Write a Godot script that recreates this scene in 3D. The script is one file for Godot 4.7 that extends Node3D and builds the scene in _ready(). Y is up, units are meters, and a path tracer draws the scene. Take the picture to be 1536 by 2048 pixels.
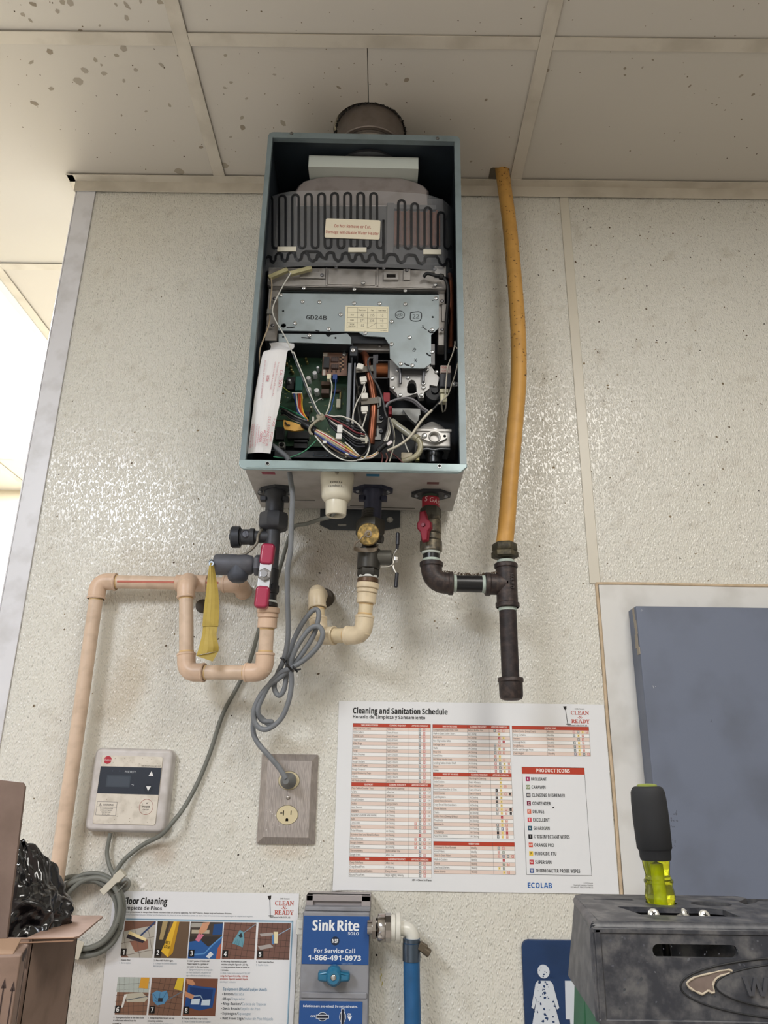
extends Node3D
# ---- place constants: the eye is 1.6 m above the floor, the back wall is the plane z = 0 ----
const EYE := 1.6
const CEIL := 2.756
const FOCAL := 1496.04          # pixels of the 1536 x 2048 photograph
var cam_at := Vector3(0, EYE, 1.256)
var cam_basis := Basis.from_euler(Vector3(0.33268, 0.00317, 0.01417))
var heater_at := Transform3D(Basis.from_euler(Vector3(-0.0008, 0.0078, -0.0039)), Vector3(-0.0515, EYE + 0.4313, 0.02))
var ink := Color.WHITE          # vertex colour (sRGB) used by the shape builders
var used := {}
var mats := {}
var rng := RandomNumberGenerator.new()
var screw_mesh: ArrayMesh
var grime: NoiseTexture2D
var wear: NoiseTexture2D
var fonts := {}

# ---------------------------------------------------------------- surveying helpers
func ray(px: float, py: float) -> Vector3:
	return cam_basis * Vector3((px - 768.0) / FOCAL, -(py - 1024.0) / FOCAL, -1.0)

func W(px: float, py: float, z := 0.0) -> Vector3:       # the point of the plane z that was surveyed at this pixel
	var d := ray(px, py)
	return cam_at + d * ((z - cam_at.z) / d.z)

func H(px: float, py: float, z: float) -> Vector3:       # the same in the heater's own axes
	var inv := heater_at.affine_inverse()
	var o := inv * cam_at
	var d := inv.basis * ray(px, py)
	return o + d * ((z - o.z) / d.z)

func c1(u: float, v: float, z: float) -> Vector3: return H(470 + u / 3.072, 180 + v / 3.072, z)
func c2(u: float, v: float, z: float) -> Vector3: return H(480 + u / 3.339, 520 + v / 3.339, z)
func c3(u: float, v: float, z: float) -> Vector3: return H(480 + u / 6.4, 660 + v / 6.4, z)
func c4(u: float, v: float, z: float) -> Vector3: return H(690 + u / 6.144, 660 + v / 6.144, z)
func V(x: float, y: float, z: float) -> Vector3: return Vector3(x, EYE + y, z)

# ---------------------------------------------------------------- shape builders
func sf() -> SurfaceTool:
	var st := SurfaceTool.new()
	st.begin(Mesh.PRIMITIVE_TRIANGLES)
	return st

func vert(st: SurfaceTool, p: Vector3, n: Vector3) -> void:
	st.set_color(ink.srgb_to_linear())
	st.set_normal(n)
	st.set_uv(Vector2(p.x, p.y))
	st.add_vertex(p)

func tri(st: SurfaceTool, a: Vector3, b: Vector3, c: Vector3, na: Vector3, nb: Vector3, nc: Vector3) -> void:
	vert(st, a, na)
	if (b - a).cross(c - a).dot(na + nb + nc) > 0.0:
		vert(st, c, nc); vert(st, b, nb)
	else:
		vert(st, b, nb); vert(st, c, nc)

func quad(st: SurfaceTool, a: Vector3, b: Vector3, c: Vector3, d: Vector3, n := Vector3.ZERO) -> void:
	if n == Vector3.ZERO:
		n = (c - a).cross(b - a).normalized()
	tri(st, a, b, c, n, n, n); tri(st, a, c, d, n, n, n)

func quadn(st: SurfaceTool, a: Vector3, b: Vector3, c: Vector3, d: Vector3, na: Vector3, nb: Vector3, nc: Vector3, nd: Vector3) -> void:
	tri(st, a, b, c, na, nb, nc); tri(st, a, c, d, na, nc, nd)

func box(st: SurfaceTool, c: Vector3, s: Vector3, bev := 0.0, bs := Basis()) -> void:
	var h := s * 0.5
	bev = minf(bev, minf(h.x, minf(h.y, h.z)) * 0.9)
	var ax := [bs.x.normalized(), bs.y.normalized(), bs.z.normalized()]
	var P := func(sg: Vector3, k: int) -> Vector3:       # corner sg, the vertex that lies on the face across axis k
		var q := Vector3(sg.x * (h.x - bev), sg.y * (h.y - bev), sg.z * (h.z - bev))
		q[k] = sg[k] * h[k]
		return c + ax[0] * q.x + ax[1] * q.y + ax[2] * q.z
	for k in 3:
		var i: int = (k + 1) % 3
		var j: int = (k + 2) % 3
		for s1 in [-1.0, 1.0]:
			var g := []
			for ij in [[-1.0, -1.0], [1.0, -1.0], [1.0, 1.0], [-1.0, 1.0]]:
				var q := Vector3.ZERO
				q[k] = s1; q[i] = ij[0]; q[j] = ij[1]
				g.append(P.call(q, k))
			quad(st, g[0], g[1], g[2], g[3], ax[k] * s1)
			if bev > 0.0:
				for s2 in [-1.0, 1.0]:                    # edge between faces i (s1) and j (s2), along k
					var e := []
					for sk in [-1.0, 1.0]:
						var q := Vector3.ZERO
						q[i] = s1; q[j] = s2; q[k] = sk
						e.append(P.call(q, i)); e.append(P.call(q, j))
					var ni: Vector3 = ax[i] * s1
					var nj: Vector3 = ax[j] * s2
					quadn(st, e[0], e[1], e[3], e[2], ni, nj, nj, ni)
	if bev > 0.0:
		for sx in [-1.0, 1.0]:
			for sy in [-1.0, 1.0]:
				for sz in [-1.0, 1.0]:
					var q := Vector3(sx, sy, sz)
					tri(st, P.call(q, 0), P.call(q, 1), P.call(q, 2), ax[0] * sx, ax[1] * sy, ax[2] * sz)

func span(st: SurfaceTool, a: Vector3, b: Vector3, bev := 0.0) -> void:    # the box between two opposite corners
	box(st, (a + b) * 0.5, (b - a).abs(), bev)

func frame_of(axis: Vector3) -> Basis:                    # y along axis
	var y := axis.normalized()
	var x := y.cross(Vector3(0, 0, 1) if absf(y.z) < 0.9 else Vector3(1, 0, 0)).normalized()
	return Basis(x, y, x.cross(y))

func lathe(st: SurfaceTool, o: Vector3, axis: Vector3, prof: Array, seg := 24, flat := false, turn := 0.0) -> void:
	var b := frame_of(axis)
	var n := prof.size()
	var sn := []
	for i in n - 1:
		var d: Vector2 = prof[i + 1] - prof[i]
		sn.append(Vector2(-d.y, d.x).normalized() if d.length() > 1e-9 else Vector2(0, 1))
	for i in n - 1:
		var p0: Vector2 = prof[i]
		var p1: Vector2 = prof[i + 1]
		if (p1 - p0).length() < 1e-9: continue
		var m0: Vector2 = sn[i]
		var m1: Vector2 = sn[i]
		if i > 0 and sn[i - 1].dot(sn[i]) > 0.72: m0 = (sn[i - 1] + sn[i]).normalized()
		if i < n - 2 and sn[i + 1].dot(sn[i]) > 0.72: m1 = (sn[i + 1] + sn[i]).normalized()
		for k in seg:
			var a0 := TAU * k / seg + turn
			var a1 := TAU * (k + 1) / seg + turn
			var d0 := b.x * cos(a0) + b.z * sin(a0)
			var d1 := b.x * cos(a1) + b.z * sin(a1)
			var e0 := d0
			var e1 := d1
			if flat:
				e0 = (d0 + d1).normalized(); e1 = e0
			quadn(st, o + b.y * p0.x + d0 * p0.y, o + b.y * p0.x + d1 * p0.y, o + b.y * p1.x + d1 * p1.y, o + b.y * p1.x + d0 * p1.y,
				b.y * m0.x + e0 * m0.y, b.y * m0.x + e1 * m0.y, b.y * m1.x + e1 * m1.y, b.y * m1.x + e0 * m1.y)

func rod(st: SurfaceTool, a: Vector3, b: Vector3, r: float, seg := 20, bev := 0.0) -> void:
	var l := (b - a).length()
	lathe(st, a, b - a, [Vector2(0, 0), Vector2(0, r - bev), Vector2(bev, r), Vector2(l - bev, r), Vector2(l, r - bev), Vector2(l, 0)], seg)

func cat(pts: Array, per := 8) -> PackedVector3Array:     # Catmull-Rom through the points
	var out := PackedVector3Array()
	for i in pts.size() - 1:
		var p0: Vector3 = pts[maxi(i - 1, 0)]
		var p1: Vector3 = pts[i]
		var p2: Vector3 = pts[i + 1]
		var p3: Vector3 = pts[mini(i + 2, pts.size() - 1)]
		for k in per:
			var t := float(k) / per
			out.append(0.5 * ((2.0 * p1) + (p2 - p0) * t + (2.0 * p0 - 5.0 * p1 + 4.0 * p2 - p3) * t * t + (3.0 * p1 - p0 - 3.0 * p2 + p3) * t * t * t))
	out.append(pts[-1])
	return out

func tube(st: SurfaceTool, pts: PackedVector3Array, r: float, seg := 10, radii := PackedFloat32Array()) -> void:
	var n := pts.size()
	var x := Vector3.ZERO
	var rings := []
	var tg := []
	for i in n:
		var t := (pts[mini(i + 1, n - 1)] - pts[maxi(i - 1, 0)]).normalized()
		if i == 0: x = frame_of(t).x
		else: x = (x - t * x.dot(t)).normalized()
		var y := t.cross(x)
		var ring := []
		for k in seg:
			var a := TAU * k / seg
			ring.append(x * cos(a) + y * sin(a))
		rings.append(ring); tg.append(t)
	for i in n - 1:
		var r0 := radii[i] if radii.size() else r
		var r1 := radii[i + 1] if radii.size() else r
		for k in seg:
			var k1 := (k + 1) % seg
			quadn(st, pts[i] + rings[i][k] * r0, pts[i] + rings[i][k1] * r0, pts[i + 1] + rings[i + 1][k1] * r1, pts[i + 1] + rings[i + 1][k] * r1,
				rings[i][k], rings[i][k1], rings[i + 1][k1], rings[i + 1][k])
	for e in [0, n - 1]:
		var nn: Vector3 = -tg[e] if e == 0 else tg[e]
		var re := radii[e] if radii.size() else r
		for k in seg:
			tri(st, pts[e], pts[e] + rings[e][k] * re, pts[e] + rings[e][(k + 1) % seg] * re, nn, nn, nn)

func wire(st: SurfaceTool, pts: Array, r: float, seg := 7, per := 7) -> void:
	tube(st, cat(pts, per), r, seg)

func pieces(poly: PackedVector2Array, holes: Array) -> Array:   # an outline with holes as plain outlines, cut through the middle of each hole (millimetres)
	var big := PackedVector2Array()
	for q in poly: big.append(q * 1000.0)
	if holes.is_empty(): return [big]
	var cuts := [-1e5, 1e5]
	for h in holes:
		var lo := 1e9
		var hi := -1e9
		for q in h: lo = minf(lo, q.x); hi = maxf(hi, q.x)
		cuts.append((lo + hi) * 500.0 + 0.0137)
	cuts.sort()
	var out := []
	for k in cuts.size() - 1:
		var strip_k := PackedVector2Array([Vector2(cuts[k], -1e5), Vector2(cuts[k + 1], -1e5), Vector2(cuts[k + 1], 1e5), Vector2(cuts[k], 1e5)])
		var now: Array = Geometry2D.intersect_polygons(big, strip_k)
		for h in holes:
			var hb := PackedVector2Array()
			for q in h: hb.append(q * 1000.0)
			var next := []
			for n in now: next.append_array(Geometry2D.clip_polygons(n, hb))
			now = next
		out.append_array(now)
	return out

func prism(st: SurfaceTool, poly: PackedVector2Array, xf: Transform3D, depth: float, holes := []) -> void:   # front face in the plane of xf, body goes back along -z
	var nz := xf.basis.z.normalized()
	for all in pieces(poly, holes):
		var ids := Geometry2D.triangulate_polygon(all)
		if ids.is_empty(): push_warning("no triangles for an outline of %d points" % all.size())
		for s in [0.0, -depth]:
			var nn := nz if s == 0.0 else -nz
			for i in range(0, ids.size(), 3):
				var a := xf * Vector3(all[ids[i]].x * 0.001, all[ids[i]].y * 0.001, s)
				var b := xf * Vector3(all[ids[i + 1]].x * 0.001, all[ids[i + 1]].y * 0.001, s)
				var c := xf * Vector3(all[ids[i + 2]].x * 0.001, all[ids[i + 2]].y * 0.001, s)
				tri(st, a, b, c, nn, nn, nn)
	var loops := [poly]
	loops.append_array(holes)
	for li in loops.size():
		var lp: PackedVector2Array = loops[li]
		var cw := Geometry2D.is_polygon_clockwise(lp)
		for i in lp.size():
			var p := lp[i]
			var q := lp[(i + 1) % lp.size()]
			var e := (q - p).normalized()
			var n2 := Vector2(e.y, -e.x) * (-1.0 if cw else 1.0) * (1.0 if li == 0 else -1.0)
			var n3 := (xf.basis * Vector3(n2.x, n2.y, 0)).normalized()
			quad(st, xf * Vector3(p.x, p.y, 0), xf * Vector3(q.x, q.y, 0), xf * Vector3(q.x, q.y, -depth), xf * Vector3(p.x, p.y, -depth), n3)

func circle(c: Vector2, r: float, n := 18, ry := -1.0) -> PackedVector2Array:
	var out := PackedVector2Array()
	for i in n: out.append(c + Vector2(cos(TAU * i / n) * r, sin(TAU * i / n) * (r if ry < 0 else ry)))
	return out

func rrect(c: Vector2, w: float, h: float, r: float, n := 4) -> PackedVector2Array:
	var out := PackedVector2Array()
	for k in 4:
		var cx := c.x + (w * 0.5 - r) * (1.0 if k in [0, 3] else -1.0)
		var cy := c.y + (h * 0.5 - r) * (1.0 if k in [0, 1] else -1.0)
		for i in n + 1:
			var a := PI * 0.5 * (k + float(i) / n)
			out.append(Vector2(cx + cos(a) * r, cy + sin(a) * r))
	return out

func flat2(pts: Array) -> PackedVector2Array:            # x, y of points that lie in one plane z
	var out := PackedVector2Array()
	for p in pts: out.append(Vector2(p.x, p.y))
	return out

func plate(st: SurfaceTool, pts: Array, depth: float, holes := []) -> void:   # a sheet whose front outline is given by points of one plane z
	prism(st, flat2(pts), Transform3D(Basis(), Vector3(0, 0, pts[0].z)), depth, holes)

func cushion(st: SurfaceTool, poly: PackedVector2Array, xf: Transform3D, depth: float, bev: float) -> void:  # a prism with a rounded front edge
	var inner := Geometry2D.offset_polygon(poly, -bev)[0]
	prism(st, poly, xf * Transform3D(Basis(), Vector3(0, 0, -bev)), depth - bev)
	prism(st, inner, xf, bev * 0.5)
	var nz := xf.basis.z.normalized()
	for i in poly.size():
		var p := poly[i]
		var q := poly[(i + 1) % poly.size()]
		var near := func(t: Vector2) -> Vector2:
			var best: Vector2 = inner[0]
			for k in inner.size():
				var w: Vector2 = Geometry2D.get_closest_point_to_segment(t, inner[k], inner[(k + 1) % inner.size()])
				if w.distance_squared_to(t) < best.distance_squared_to(t): best = w
			return best
		var pi: Vector2 = near.call(p)
		var qi: Vector2 = near.call(q)
		var np := (xf.basis * Vector3((p - pi).x, (p - pi).y, 0)).normalized()
		var nq := (xf.basis * Vector3((q - qi).x, (q - qi).y, 0)).normalized()
		quadn(st, xf * Vector3(p.x, p.y, -bev), xf * Vector3(q.x, q.y, -bev), xf * Vector3(qi.x, qi.y, 0), xf * Vector3(pi.x, pi.y, 0), np, nq, nz, nz)

func strip(st: SurfaceTool, pts: PackedVector3Array, side: PackedVector3Array, half: float, thick: float) -> void:  # a band along pts, its width along side
	for i in pts.size() - 1:
		var t := (pts[i + 1] - pts[i]).normalized()
		var a := pts[i] - side[i] * half
		var b := pts[i] + side[i] * half
		var c := pts[i + 1] + side[i + 1] * half
		var d := pts[i + 1] - side[i + 1] * half
		var n := t.cross(side[i]).normalized()
		var o := n * thick * 0.5
		quad(st, a + o, b + o, c + o, d + o, n)
		quad(st, a - o, b - o, c - o, d - o, -n)
		quad(st, a + o, d + o, d - o, a - o, -side[i])
		quad(st, b + o, c + o, c - o, b - o, side[i])
		if i == 0: quad(st, a + o, b + o, b - o, a - o, -t)
		if i == pts.size() - 2: quad(st, d + o, c + o, c - o, d - o, t)

func text(st: SurfaceTool, s: String, h: float, xf: Transform3D, align := 0, xs := 1.0, face := "Droid Sans", depth := 0.0) -> float:   # capital height h; returns the width
	if not fonts.has(face):
		var f := SystemFont.new()
		f.font_names = PackedStringArray([face.replace(" Bold", "")])
		f.font_weight = 700 if face.ends_with("Bold") else 400
		fonts[face] = f
	var tm := TextMesh.new()
	tm.font = fonts[face]
	tm.font_size = 24
	tm.pixel_size = h / (24.0 * 0.714)
	tm.depth = depth
	tm.curve_step = 3.0
	tm.text = s
	tm.horizontal_alignment = HORIZONTAL_ALIGNMENT_LEFT
	tm.vertical_alignment = VERTICAL_ALIGNMENT_BOTTOM
	var ar := tm.get_mesh_arrays() if tm.get_surface_count() else []
	if ar.is_empty(): return 0.0
	var vs: PackedVector3Array = ar[Mesh.ARRAY_VERTEX]
	var ns: PackedVector3Array = ar[Mesh.ARRAY_NORMAL]
	var ix = ar[Mesh.ARRAY_INDEX]
	var lo := Vector2(1e9, 1e9)
	var hi := Vector2(-1e9, -1e9)
	for v in vs:
		lo.x = minf(lo.x, v.x); hi.x = maxf(hi.x, v.x)
		lo.y = minf(lo.y, v.y); hi.y = maxf(hi.y, v.y)
	var wd := (hi.x - lo.x) * xs
	var ox: float = -lo.x * xs - wd * [0.0, 0.5, 1.0][align]
	var cnt: int = ix.size() if ix != null else vs.size()
	for i in range(0, cnt, 3):
		var t := []
		var m := []
		for k in 3:
			var q: int = ix[i + k] if ix != null else i + k
			t.append(xf * Vector3(vs[q].x * xs + ox, vs[q].y + text_base(face, tm), vs[q].z + depth * 0.5))
			m.append((xf.basis * ns[q]).normalized())
		tri(st, t[0], t[1], t[2], m[0], m[1], m[2])
	return wd

var bases := {}
func text_base(face: String, tm: TextMesh) -> float:      # lifts a line so that its baseline is at y = 0
	if not bases.has(face):
		var t := TextMesh.new()
		t.font = tm.font; t.font_size = 24; t.pixel_size = 1.0; t.depth = 0.0
		t.text = "H"
		t.vertical_alignment = VERTICAL_ALIGNMENT_BOTTOM
		var lo := 1e9
		for v in (t.get_mesh_arrays()[Mesh.ARRAY_VERTEX] as PackedVector3Array): lo = minf(lo, v.y)
		bases[face] = -lo
	return bases[face] * tm.pixel_size

# ---------------------------------------------------------------- materials
func M(c: Color, rough := 0.6, metal := 0.0, more := {}) -> StandardMaterial3D:
	var key := str(c, rough, metal, more)
	if mats.has(key): return mats[key]
	var m := StandardMaterial3D.new()
	m.albedo_color = c
	m.roughness = rough
	m.metallic = metal
	if more.get("ink", false): m.vertex_color_use_as_albedo = true
	if more.has("grime"):
		m.albedo_texture = grime
		m.uv1_triplanar = true
		m.uv1_scale = Vector3.ONE * more.grime
	if more.has("wear"):
		m.albedo_texture = wear
		m.uv1_triplanar = true
		m.uv1_scale = Vector3.ONE * more.wear
	if more.has("coat"):
		m.clearcoat_enabled = true; m.clearcoat = more.coat; m.clearcoat_roughness = 0.15
	if more.has("clear"):
		m.transparency = BaseMaterial3D.TRANSPARENCY_ALPHA
		m.albedo_color.a = more.clear
	mats[key] = m
	return m

func hx(s: String) -> Color: return Color.html(s)

# ---------------------------------------------------------------- objects
func numbered(n: String) -> String:
	used[n] = used.get(n, -1) + 1
	return n if used[n] == 0 else "%s_%03d" % [n, used[n]]

func tag(o: Node3D, label: String, category: String, group := "") -> void:
	o.set_meta("label", label)
	o.set_meta("category", category)
	if group: o.set_meta("group", group)

func thing(called: String, label: String, category: String, at := Vector3.ZERO, group := "") -> Node3D:
	var o := Node3D.new()
	o.name = numbered(called)
	add_child(o)
	o.position = at
	o.set_meta("offset", at)
	tag(o, label, category, group)
	return o

func part(called: String, st: SurfaceTool, m: Material, parent: Node3D, own_axes := false) -> MeshInstance3D:
	var o := MeshInstance3D.new()
	o.name = called
	o.mesh = st.commit()
	o.material_override = null
	o.mesh.surface_set_material(0, m)
	var off: Vector3 = parent.get_meta("offset", Vector3.ZERO)
	if not own_axes: o.position = -off
	o.set_meta("offset", Vector3.ZERO)
	parent.add_child(o, true)
	return o

func solo(called: String, st: SurfaceTool, m: Material, label: String, category: String, group := "") -> MeshInstance3D:
	var o := part(numbered(called), st, m, self)
	tag(o, label, category, group)
	return o

func struct(called: String, st: SurfaceTool, m: Material, label: String, category: String, parent: Node3D = self) -> MeshInstance3D:
	var o := part(called, st, m, parent)
	if parent == self:
		tag(o, label, category)
		o.set_meta("kind", "structure")
	return o

func stuff(o: Node3D) -> void: o.set_meta("kind", "stuff")

func screw_at(parent: Node3D, p: Vector3, r: float, m: Material, facing := Vector3(0, 0, 1), called := "screw") -> MeshInstance3D:
	if screw_mesh == null:                                # a pan head with a cross recess, radius 1
		var st := sf()
		lathe(st, Vector3.ZERO, Vector3(0, 0, 1), [Vector2(0, 1.0), Vector2(0.3, 0.97), Vector2(0.52, 0.8), Vector2(0.62, 0.5), Vector2(0.64, 0.0)], 14)
		screw_mesh = st.commit()
	var o := MeshInstance3D.new()
	o.name = called
	o.mesh = screw_mesh
	o.set_surface_override_material(0, m)
	var b := frame_of(facing)
	o.transform = Transform3D(Basis(b.x * r, -b.z * r, b.y * r), p - (parent.get_meta("offset", Vector3.ZERO) as Vector3))
	parent.add_child(o, true)
	return o

# ---------------------------------------------------------------- flat print: x right, y down, in millimetres from the sheet's top left corner
var pst: SurfaceTool
var pxf: Transform3D
func pr_begin(origin: Vector3, basis := Basis()) -> void:
	pst = sf(); pxf = Transform3D(basis, origin)
func pv(x: float, y: float, l: int) -> Vector3: return pxf * Vector3(x * 0.001, -y * 0.001, 0.00012 + l * 0.00007)
func pr_rect(x: float, y: float, w: float, h: float, c: String, l := 0) -> void:
	ink = hx(c)
	quad(pst, pv(x, y, l), pv(x + w, y, l), pv(x + w, y + h, l), pv(x, y + h, l), pxf.basis.z)
	ink = Color.WHITE
func pr_box(x: float, y: float, w: float, h: float, t: float, c: String, l := 1) -> void:
	pr_rect(x, y, w, t, c, l); pr_rect(x, y + h - t, w, t, c, l); pr_rect(x, y, t, h, c, l); pr_rect(x + w - t, y, t, h, c, l)
func pr_poly(pts: Array, c: String, l := 0) -> void:
	var p := PackedVector2Array()
	for q in pts: p.append(Vector2(q[0], q[1]))
	ink = hx(c)
	var ids := Geometry2D.triangulate_polygon(p)
	for i in range(0, ids.size(), 3):
		tri(pst, pv(p[ids[i]].x, p[ids[i]].y, l), pv(p[ids[i + 1]].x, p[ids[i + 1]].y, l), pv(p[ids[i + 2]].x, p[ids[i + 2]].y, l), pxf.basis.z, pxf.basis.z, pxf.basis.z)
	ink = Color.WHITE
func pr_line(pts: Array, w: float, c: String, l := 0) -> void:
	for i in pts.size() - 1:
		var a := Vector2(pts[i][0], pts[i][1])
		var b := Vector2(pts[i + 1][0], pts[i + 1][1])
		var n := (b - a).normalized().orthogonal() * w * 0.5
		var e := (b - a).normalized() * w * 0.2
		pr_poly([[a.x + n.x - e.x, a.y + n.y - e.y], [b.x + n.x + e.x, b.y + n.y + e.y], [b.x - n.x + e.x, b.y - n.y + e.y], [a.x - n.x - e.x, a.y - n.y - e.y]], c, l)
func pr_oval(x: float, y: float, rx: float, ry: float, c: String, l := 0, n := 22) -> void:
	var q := []
	for p in circle(Vector2(x, y), rx, n, ry): q.append([p.x, p.y])
	pr_poly(q, c, l)
func pr_text(s: String, x: float, y: float, h: float, c: String, align := 0, xs := 1.0, face := "Droid Sans", l := 2, turn := 0.0) -> float:   # y is the baseline
	ink = hx(c)
	var b := pxf.basis * Basis(Vector3(0, 0, 1), turn)
	var w := text(pst, s, h * 0.001, Transform3D(b, pv(x, y, l)), align, xs, face)
	ink = Color.WHITE
	return w * 1000.0
func pr_fit(s: String, x: float, y: float, h: float, width: float, c: String, face := "Droid Sans", l := 2) -> void:   # squeezed or stretched to a width
	var probe := pst
	pst = sf()
	var w := pr_text(s, x, y, h, c, 0, 1.0, face, l)
	pst = probe
	pr_text(s, x, y, h, c, 0, width / maxf(w, 0.01), face, l)

# ================================================================ the room
func setup() -> void:
	var cam := Camera3D.new()
	cam.name = "camera"
	cam.fov = rad_to_deg(2.0 * atan(1024.0 / FOCAL))
	cam.near = 0.02
	cam.transform = Transform3D(cam_basis, cam_at)
	add_child(cam)
	cam.current = true
	var e := Environment.new()
	e.background_mode = Environment.BG_COLOR
	e.background_color = Color(0.02, 0.02, 0.02)
	e.ambient_light_source = Environment.AMBIENT_SOURCE_DISABLED
	e.tonemap_mode = Environment.TONE_MAPPER_LINEAR
	e.tonemap_exposure = 0.86
	e.sdfgi_enabled = true
	e.ssao_enabled = true
	e.ssil_enabled = true
	var we := WorldEnvironment.new()
	we.name = "world_environment"
	we.environment = e
	add_child(we)
	# the recessed fluorescent fittings of the ceiling
	troffer(Vector3(0.564, CEIL, 1.547), Color(1.0, 0.985, 0.96), 2.5, "recessed ceiling light panel above the camera, right of the water heater")
	troffer(Vector3(-1.272, CEIL, 2.157), Color(0.94, 0.962, 1.0), 6.4, "recessed ceiling light panel to the left of the camera")
	troffer(Vector3(-1.272, CEIL, -0.893), Color(0.93, 0.965, 1.0), 26.0, "bright recessed ceiling light panel past the left end of the wall")
	grime = NoiseTexture2D.new()
	var n := FastNoiseLite.new()
	n.seed = 5; n.frequency = 0.018; n.fractal_octaves = 5
	grime.noise = n
	grime.width = 256; grime.height = 256; grime.seamless = true
	var g := Gradient.new()
	g.set_color(0, Color(0.92, 0.915, 0.905)); g.set_color(1, Color(1, 1, 1))
	g.set_offset(0, 0.15); g.set_offset(1, 0.6)
	grime.color_ramp = g
	wear = NoiseTexture2D.new()
	var n2 := FastNoiseLite.new()
	n2.seed = 14; n2.frequency = 0.012; n2.fractal_octaves = 6; n2.fractal_gain = 0.62
	wear.noise = n2
	wear.width = 512; wear.height = 512; wear.seamless = true
	var g2 := Gradient.new()
	g2.set_color(0, Color(0.56, 0.57, 0.6)); g2.set_color(1, Color(1.0, 0.98, 0.94))
	g2.set_offset(0, 0.3); g2.set_offset(1, 0.78)
	wear.color_ramp = g2

func troffer(at: Vector3, tint: Color, energy: float, label: String) -> void:
	var t := thing("ceiling_light", label, "ceiling light", at)
	var w := 0.588
	var l := 1.2
	var d := sf()
	box(d, at + Vector3(0, 0.004, 0), Vector3(w - 0.05, 0.004, l - 0.05))
	var dm := StandardMaterial3D.new()
	dm.albedo_color = Color(0.95, 0.95, 0.95)
	dm.emission_enabled = true
	dm.emission = tint
	dm.emission_energy_multiplier = 2.0
	part("diffuser", d, dm, t)
	var f := sf()
	for s in [-1.0, 1.0]:
		box(f, at + Vector3(s * (w - 0.025) * 0.5, 0.003, 0), Vector3(0.025, 0.012, l), 0.002)
		box(f, at + Vector3(0, 0.003, s * (l - 0.025) * 0.5), Vector3(w - 0.05, 0.012, 0.025), 0.002)
	part("frame", f, M(hx("e8e8e4"), 0.5), t)
	var h := sf()
	box(h, at + Vector3(0, 0.05, 0), Vector3(w, 0.08, l))
	part("housing", h, M(hx("d8d8d4"), 0.6), t)
	var a := AreaLight3D.new()
	a.name = "tube_light"
	a.area_size = Vector2(w - 0.06, l - 0.06)
	a.light_color = tint
	a.light_energy = energy
	a.area_range = 8.0
	a.area_attenuation = 2.0
	a.shadow_enabled = true
	a.rotation = Vector3(-PI / 2, 0, 0)
	a.position = Vector3(0, -0.006, 0)
	t.add_child(a)

var stain := FastNoiseLite.new()
var fine := FastNoiseLite.new()
func wall_tone(x: float, y: float) -> Color:              # the cream panel with its real grease stains (x, y in metres from the eye)
	var c := hx("dddbd2").srgb_to_linear()
	var grease := clampf(stain.get_noise_2d(x * 60.0, y * 60.0) * 0.9 + 0.28, 0.0, 1.0)
	var low := 0.35 + 0.25 * smoothstep(0.35, -0.1, y) + 0.6 * smoothstep(0.75, 1.15, y)
	c = c.lerp(hx("c8bda3").srgb_to_linear(), grease * 0.32 * low)
	for b in BLOTS:
		var d := Vector2((x - b[0]) / b[2], (y - b[1]) / b[3]).length()
		var k: float = smoothstep(1.0, 0.2, d + fine.get_noise_2d(x * 300.0, y * 300.0) * 0.5) * b[4]
		c = c.lerp(hx(b[5]).srgb_to_linear(), clampf(k, 0.0, 1.0))
	var sp := fine.get_noise_2d(x * 900.0 + 50.0, y * 900.0)
	c = c.lerp(hx("8d7b5e").srgb_to_linear(), smoothstep(0.35, 0.7, sp) * 0.22)
	return c.linear_to_srgb()
const BLOTS := [   # x, y, half width, half height, strength, colour
	[-0.425, 0.13, 0.045, 0.09, 0.34, "a8906a"], [-0.40, 0.21, 0.07, 0.12, 0.2, "b09c78"], [-0.11, 0.34, 0.09, 0.09, 0.4, "8a6f5c"],
	[-0.06, 0.30, 0.12, 0.07, 0.3, "8f7c62"], [-0.22, 0.36, 0.1, 0.1, 0.25, "9a8a70"], [-0.10, 0.19, 0.05, 0.06, 0.3, "a38f72"],
	[-0.34, -0.125, 0.03, 0.025, 0.45, "9c7c58"], [-0.36, 0.33, 0.2, 0.05, 0.22, "b3a283"], [-0.15, 0.03, 0.09, 0.02, 0.2, "ab9470"],
	[-0.147, -0.118, 0.06, 0.02, 0.35, "b08f62"], [-0.44, -0.1, 0.05, 0.03, 0.25, "a89270"], [0.02, 0.36, 0.08, 0.06, 0.2, "9a8a70"]]

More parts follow.
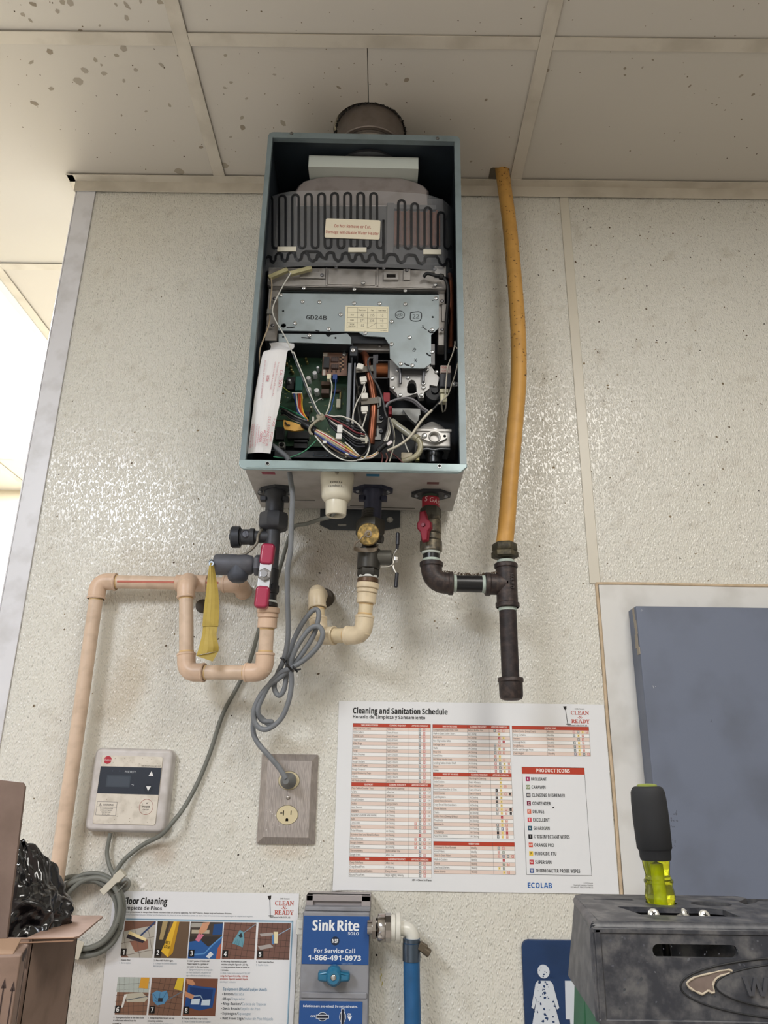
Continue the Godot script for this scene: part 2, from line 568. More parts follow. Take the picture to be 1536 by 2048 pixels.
func wall_patch(x0: float, x1: float, y0: float, y1: float, step := 0.011) -> SurfaceTool:
	var st := sf()
	var nx := int(ceil((x1 - x0) / step))
	var ny := int(ceil((y1 - y0) / step))
	var cs := []
	for j in ny + 1:
		for i in nx + 1:
			cs.append(wall_tone(lerpf(x0, x1, float(i) / nx), lerpf(y0, y1, float(j) / ny)).srgb_to_linear())
	for j in ny:
		for i in nx:
			for k in [[0, 0], [0, 1], [1, 1], [0, 0], [1, 1], [1, 0]]:
				st.set_color(cs[(j + k[1]) * (nx + 1) + i + k[0]])
				st.set_normal(Vector3(0, 0, 1))
				st.set_uv(Vector2(i + k[0], j + k[1]))
				st.add_vertex(V(lerpf(x0, x1, float(i + k[0]) / nx), lerpf(y0, y1, float(j + k[1]) / ny), 0))
	ink = wall_tone(x0, y0)
	var c := Vector3((x0 + x1) / 2, EYE + (y0 + y1) / 2, 0)
	for s in [-1.0, 1.0]:
		quad(st, c + Vector3(s * (x1 - x0) / 2, -(y1 - y0) / 2, 0), c + Vector3(s * (x1 - x0) / 2, (y1 - y0) / 2, 0), c + Vector3(s * (x1 - x0) / 2, (y1 - y0) / 2, -0.004), c + Vector3(s * (x1 - x0) / 2, -(y1 - y0) / 2, -0.004), Vector3(s, 0, 0))
		quad(st, c + Vector3(-(x1 - x0) / 2, s * (y1 - y0) / 2, 0), c + Vector3((x1 - x0) / 2, s * (y1 - y0) / 2, 0), c + Vector3((x1 - x0) / 2, s * (y1 - y0) / 2, -0.004), c + Vector3(-(x1 - x0) / 2, s * (y1 - y0) / 2, -0.004), Vector3(0, s, 0))
	ink = Color.WHITE
	return st

func fleck(st: SurfaceTool, p: Vector3, r: float, u: Vector3, v: Vector3, n: Vector3) -> void:   # one irregular speck of grease, a fraction of a millimetre proud
	var k := rng.randi_range(5, 7)
	var a0 := rng.randf() * TAU
	var el := rng.randf_range(0.45, 1.0)
	var ring := []
	for i in k:
		var a := TAU * i / k
		var q := Vector2(cos(a), sin(a) * el) * r * rng.randf_range(0.65, 1.15)
		q = q.rotated(a0)
		ring.append(p + u * q.x + v * q.y)
	for i in k: tri(st, p + n * r * 0.12, ring[i], ring[(i + 1) % k], n, n, n)

func pebbles() -> ImageTexture:                           # relief of the pebbled panel: upright grains scattered over a tile of 16 cm
	var n := 1024
	var h := PackedFloat32Array()
	h.resize(n * n)
	rng.seed = 101
	for i in 1500:
		var cx := rng.randf() * n
		var cy := rng.randf() * n
		var sx := rng.randf_range(5.5, 9.5)
		var sy := sx * rng.randf_range(1.3, 2.3)
		var lean := rng.randf_range(-0.25, 0.25)
		var amp := rng.randf_range(0.25, 1.0)
		var rx := int(sx * 2.4)
		var ry := int(sy * 2.2)
		for y in range(-ry, ry + 1):
			var row := posmod(int(cy) + y, n) * n
			for x in range(-rx, rx + 1):
				var u := (x + y * lean) / sx
				var v := y / sy
				var d := u * u + v * v
				if d > 4.0: continue
				var k := 1.0 - d * 0.25
				h[row + posmod(int(cx) + x, n)] += amp * k * k
	var im := Image.create(n, n, false, Image.FORMAT_RF)
	for y in n:
		for x in n:
			im.set_pixel(x, y, Color(h[y * n + x] * 0.5, 0, 0))
	im.bump_map_to_normal_map(7.0)
	return ImageTexture.create_from_image(im)

func room() -> void:
	stain.seed = 11; stain.frequency = 0.03; stain.fractal_octaves = 4
	fine.seed = 23; fine.frequency = 0.02; fine.fractal_octaves = 3
	# pebbled fibreglass panel
	var bump := pebbles()
	var wm := StandardMaterial3D.new()
	wm.vertex_color_use_as_albedo = true
	wm.roughness = 0.2
	wm.metallic_specular = 0.52
	wm.normal_enabled = true
	wm.normal_texture = bump
	wm.normal_scale = 1.7
	wm.uv1_triplanar = true
	wm.uv1_world_triplanar = true
	wm.uv1_scale = Vector3(11.6, 9.8, 11.0)
	var core := sf()
	span(core, V(-0.652, -EYE, -0.12), V(1.85, 1.156 + 0.06, -0.004))
	var wall := struct("wall_back", core, M(hx("d4d0c4"), 0.7), "cream pebbled wall panels behind the water heater", "wall")
	part("panel", wall_patch(-0.651, 0.3605, -0.42, 1.156), wm, wall)
	part("panel", wall_patch(0.3605, 1.85, 0.3075, 1.156), wm, wall)
	part("panel", wall_patch(-0.651, 1.85, -EYE, -0.42, 0.06), wm, wall)
	# grease specks of the wall
	rng.seed = 77
	var fk := sf()
	for i in 2000:
		var x := rng.randf_range(-0.6, 0.85)
		var y := rng.randf_range(-0.3, 1.14)
		var dens := 0.10 + 0.5 * smoothstep(0.3, 0.9, y) * smoothstep(-0.1, 0.5, x) + 0.45 * exp(-pow((y - 0.93) / 0.12, 2.0)) * smoothstep(0.1, 0.4, x) + 0.4 * exp(-pow((y - 0.36) / 0.07, 2.0) - pow((x + 0.12) / 0.16, 2.0))
		if x > 0.35 and y < 0.31: continue
		if rng.randf() > dens: continue
		ink = hx(["5a4b3a", "3a3029", "73644e", "8a7a60"][rng.randi() % 4])
		fleck(fk, V(x, y, 0.0002), rng.randf_range(0.0007, 0.0023) * (1.35 if rng.randf() < 0.12 else 1.0), Vector3(1, 0, 0), Vector3(0, 1, 0), Vector3(0, 0, 1))
	for q in [[285, 1772, 3.0], [325, 1745, 1.4], [395, 1745, 1.6], [490, 1749, 2.2], [552, 1756, 2.0], [1010, 1885, 1.4], [278, 1765, 1.8]]:
		ink = hx("efece6")
		for k in 4: fleck(fk, W(q[0] + rng.randf_range(-5, 5), q[1] + rng.randf_range(-4, 4), 0.0002), q[2] * 0.0009, Vector3(1, 0, 0), Vector3(0, 1, 0), Vector3(0, 0, 1))
	ink = hx("15120f")
	fleck(fk, W(753, 1910, 0.0002), 0.0022, Vector3(1, 0, 0), Vector3(0, 1, 0), Vector3(0, 0, 1))
	ink = hx("b9ad55")
	for k in 9: fleck(fk, W(762 + rng.randf_range(-3, 4), 1938 + k * 4, 0.0002), rng.randf_range(0.0007, 0.0018), Vector3(0.5, 0, 0), Vector3(0, 2, 0), Vector3(0, 0, 1))
	ink = Color.WHITE
	stuff(part("grease_speck", fk, M(Color.WHITE, 0.8, 0, {"ink": 1}), wall))
	# corner trim at the free end of the wall, joint strip between the panels, angle along the ceiling
	var tm := M(hx("dcdce0"), 0.35, 0, {"grime": 3.0})
	var t1 := sf()
	box(t1, V(-0.6325, -0.222, 0.0015), Vector3(0.039, 2.756, 0.003), 0.001)
	box(t1, V(-0.6535, -0.222, -0.06), Vector3(0.003, 2.756, 0.126), 0.001)
	struct("trim_1", t1, tm, "smooth white corner trim on the left end of the wall", "trim")
	var t2 := sf()
	box(t2, V(0.3605, 0.7315, 0.001), Vector3(0.0185, 0.847, 0.0025), 0.001)
	struct("trim_2", t2, M(hx("d4cebf"), 0.35), "narrow cream joint strip between two wall panels", "trim")
	var t3 := sf()
	box(t3, V(0.596, 1.142, 0.0045), Vector3(2.508, 0.027, 0.002), 0.0006)
	box(t3, V(0.59, 1.1545, 0.0135), Vector3(2.52, 0.002, 0.02), 0.0006)
	box(t3, V(-0.657, 1.142, -0.06), Vector3(0.002, 0.027, 0.13), 0.0006)
	box(t3, V(-0.664, 1.1545, -0.052), Vector3(0.016, 0.002, 0.15), 0.0006)
	struct("trim_3", t3, M(hx("d2cabb"), 0.5, 0, {"grime": 2.0}), "painted metal angle where the wall meets the ceiling", "trim")
	ceiling()
	doorway()
	# the rest of the room, out of the frame except for the far wall on the left
	var fl := sf()
	span(fl, V(-3.0, -EYE - 0.1, -2.0), V(1.85, -EYE, 3.4))
	struct("floor", fl, M(hx("a49a90"), 0.45), "brown quarry tile kitchen floor", "floor")
	var shell := [["wall_right", Vector3(1.85, -EYE, -2.0), Vector3(1.95, 1.3, 3.4), "bab4aa"], ["wall_left", Vector3(-3.1, -EYE, -2.0), Vector3(-3.0, 1.3, 3.4), "bab4aa"], ["wall_front", Vector3(-3.0, -EYE, 3.4), Vector3(1.85, 1.3, 3.5), "b8b2a8"]]
	for w in shell:
		var s := sf()
		span(s, w[1] + Vector3(0, EYE, 0), w[2] + Vector3(0, EYE, 0))
		struct(w[0], s, M(hx(w[3]), 0.6), "plain light kitchen wall out of the picture", "wall")
	var fw := sf()
	span(fw, V(-3.0, -EYE, -1.97), V(1.85, 1.3, -1.87))
	struct("wall_far", fw, M(hx("e6d9bf"), 0.6), "pale beige far wall seen past the left end of the wall", "wall")

func ceiling() -> void:
	var slab := sf()
	span(slab, V(-3.0, 1.30, -2.0), V(1.85, 1.4, 3.4))
	var c := struct("ceiling", slab, M(hx("b5ada0"), 0.9), "suspended ceiling of stained white tiles in a painted grid", "ceiling")
	var tile_m := M(Color.WHITE, 0.55, 0, {"ink": 1})
	var xs := [-2.798, -2.188, -1.578, -0.966, -0.354, 0.258, 0.87, 1.48, 1.85]
	var zs := [-1.87, -1.503, -0.893, -0.283, 0.327, 0.937, 1.547, 2.157, 2.767, 3.4]
	rng.seed = 9
	for i in xs.size() - 1:
		for j in zs.size() - 1:
			var x0: float = xs[i]
			var x1: float = xs[i + 1]
			var z0: float = zs[j]
			var z1: float = zs[j + 1]
			if i == 2 and j in [1, 2, 6, 7]: continue
			if i == 5 and j in [5, 6]: continue
			var cuts := [[x0, x1, z0, z1]]
			if z0 < 0.0 and z1 > 0.0:                     # cut round the end of the wall
				cuts = [[x0, x1, 0.0, z1]] if x0 > -0.7 else [[x0, x1, z0, z1]]
				if i == 3: cuts = [[x0, -0.656, z0, 0.0], [x0, x1, 0.0, z1]]
				if i == 4: cuts = [[x0, -0.0432, 0.0, z1], [-0.0418, x1, 0.0, z1]]
			elif z1 <= 0.0 and i == 3: cuts = [[x0, -0.656, z0, z1]]
			elif z1 <= 0.0 and i > 3: continue
			for q in cuts:
				var st := sf()
				ink = hx("cfc9bf").lerp(hx("c7c0b5"), rng.randf())
				var poly := PackedVector2Array([Vector2(q[0], q[2]), Vector2(q[1], q[2]), Vector2(q[1], q[3]), Vector2(q[0], q[3])])
				var holes := []
				if i == 4 and q[2] == 0.0:                # notches for the flue and for the gas hose
					poly = Geometry2D.clip_polygons(poly, circle(Vector2(-0.044, 0.137), 0.067, 40))[0]
					if q[1] > 0.2: poly = Geometry2D.clip_polygons(poly, rrect(Vector2(0.222, 0.02), 0.04, 0.06, 0.006))[0]
				prism(st, poly, Transform3D(Basis(Vector3(1, 0, 0), PI / 2), V(0, 1.159, 0)), 0.012, holes)
				ink = Color.WHITE
				part("ceiling_tile", st, tile_m, c)
	var bm := M(hx("cfc7b9"), 0.5, 0, {"grime": 2.0})
	for x in xs.slice(1, -1):
		var far: float = 0.02 if x > -0.7 else -1.87
		var b := sf()
		box(b, V(x, 1.156, (far + 3.4) / 2), Vector3(0.024, 0.002, 3.4 - far), 0.0006)
		box(b, V(x, 1.175, (far + 3.4) / 2), Vector3(0.003, 0.036, 3.4 - far))
		part("grid_bar", b, bm, c)
	for z in zs.slice(1, -1):
		for i in xs.size() - 1:
			if z < 0.0 and i >= 4: continue
			if (i == 2 and (z == -0.893 or z == 2.157)) or (i == 5 and z == 1.547): continue
			var x0: float = xs[i] + 0.012
			var x1: float = xs[i + 1] - 0.012
			if z < 0.0 and i == 3: x1 = -0.656
			var b := sf()
			box(b, V((x0 + x1) / 2, 1.1563, z), Vector3(x1 - x0, 0.002, 0.024), 0.0006)
			box(b, V((x0 + x1) / 2, 1.175, z), Vector3(x1 - x0, 0.036, 0.003))
			part("grid_bar", b, bm, c)
	# brown drips and grime on the tiles
	rng.seed = 31
	var fk := sf()
	var n := Vector3(0, -1, 0)
	for s in SPOTS:
		var d := ray(s[0], s[1])
		var p := cam_at + d * ((EYE + 1.1588 - cam_at.y) / d.y)
		ink = hx(["a49a8a", "978b7a", "a89e90"][rng.randi() % 3])
		fleck(fk, p, s[2] * 0.00062, Vector3(1, 0, 0), Vector3(0, 0, 1), n)
	for i in 260:
		var px := rng.randf_range(10, 1520)
		var py := rng.randf_range(0, 345)
		if px > 1000 and rng.randf() < 0.5: continue
		var d := ray(px, py)
		var p := cam_at + d * ((EYE + 1.1588 - cam_at.y) / d.y)
		ink = hx(["8f8370", "7a6c58", "5b4d3c"][rng.randi() % 3])
		fleck(fk, p, rng.randf_range(0.0008, 0.002), Vector3(1, 0, 0), Vector3(0, 0, 1), n)
	ink = Color.WHITE
	stuff(part("grease_speck", fk, M(Color.WHITE, 0.8, 0, {"ink": 1}), c))
const SPOTS := [[66, 8, 12], [125, 4, 12], [140, 5, 12], [254, 11, 14], [253, 36, 10], [232, 9, 6], [281, 2, 9], [320, 4, 9], [45, 29, 8], [61, 41, 8], [115, 23, 8], [161, 60, 8], [199, 51, 6], [247, 97, 12], [233, 111, 10], [191, 120, 8], [203, 130, 6], [323, 130, 12], [208, 147, 10], [169, 141, 12], [157, 163, 14], [103, 178, 10], [69, 207, 14], [271, 139, 8], [248, 161, 8], [340, 211, 9], [62, 125, 12], [100, 104, 12], [549, 149, 8], [451, 111, 7], [450, 176, 7], [462, 165, 7], [493, 197, 6], [357, 342, 18], [449, 331, 16], [486, 255, 13], [484, 235, 9], [566, 247, 14], [402, 294, 9], [461, 274, 7], [677, 175, 10], [292, 223, 6], [243, 231, 6], [813, 160, 8], [773, 168, 6], [1380, 172, 6], [1482, 152, 7], [1250, 150, 5], [1285, 135, 5], [1250, 137, 5], [1507, 189, 6], [1306, 120, 5], [942, 323, 5], [972, 200, 6], [1095, 141, 6], [1360, 265, 4]]

func doorway() -> void:
	# smooth white surround with a bead of old caulk, and the grey slab that hangs in it
	var fr := sf()
	box(fr, V(1.108, -0.6465, 0.0005), Vector3(1.484, 1.908, 0.003), 0.001)
	var frame := struct("trim_4", fr, M(hx("dcdbd8"), 0.4, 0, {"grime": 1.7}), "smooth white surround of the grey door", "trim")
	var ck := sf()
	var pts := []
	for i in 24: pts.append(V(0.3632 + 0.0006 * sin(i * 2.1), -1.55 + i * (1.858 / 23.0), 0.001))
	tube(ck, cat(pts, 3), 0.0028, 8)
	pts = []
	for i in 18: pts.append(V(0.362 + i * 0.0875, 0.3085 + 0.0007 * sin(i * 1.7), 0.001))
	tube(ck, cat(pts, 3), 0.0028, 8)
	part("caulk_bead", ck, M(hx("ccb699"), 0.7, 0, {"grime": 9.0}), frame)
	var dr := sf()
	box(dr, V(0.875, -0.669, 0.021), Vector3(0.924, 1.862, 0.038), 0.0015)
	var door := struct("door_1", dr, M(hx("6f7789"), 0.5, 0, {"grime": 1.3}), "grey painted door slab in the white surround", "door")
	rng.seed = 4
	var ch := sf()
	ink = hx("a39a8c")
	for i in 7:                                           # paint worn off the edge near the top corner
		var y := 0.255 - i * 0.011
		box(ch, V(0.4128, y, 0.036 - rng.randf() * 0.009), Vector3(0.0014, 0.012, rng.randf_range(0.006, 0.013)), 0.0005)
	ink = Color.WHITE
	part("worn_edge", ch, M(Color.WHITE, 0.8, 0, {"ink": 1}), door)
	var sm := sf()
	for s in [[1345, 1625, 5], [1352, 1640, 6], [1340, 1650, 5], [1350, 1683, 3], [1345, 1693, 3], [1420, 1442, 3], [1300, 1640, 2], [1306, 1374, 2.4], [1284, 1221, 1.6]]:
		for k in 5:
			ink = hx("c9ccd2") if s[2] < 2.5 else hx("5b606c")
			fleck(sm, W(s[0] + rng.randf_range(-1, 1) * s[2] * 2, s[1] + rng.randf_range(-1, 1) * s[2], 0.0401), s[2] * 0.0003, Vector3(1, 0, 0), Vector3(0, 1, 0), Vector3(0, 0, 1))
	ink = Color.WHITE
	stuff(part("scuff", sm, M(Color.WHITE, 0.8, 0, {"ink": 1}), door))

# ================================================================ things printed or fixed flat on the wall
const RED := "b8402c"
const PEACH := "e7d2c7"
func table(x: float, y: float, cols: Array, w: float, rows: Array, rh := 5.62) -> float:
	# cols: x of the column lines; a row is "=HEAD" or "item|frequency|icons"
	var y0 := y
	var band := 0
	for r in rows:
		if r.begins_with("="):
			pr_rect(x, y, w, rh, RED, 0)
			var heads: PackedStringArray = r.substr(1).split("|")
			for k in heads.size():
				var a: float = cols[k - 1] if k > 0 else x
				var b: float = cols[k] if k < cols.size() and heads.size() > 1 else x + w
				pr_text(heads[k], (a + b) * 0.5, y + rh * 0.74, 2.5, "fbeae2", 1, 0.68, "Droid Sans Bold")
			band = 0
		else:
			var f: PackedStringArray = r.split("|")
			pr_rect(x, y, w, rh, PEACH if band % 2 == 0 else "f2f1ef", 0)
			band += 1
			pr_text(f[0], x + 1.0, y + rh * 0.75, 2.9, "332c28", 0, 0.72, "Droid Sans")
			pr_text(f[1], cols[0] + 1.2, y + rh * 0.75, 2.9, "332c28", 0, 0.72, "Droid Sans")
			var ix := x + w - 26.0
			for ch in f[2]:
				if ICON.has(ch):
					var ic: Array = ICON[ch]
					pr_rect(ix, y + 0.9, 3.4, rh - 1.6, ic[0], 2)
					if ic[2]: pr_rect(ix + 0.7, y + 1.5, 2.0, rh - 2.8, "f0ece8", 3)
					pr_text(ic[1], ix + 1.7, y + rh * 0.7, 1.7, ic[3], 1, 0.8, "Droid Sans Bold", 4)
				elif ch == "c": pr_text("CIP", ix, y + rh * 0.72, 2.2, "4a4440", 0, 0.9, "Droid Sans")
				ix += 7.0
		pr_rect(x, y, w, 0.28, "4b4a48", 1)
		y += rh
	pr_rect(x, y, w, 0.28, "4b4a48", 1)
	for c in cols: pr_rect(c, y0, 0.28, y - y0, "4b4a48", 1)
	pr_rect(x, y0, 0.28, y - y0, "4b4a48", 1); pr_rect(x + w, y0, 0.28, y - y0, "4b4a48", 1)
	return y
const ICON := {"g": ["1f4a58", "G", true, "1f4a58"], "r": ["c9605a", "D", true, "c9605a"], "p": ["f1d98c", "P", false, "2a2412"], "d": ["d98a76", "SS", true, "b84a40"], "i": ["242022", "i", false, "f0e8e0"], "b": ["2f4a7c", "W", true, "2f4a7c"], "x": ["b83038", "E", false, "f8ece8"], "v": ["6d7c68", "CV", true, "56664f"]}

func clean_logo(x: float, y: float, k: float) -> void:    # push broom and lettering; the cartoon figure of the print is left out
	pr_line([[x + 3.2 * k, y + 4.5 * k], [x + 5.4 * k, y + 27.5 * k]], 0.9 * k, "2a2624", 2)
	pr_poly([[x - 0.4 * k, y + 0.6 * k], [x + 5.2 * k, y], [x + 5.0 * k, y + 4.6 * k], [x + 3.2 * k, y + 6.2 * k], [x + 1.6 * k, y + 5.4 * k]], "201c1c", 2)
	pr_oval(x + 6.6 * k, y + 28.3 * k, 4.6 * k, 0.8 * k, "2a2624", 2)
	pr_text("Little Caesars", x + 26.5 * k, y + 5.0 * k, 1.9 * k, "3a302c", 1, 0.85, "Droid Serif Bold")
	pr_text("CLEAN", x + 26.5 * k, y + 13.4 * k, 6.2 * k, RED, 1, 0.98, "Droid Serif Bold")
	pr_text("-N-", x + 26.5 * k, y + 19.6 * k, 4.6 * k, RED, 1, 1.0, "Droid Serif Bold")
	pr_text("READY", x + 26.5 * k, y + 26.6 * k, 6.0 * k, RED, 1, 1.0, "Droid Serif Bold")
	pr_text("Partnered with ECOLAB", x + 20.5 * k, y + 31.2 * k, 2.1 * k, "2a2624", 1, 0.9, "Droid Serif Bold")

func sheet(parent: Node3D, w: float, h: float, o: Vector3, lift: Callable) -> void:
	var st := sf()
	var nx := 36
	var ny := 24
	var P := func(i: int, j: int, back: bool) -> Vector3:
		var x := w * i / nx
		var y := h * j / ny
		return o + Vector3(x, -y, lift.call(x, y) - (0.0004 if back else 0.0))
	for j in ny:
		for i in nx:
			for b in [false, true]:
				quad(st, P.call(i, j, b), P.call(i + 1, j, b), P.call(i + 1, j + 1, b), P.call(i, j + 1, b), Vector3(0, 0, -1 if b else 1))
	for i in nx:
		for j in [0, ny]: quad(st, P.call(i, j, false), P.call(i + 1, j, false), P.call(i + 1, j, true), P.call(i, j, true), Vector3(0, 1 if j == 0 else -1, 0))
	for j in ny:
		for i in [0, nx]: quad(st, P.call(i, j, false), P.call(i, j + 1, false), P.call(i, j + 1, true), P.call(i, j, true), Vector3(-1 if i == 0 else 1, 0, 0))
	part("paper", st, M(hx("e6e7e9"), 0.35), parent)

func schedule() -> void:
	var o := V(-0.0731, 0.1063, 0.0016)
	var t := thing("poster", "white laminated cleaning and sanitation schedule with red table headings, under the capped gas pipe", "poster", o + Vector3(0, -0.279, 0))
	sheet(t, 0.432, 0.278, o, func(x: float, y: float) -> float:
		return 0.006 * pow(clampf((0.022 - x) / 0.022, 0, 1), 2.0) * smoothstep(0.24, 0.278, y))
	pr_begin(o)
	pr_fit("Cleaning and Sanitation Schedule", 23.3, 19.4, 9.2, 153.4, "121212", "Droid Sans Bold")
	pr_fit("Cleaning and Sanitation Schedule", 23.65, 19.4, 9.2, 153.4, "121212", "Droid Sans Bold", 3)
	pr_fit("Horario de Limpieza y Saneamiento", 23.5, 27.2, 5.2, 117.0, "2c2c2c", "Droid Sans Bold")
	var t1 := ["=SMALLWARES/UTENSILS|CLEANING FREQUENCY|APPROVED CHEMICALS"]
	for s in ["Deep Dish Pan Covers|After Use", "Pizza Cutters", "Cheese Cups", "Topping Scoops", "Make Rings", "Spatulas", "Tongs", "Pastry Brushes", "Ladles", "Dough Dockers", "Shakers (All Types)", "Dough Scrapers", "Liquid Measuring Cups", "Whisks", "All Plastic Lexans|At Closing"]:
		t1.append((s if "|" in s else s + "|Every 4 hours") + "| gr")
	t1.append("=EQUIPMENT|CLEANING FREQUENCY|APPROVED CHEMICALS")
	for s in ["Prep Tables/Counter Tops|After Use/At Opening| grc", "VCM's|After Use| grc", "Rounders|After Use| grc", "Dough Dividers|After Use| grc", "Scales|Every 4 hours| grc", "Auto Saucers|At Closing| grc", "Sheeters|At Closing| grc", "Retarders (outside and inside)|At Closing| grc", "Rails|At Closing| grc", "Cres Cores|At Closing|dgrc", "Ready Racks|At Closing|dgr", "Ticket Minders|At Closing| gr", "Stainless Steel and Metal Surfaces|At Closing| x", "Mike Machines|At Closing|dgrc", "Dough Dividers|At Closing|dgrc", "Oil Sprayers|At Closing|dgrc", "Thermometers|Before/After Use| b", "Dough Press|After Use| gr"]: t1.append(s)
	t1.append("=PANS|CLEANING FREQUENCY|APPROVED CHEMICALS")
	for s in ["Deep Dish Pans|After Use| gr", "Crazy Bread Pans|At Closing| gr", "Pan at Crazy Bread Station|Every 4 hours| gr", "Round Pizza Pans|Wipe Nightly; Weekly| gr"]: t1.append(s)
	var ye := table(23.7, 34.6, [78.2, 114.3], 125.4, t1)
	pr_text("CIP = Clean In Place", 149.0, ye + 4.6, 2.6, "2c2c2c", 2, 0.85, "Droid Sans Bold")
	var t2 := ["=BACK OF THE HOUSE|CLEANING FREQUENCY|APPROVED CHEMICALS", "Compartment Sinks/Prep Sinks|Before & After Use|grd", "Walk-in Glass Cooler Doors|At Closing| p", "Restrooms|At Closing| xp", "Non Slip Rubber Mats|At Closing| rx", "Garbage Cans|At Closing|gd", "Walls|At Closing|gpd", "Mop Sink|At Closing|grd", "Hand Sinks|At Closing|dp", "Hot Water Heater Area|At Closing|gpd", "Landing Tables Under-Shelf|At Closing|rgpd", "Floors|At Closing|rgpd", "Tables|At Closing|rgpd",
		"=FRONT OF THE HOUSE|CLEANING FREQUENCY|APPROVED CHEMICALS", "Windows|Morning/At Opening| p", "Soda Coolers|Every 4 hours| p", "Salad Cooler|Every 4 hours| pd", "Front Door/Handles & Glass|Every 4 hours|ip", "Front Counter|Every 4 hours|gpri", "Cash Registers|At Closing|ip", "Caesar Vision Screens|At Closing|ip", "Crazy Bread Merchandisers|At Closing|gp", "Phone Stations|At Closing|gpri", "Chairs|At Closing|gpdi", "Lobby Floors (Sweep & Mop)|At Closing| x", "Thresholds|At Closing| pd", "Baseboards|At Closing|gpd", "Walls|At Closing|gbd", "i7 Panelings|At Closing|ipx", "Pass Thru Doors|At Closing|gpd"]
	table(152.4, 34.8, [208.4, 243.3], 124.2, t2)
	table(152.4, 208.3, [208.5, 243.6], 124.6, ["=WEEKLY TASKS", "Cornmeal & Flour Buckets|Weekly|gr", "Hood/Filters|Weekly|dv", "Oven & Oven Filters|Weekly|dbgr", "Walk-in Coolers|Weekly| x", "Drains|Weekly| vd", "Overhead Shelves|Weekly|pv", "Menu Boards|Weekly| pd"])
	table(280.4, 35.2, [335.8], 123.9, ["=MONTHLY TASKS", "Walk-in Cooler (Deep Clean)|Monthly|rgpd", "Energy Curtains|Monthly|gpd", "Freezers|Monthly| gr", "Dunnage Racks|Monthly|gpd", "Dough Racks|Monthly|gpd", "Racks and Storage Areas|Monthly|gpd", "Oven Fingers|Monthly|bpgr"])
	pr_box(293.4, 98, 99.4, 155.2, 0.5, "3a3a3a", 1)
	pr_rect(293.4, 98, 99.4, 10.2, RED, 1)
	pr_fit("PRODUCT ICONS", 316.4, 105.6, 5.4, 53.0, "f6ece6", "Droid Sans Bold", 2)
	var prods := [["BRILLIANT", "a3195b", "B"], ["CARAVAN", "8c9a78", "CV"], ["CLINGING DEGREASER", "2f3140", "CD"], ["CONTENDER", "7a1740", "C"], ["DELUGE", "d9705a", "D"], ["EXCELLENT", "d9505c", "E"], ["GUARDIAN", "1d5068", "G"], ["i7 DISINFECTANT WIPES", "1c1a1e", "i"], ["ORANGE PRO", "d4523f", "OP"], ["PEROXIDE RTU", "f0cc4e", "P"], ["SUPER SAN", "c02f3c", "SS"], ["THERMOMETER PROBE WIPES", "2d4f90", "W"]]
	for i in prods.size():
		var y := 115.9 + i * 11.95
		pr_rect(299.0, y - 3.2, 6.2, 6.4, prods[i][1], 1)
		pr_text(prods[i][2], 302.1, y + 1.6, 3.4, "f2ece4" if i != 9 else "2c2410", 1, 0.8, "Droid Sans Bold", 2)
		pr_text(prods[i][0], 307.6, y + 2.3, 4.8, "222224", 0, 0.72, "Droid Sans Bold", 2)
	pr_fit("ECOLAB", 294.7, 271.0, 7.2, 36.5, "1f63ad", "Droid Sans Bold")
	pr_text("© 2015 Ecolab", 393.4, 264.4, 1.8, "4a4a4a", 2, 0.85)
	pr_text("Cleaning & Sanitation Schedule", 393.4, 267.3, 1.8, "4a4a4a", 2, 0.85)
	pr_text("9221466A-01  TBDCG17031TBDC15", 393.4, 270.2, 1.8, "4a4a4a", 2, 0.85)
	clean_logo(365.4, 3.2, 1.0)
	pr_oval(340.0, 157.5, 1.5, 0.8, "2b2b2d", 3); pr_line([[338, 159], [342, 156]], 0.5, "2b2b2d", 3)
	part("print", pst, M(Color.WHITE, 0.4, 0, {"ink": 1}), t)

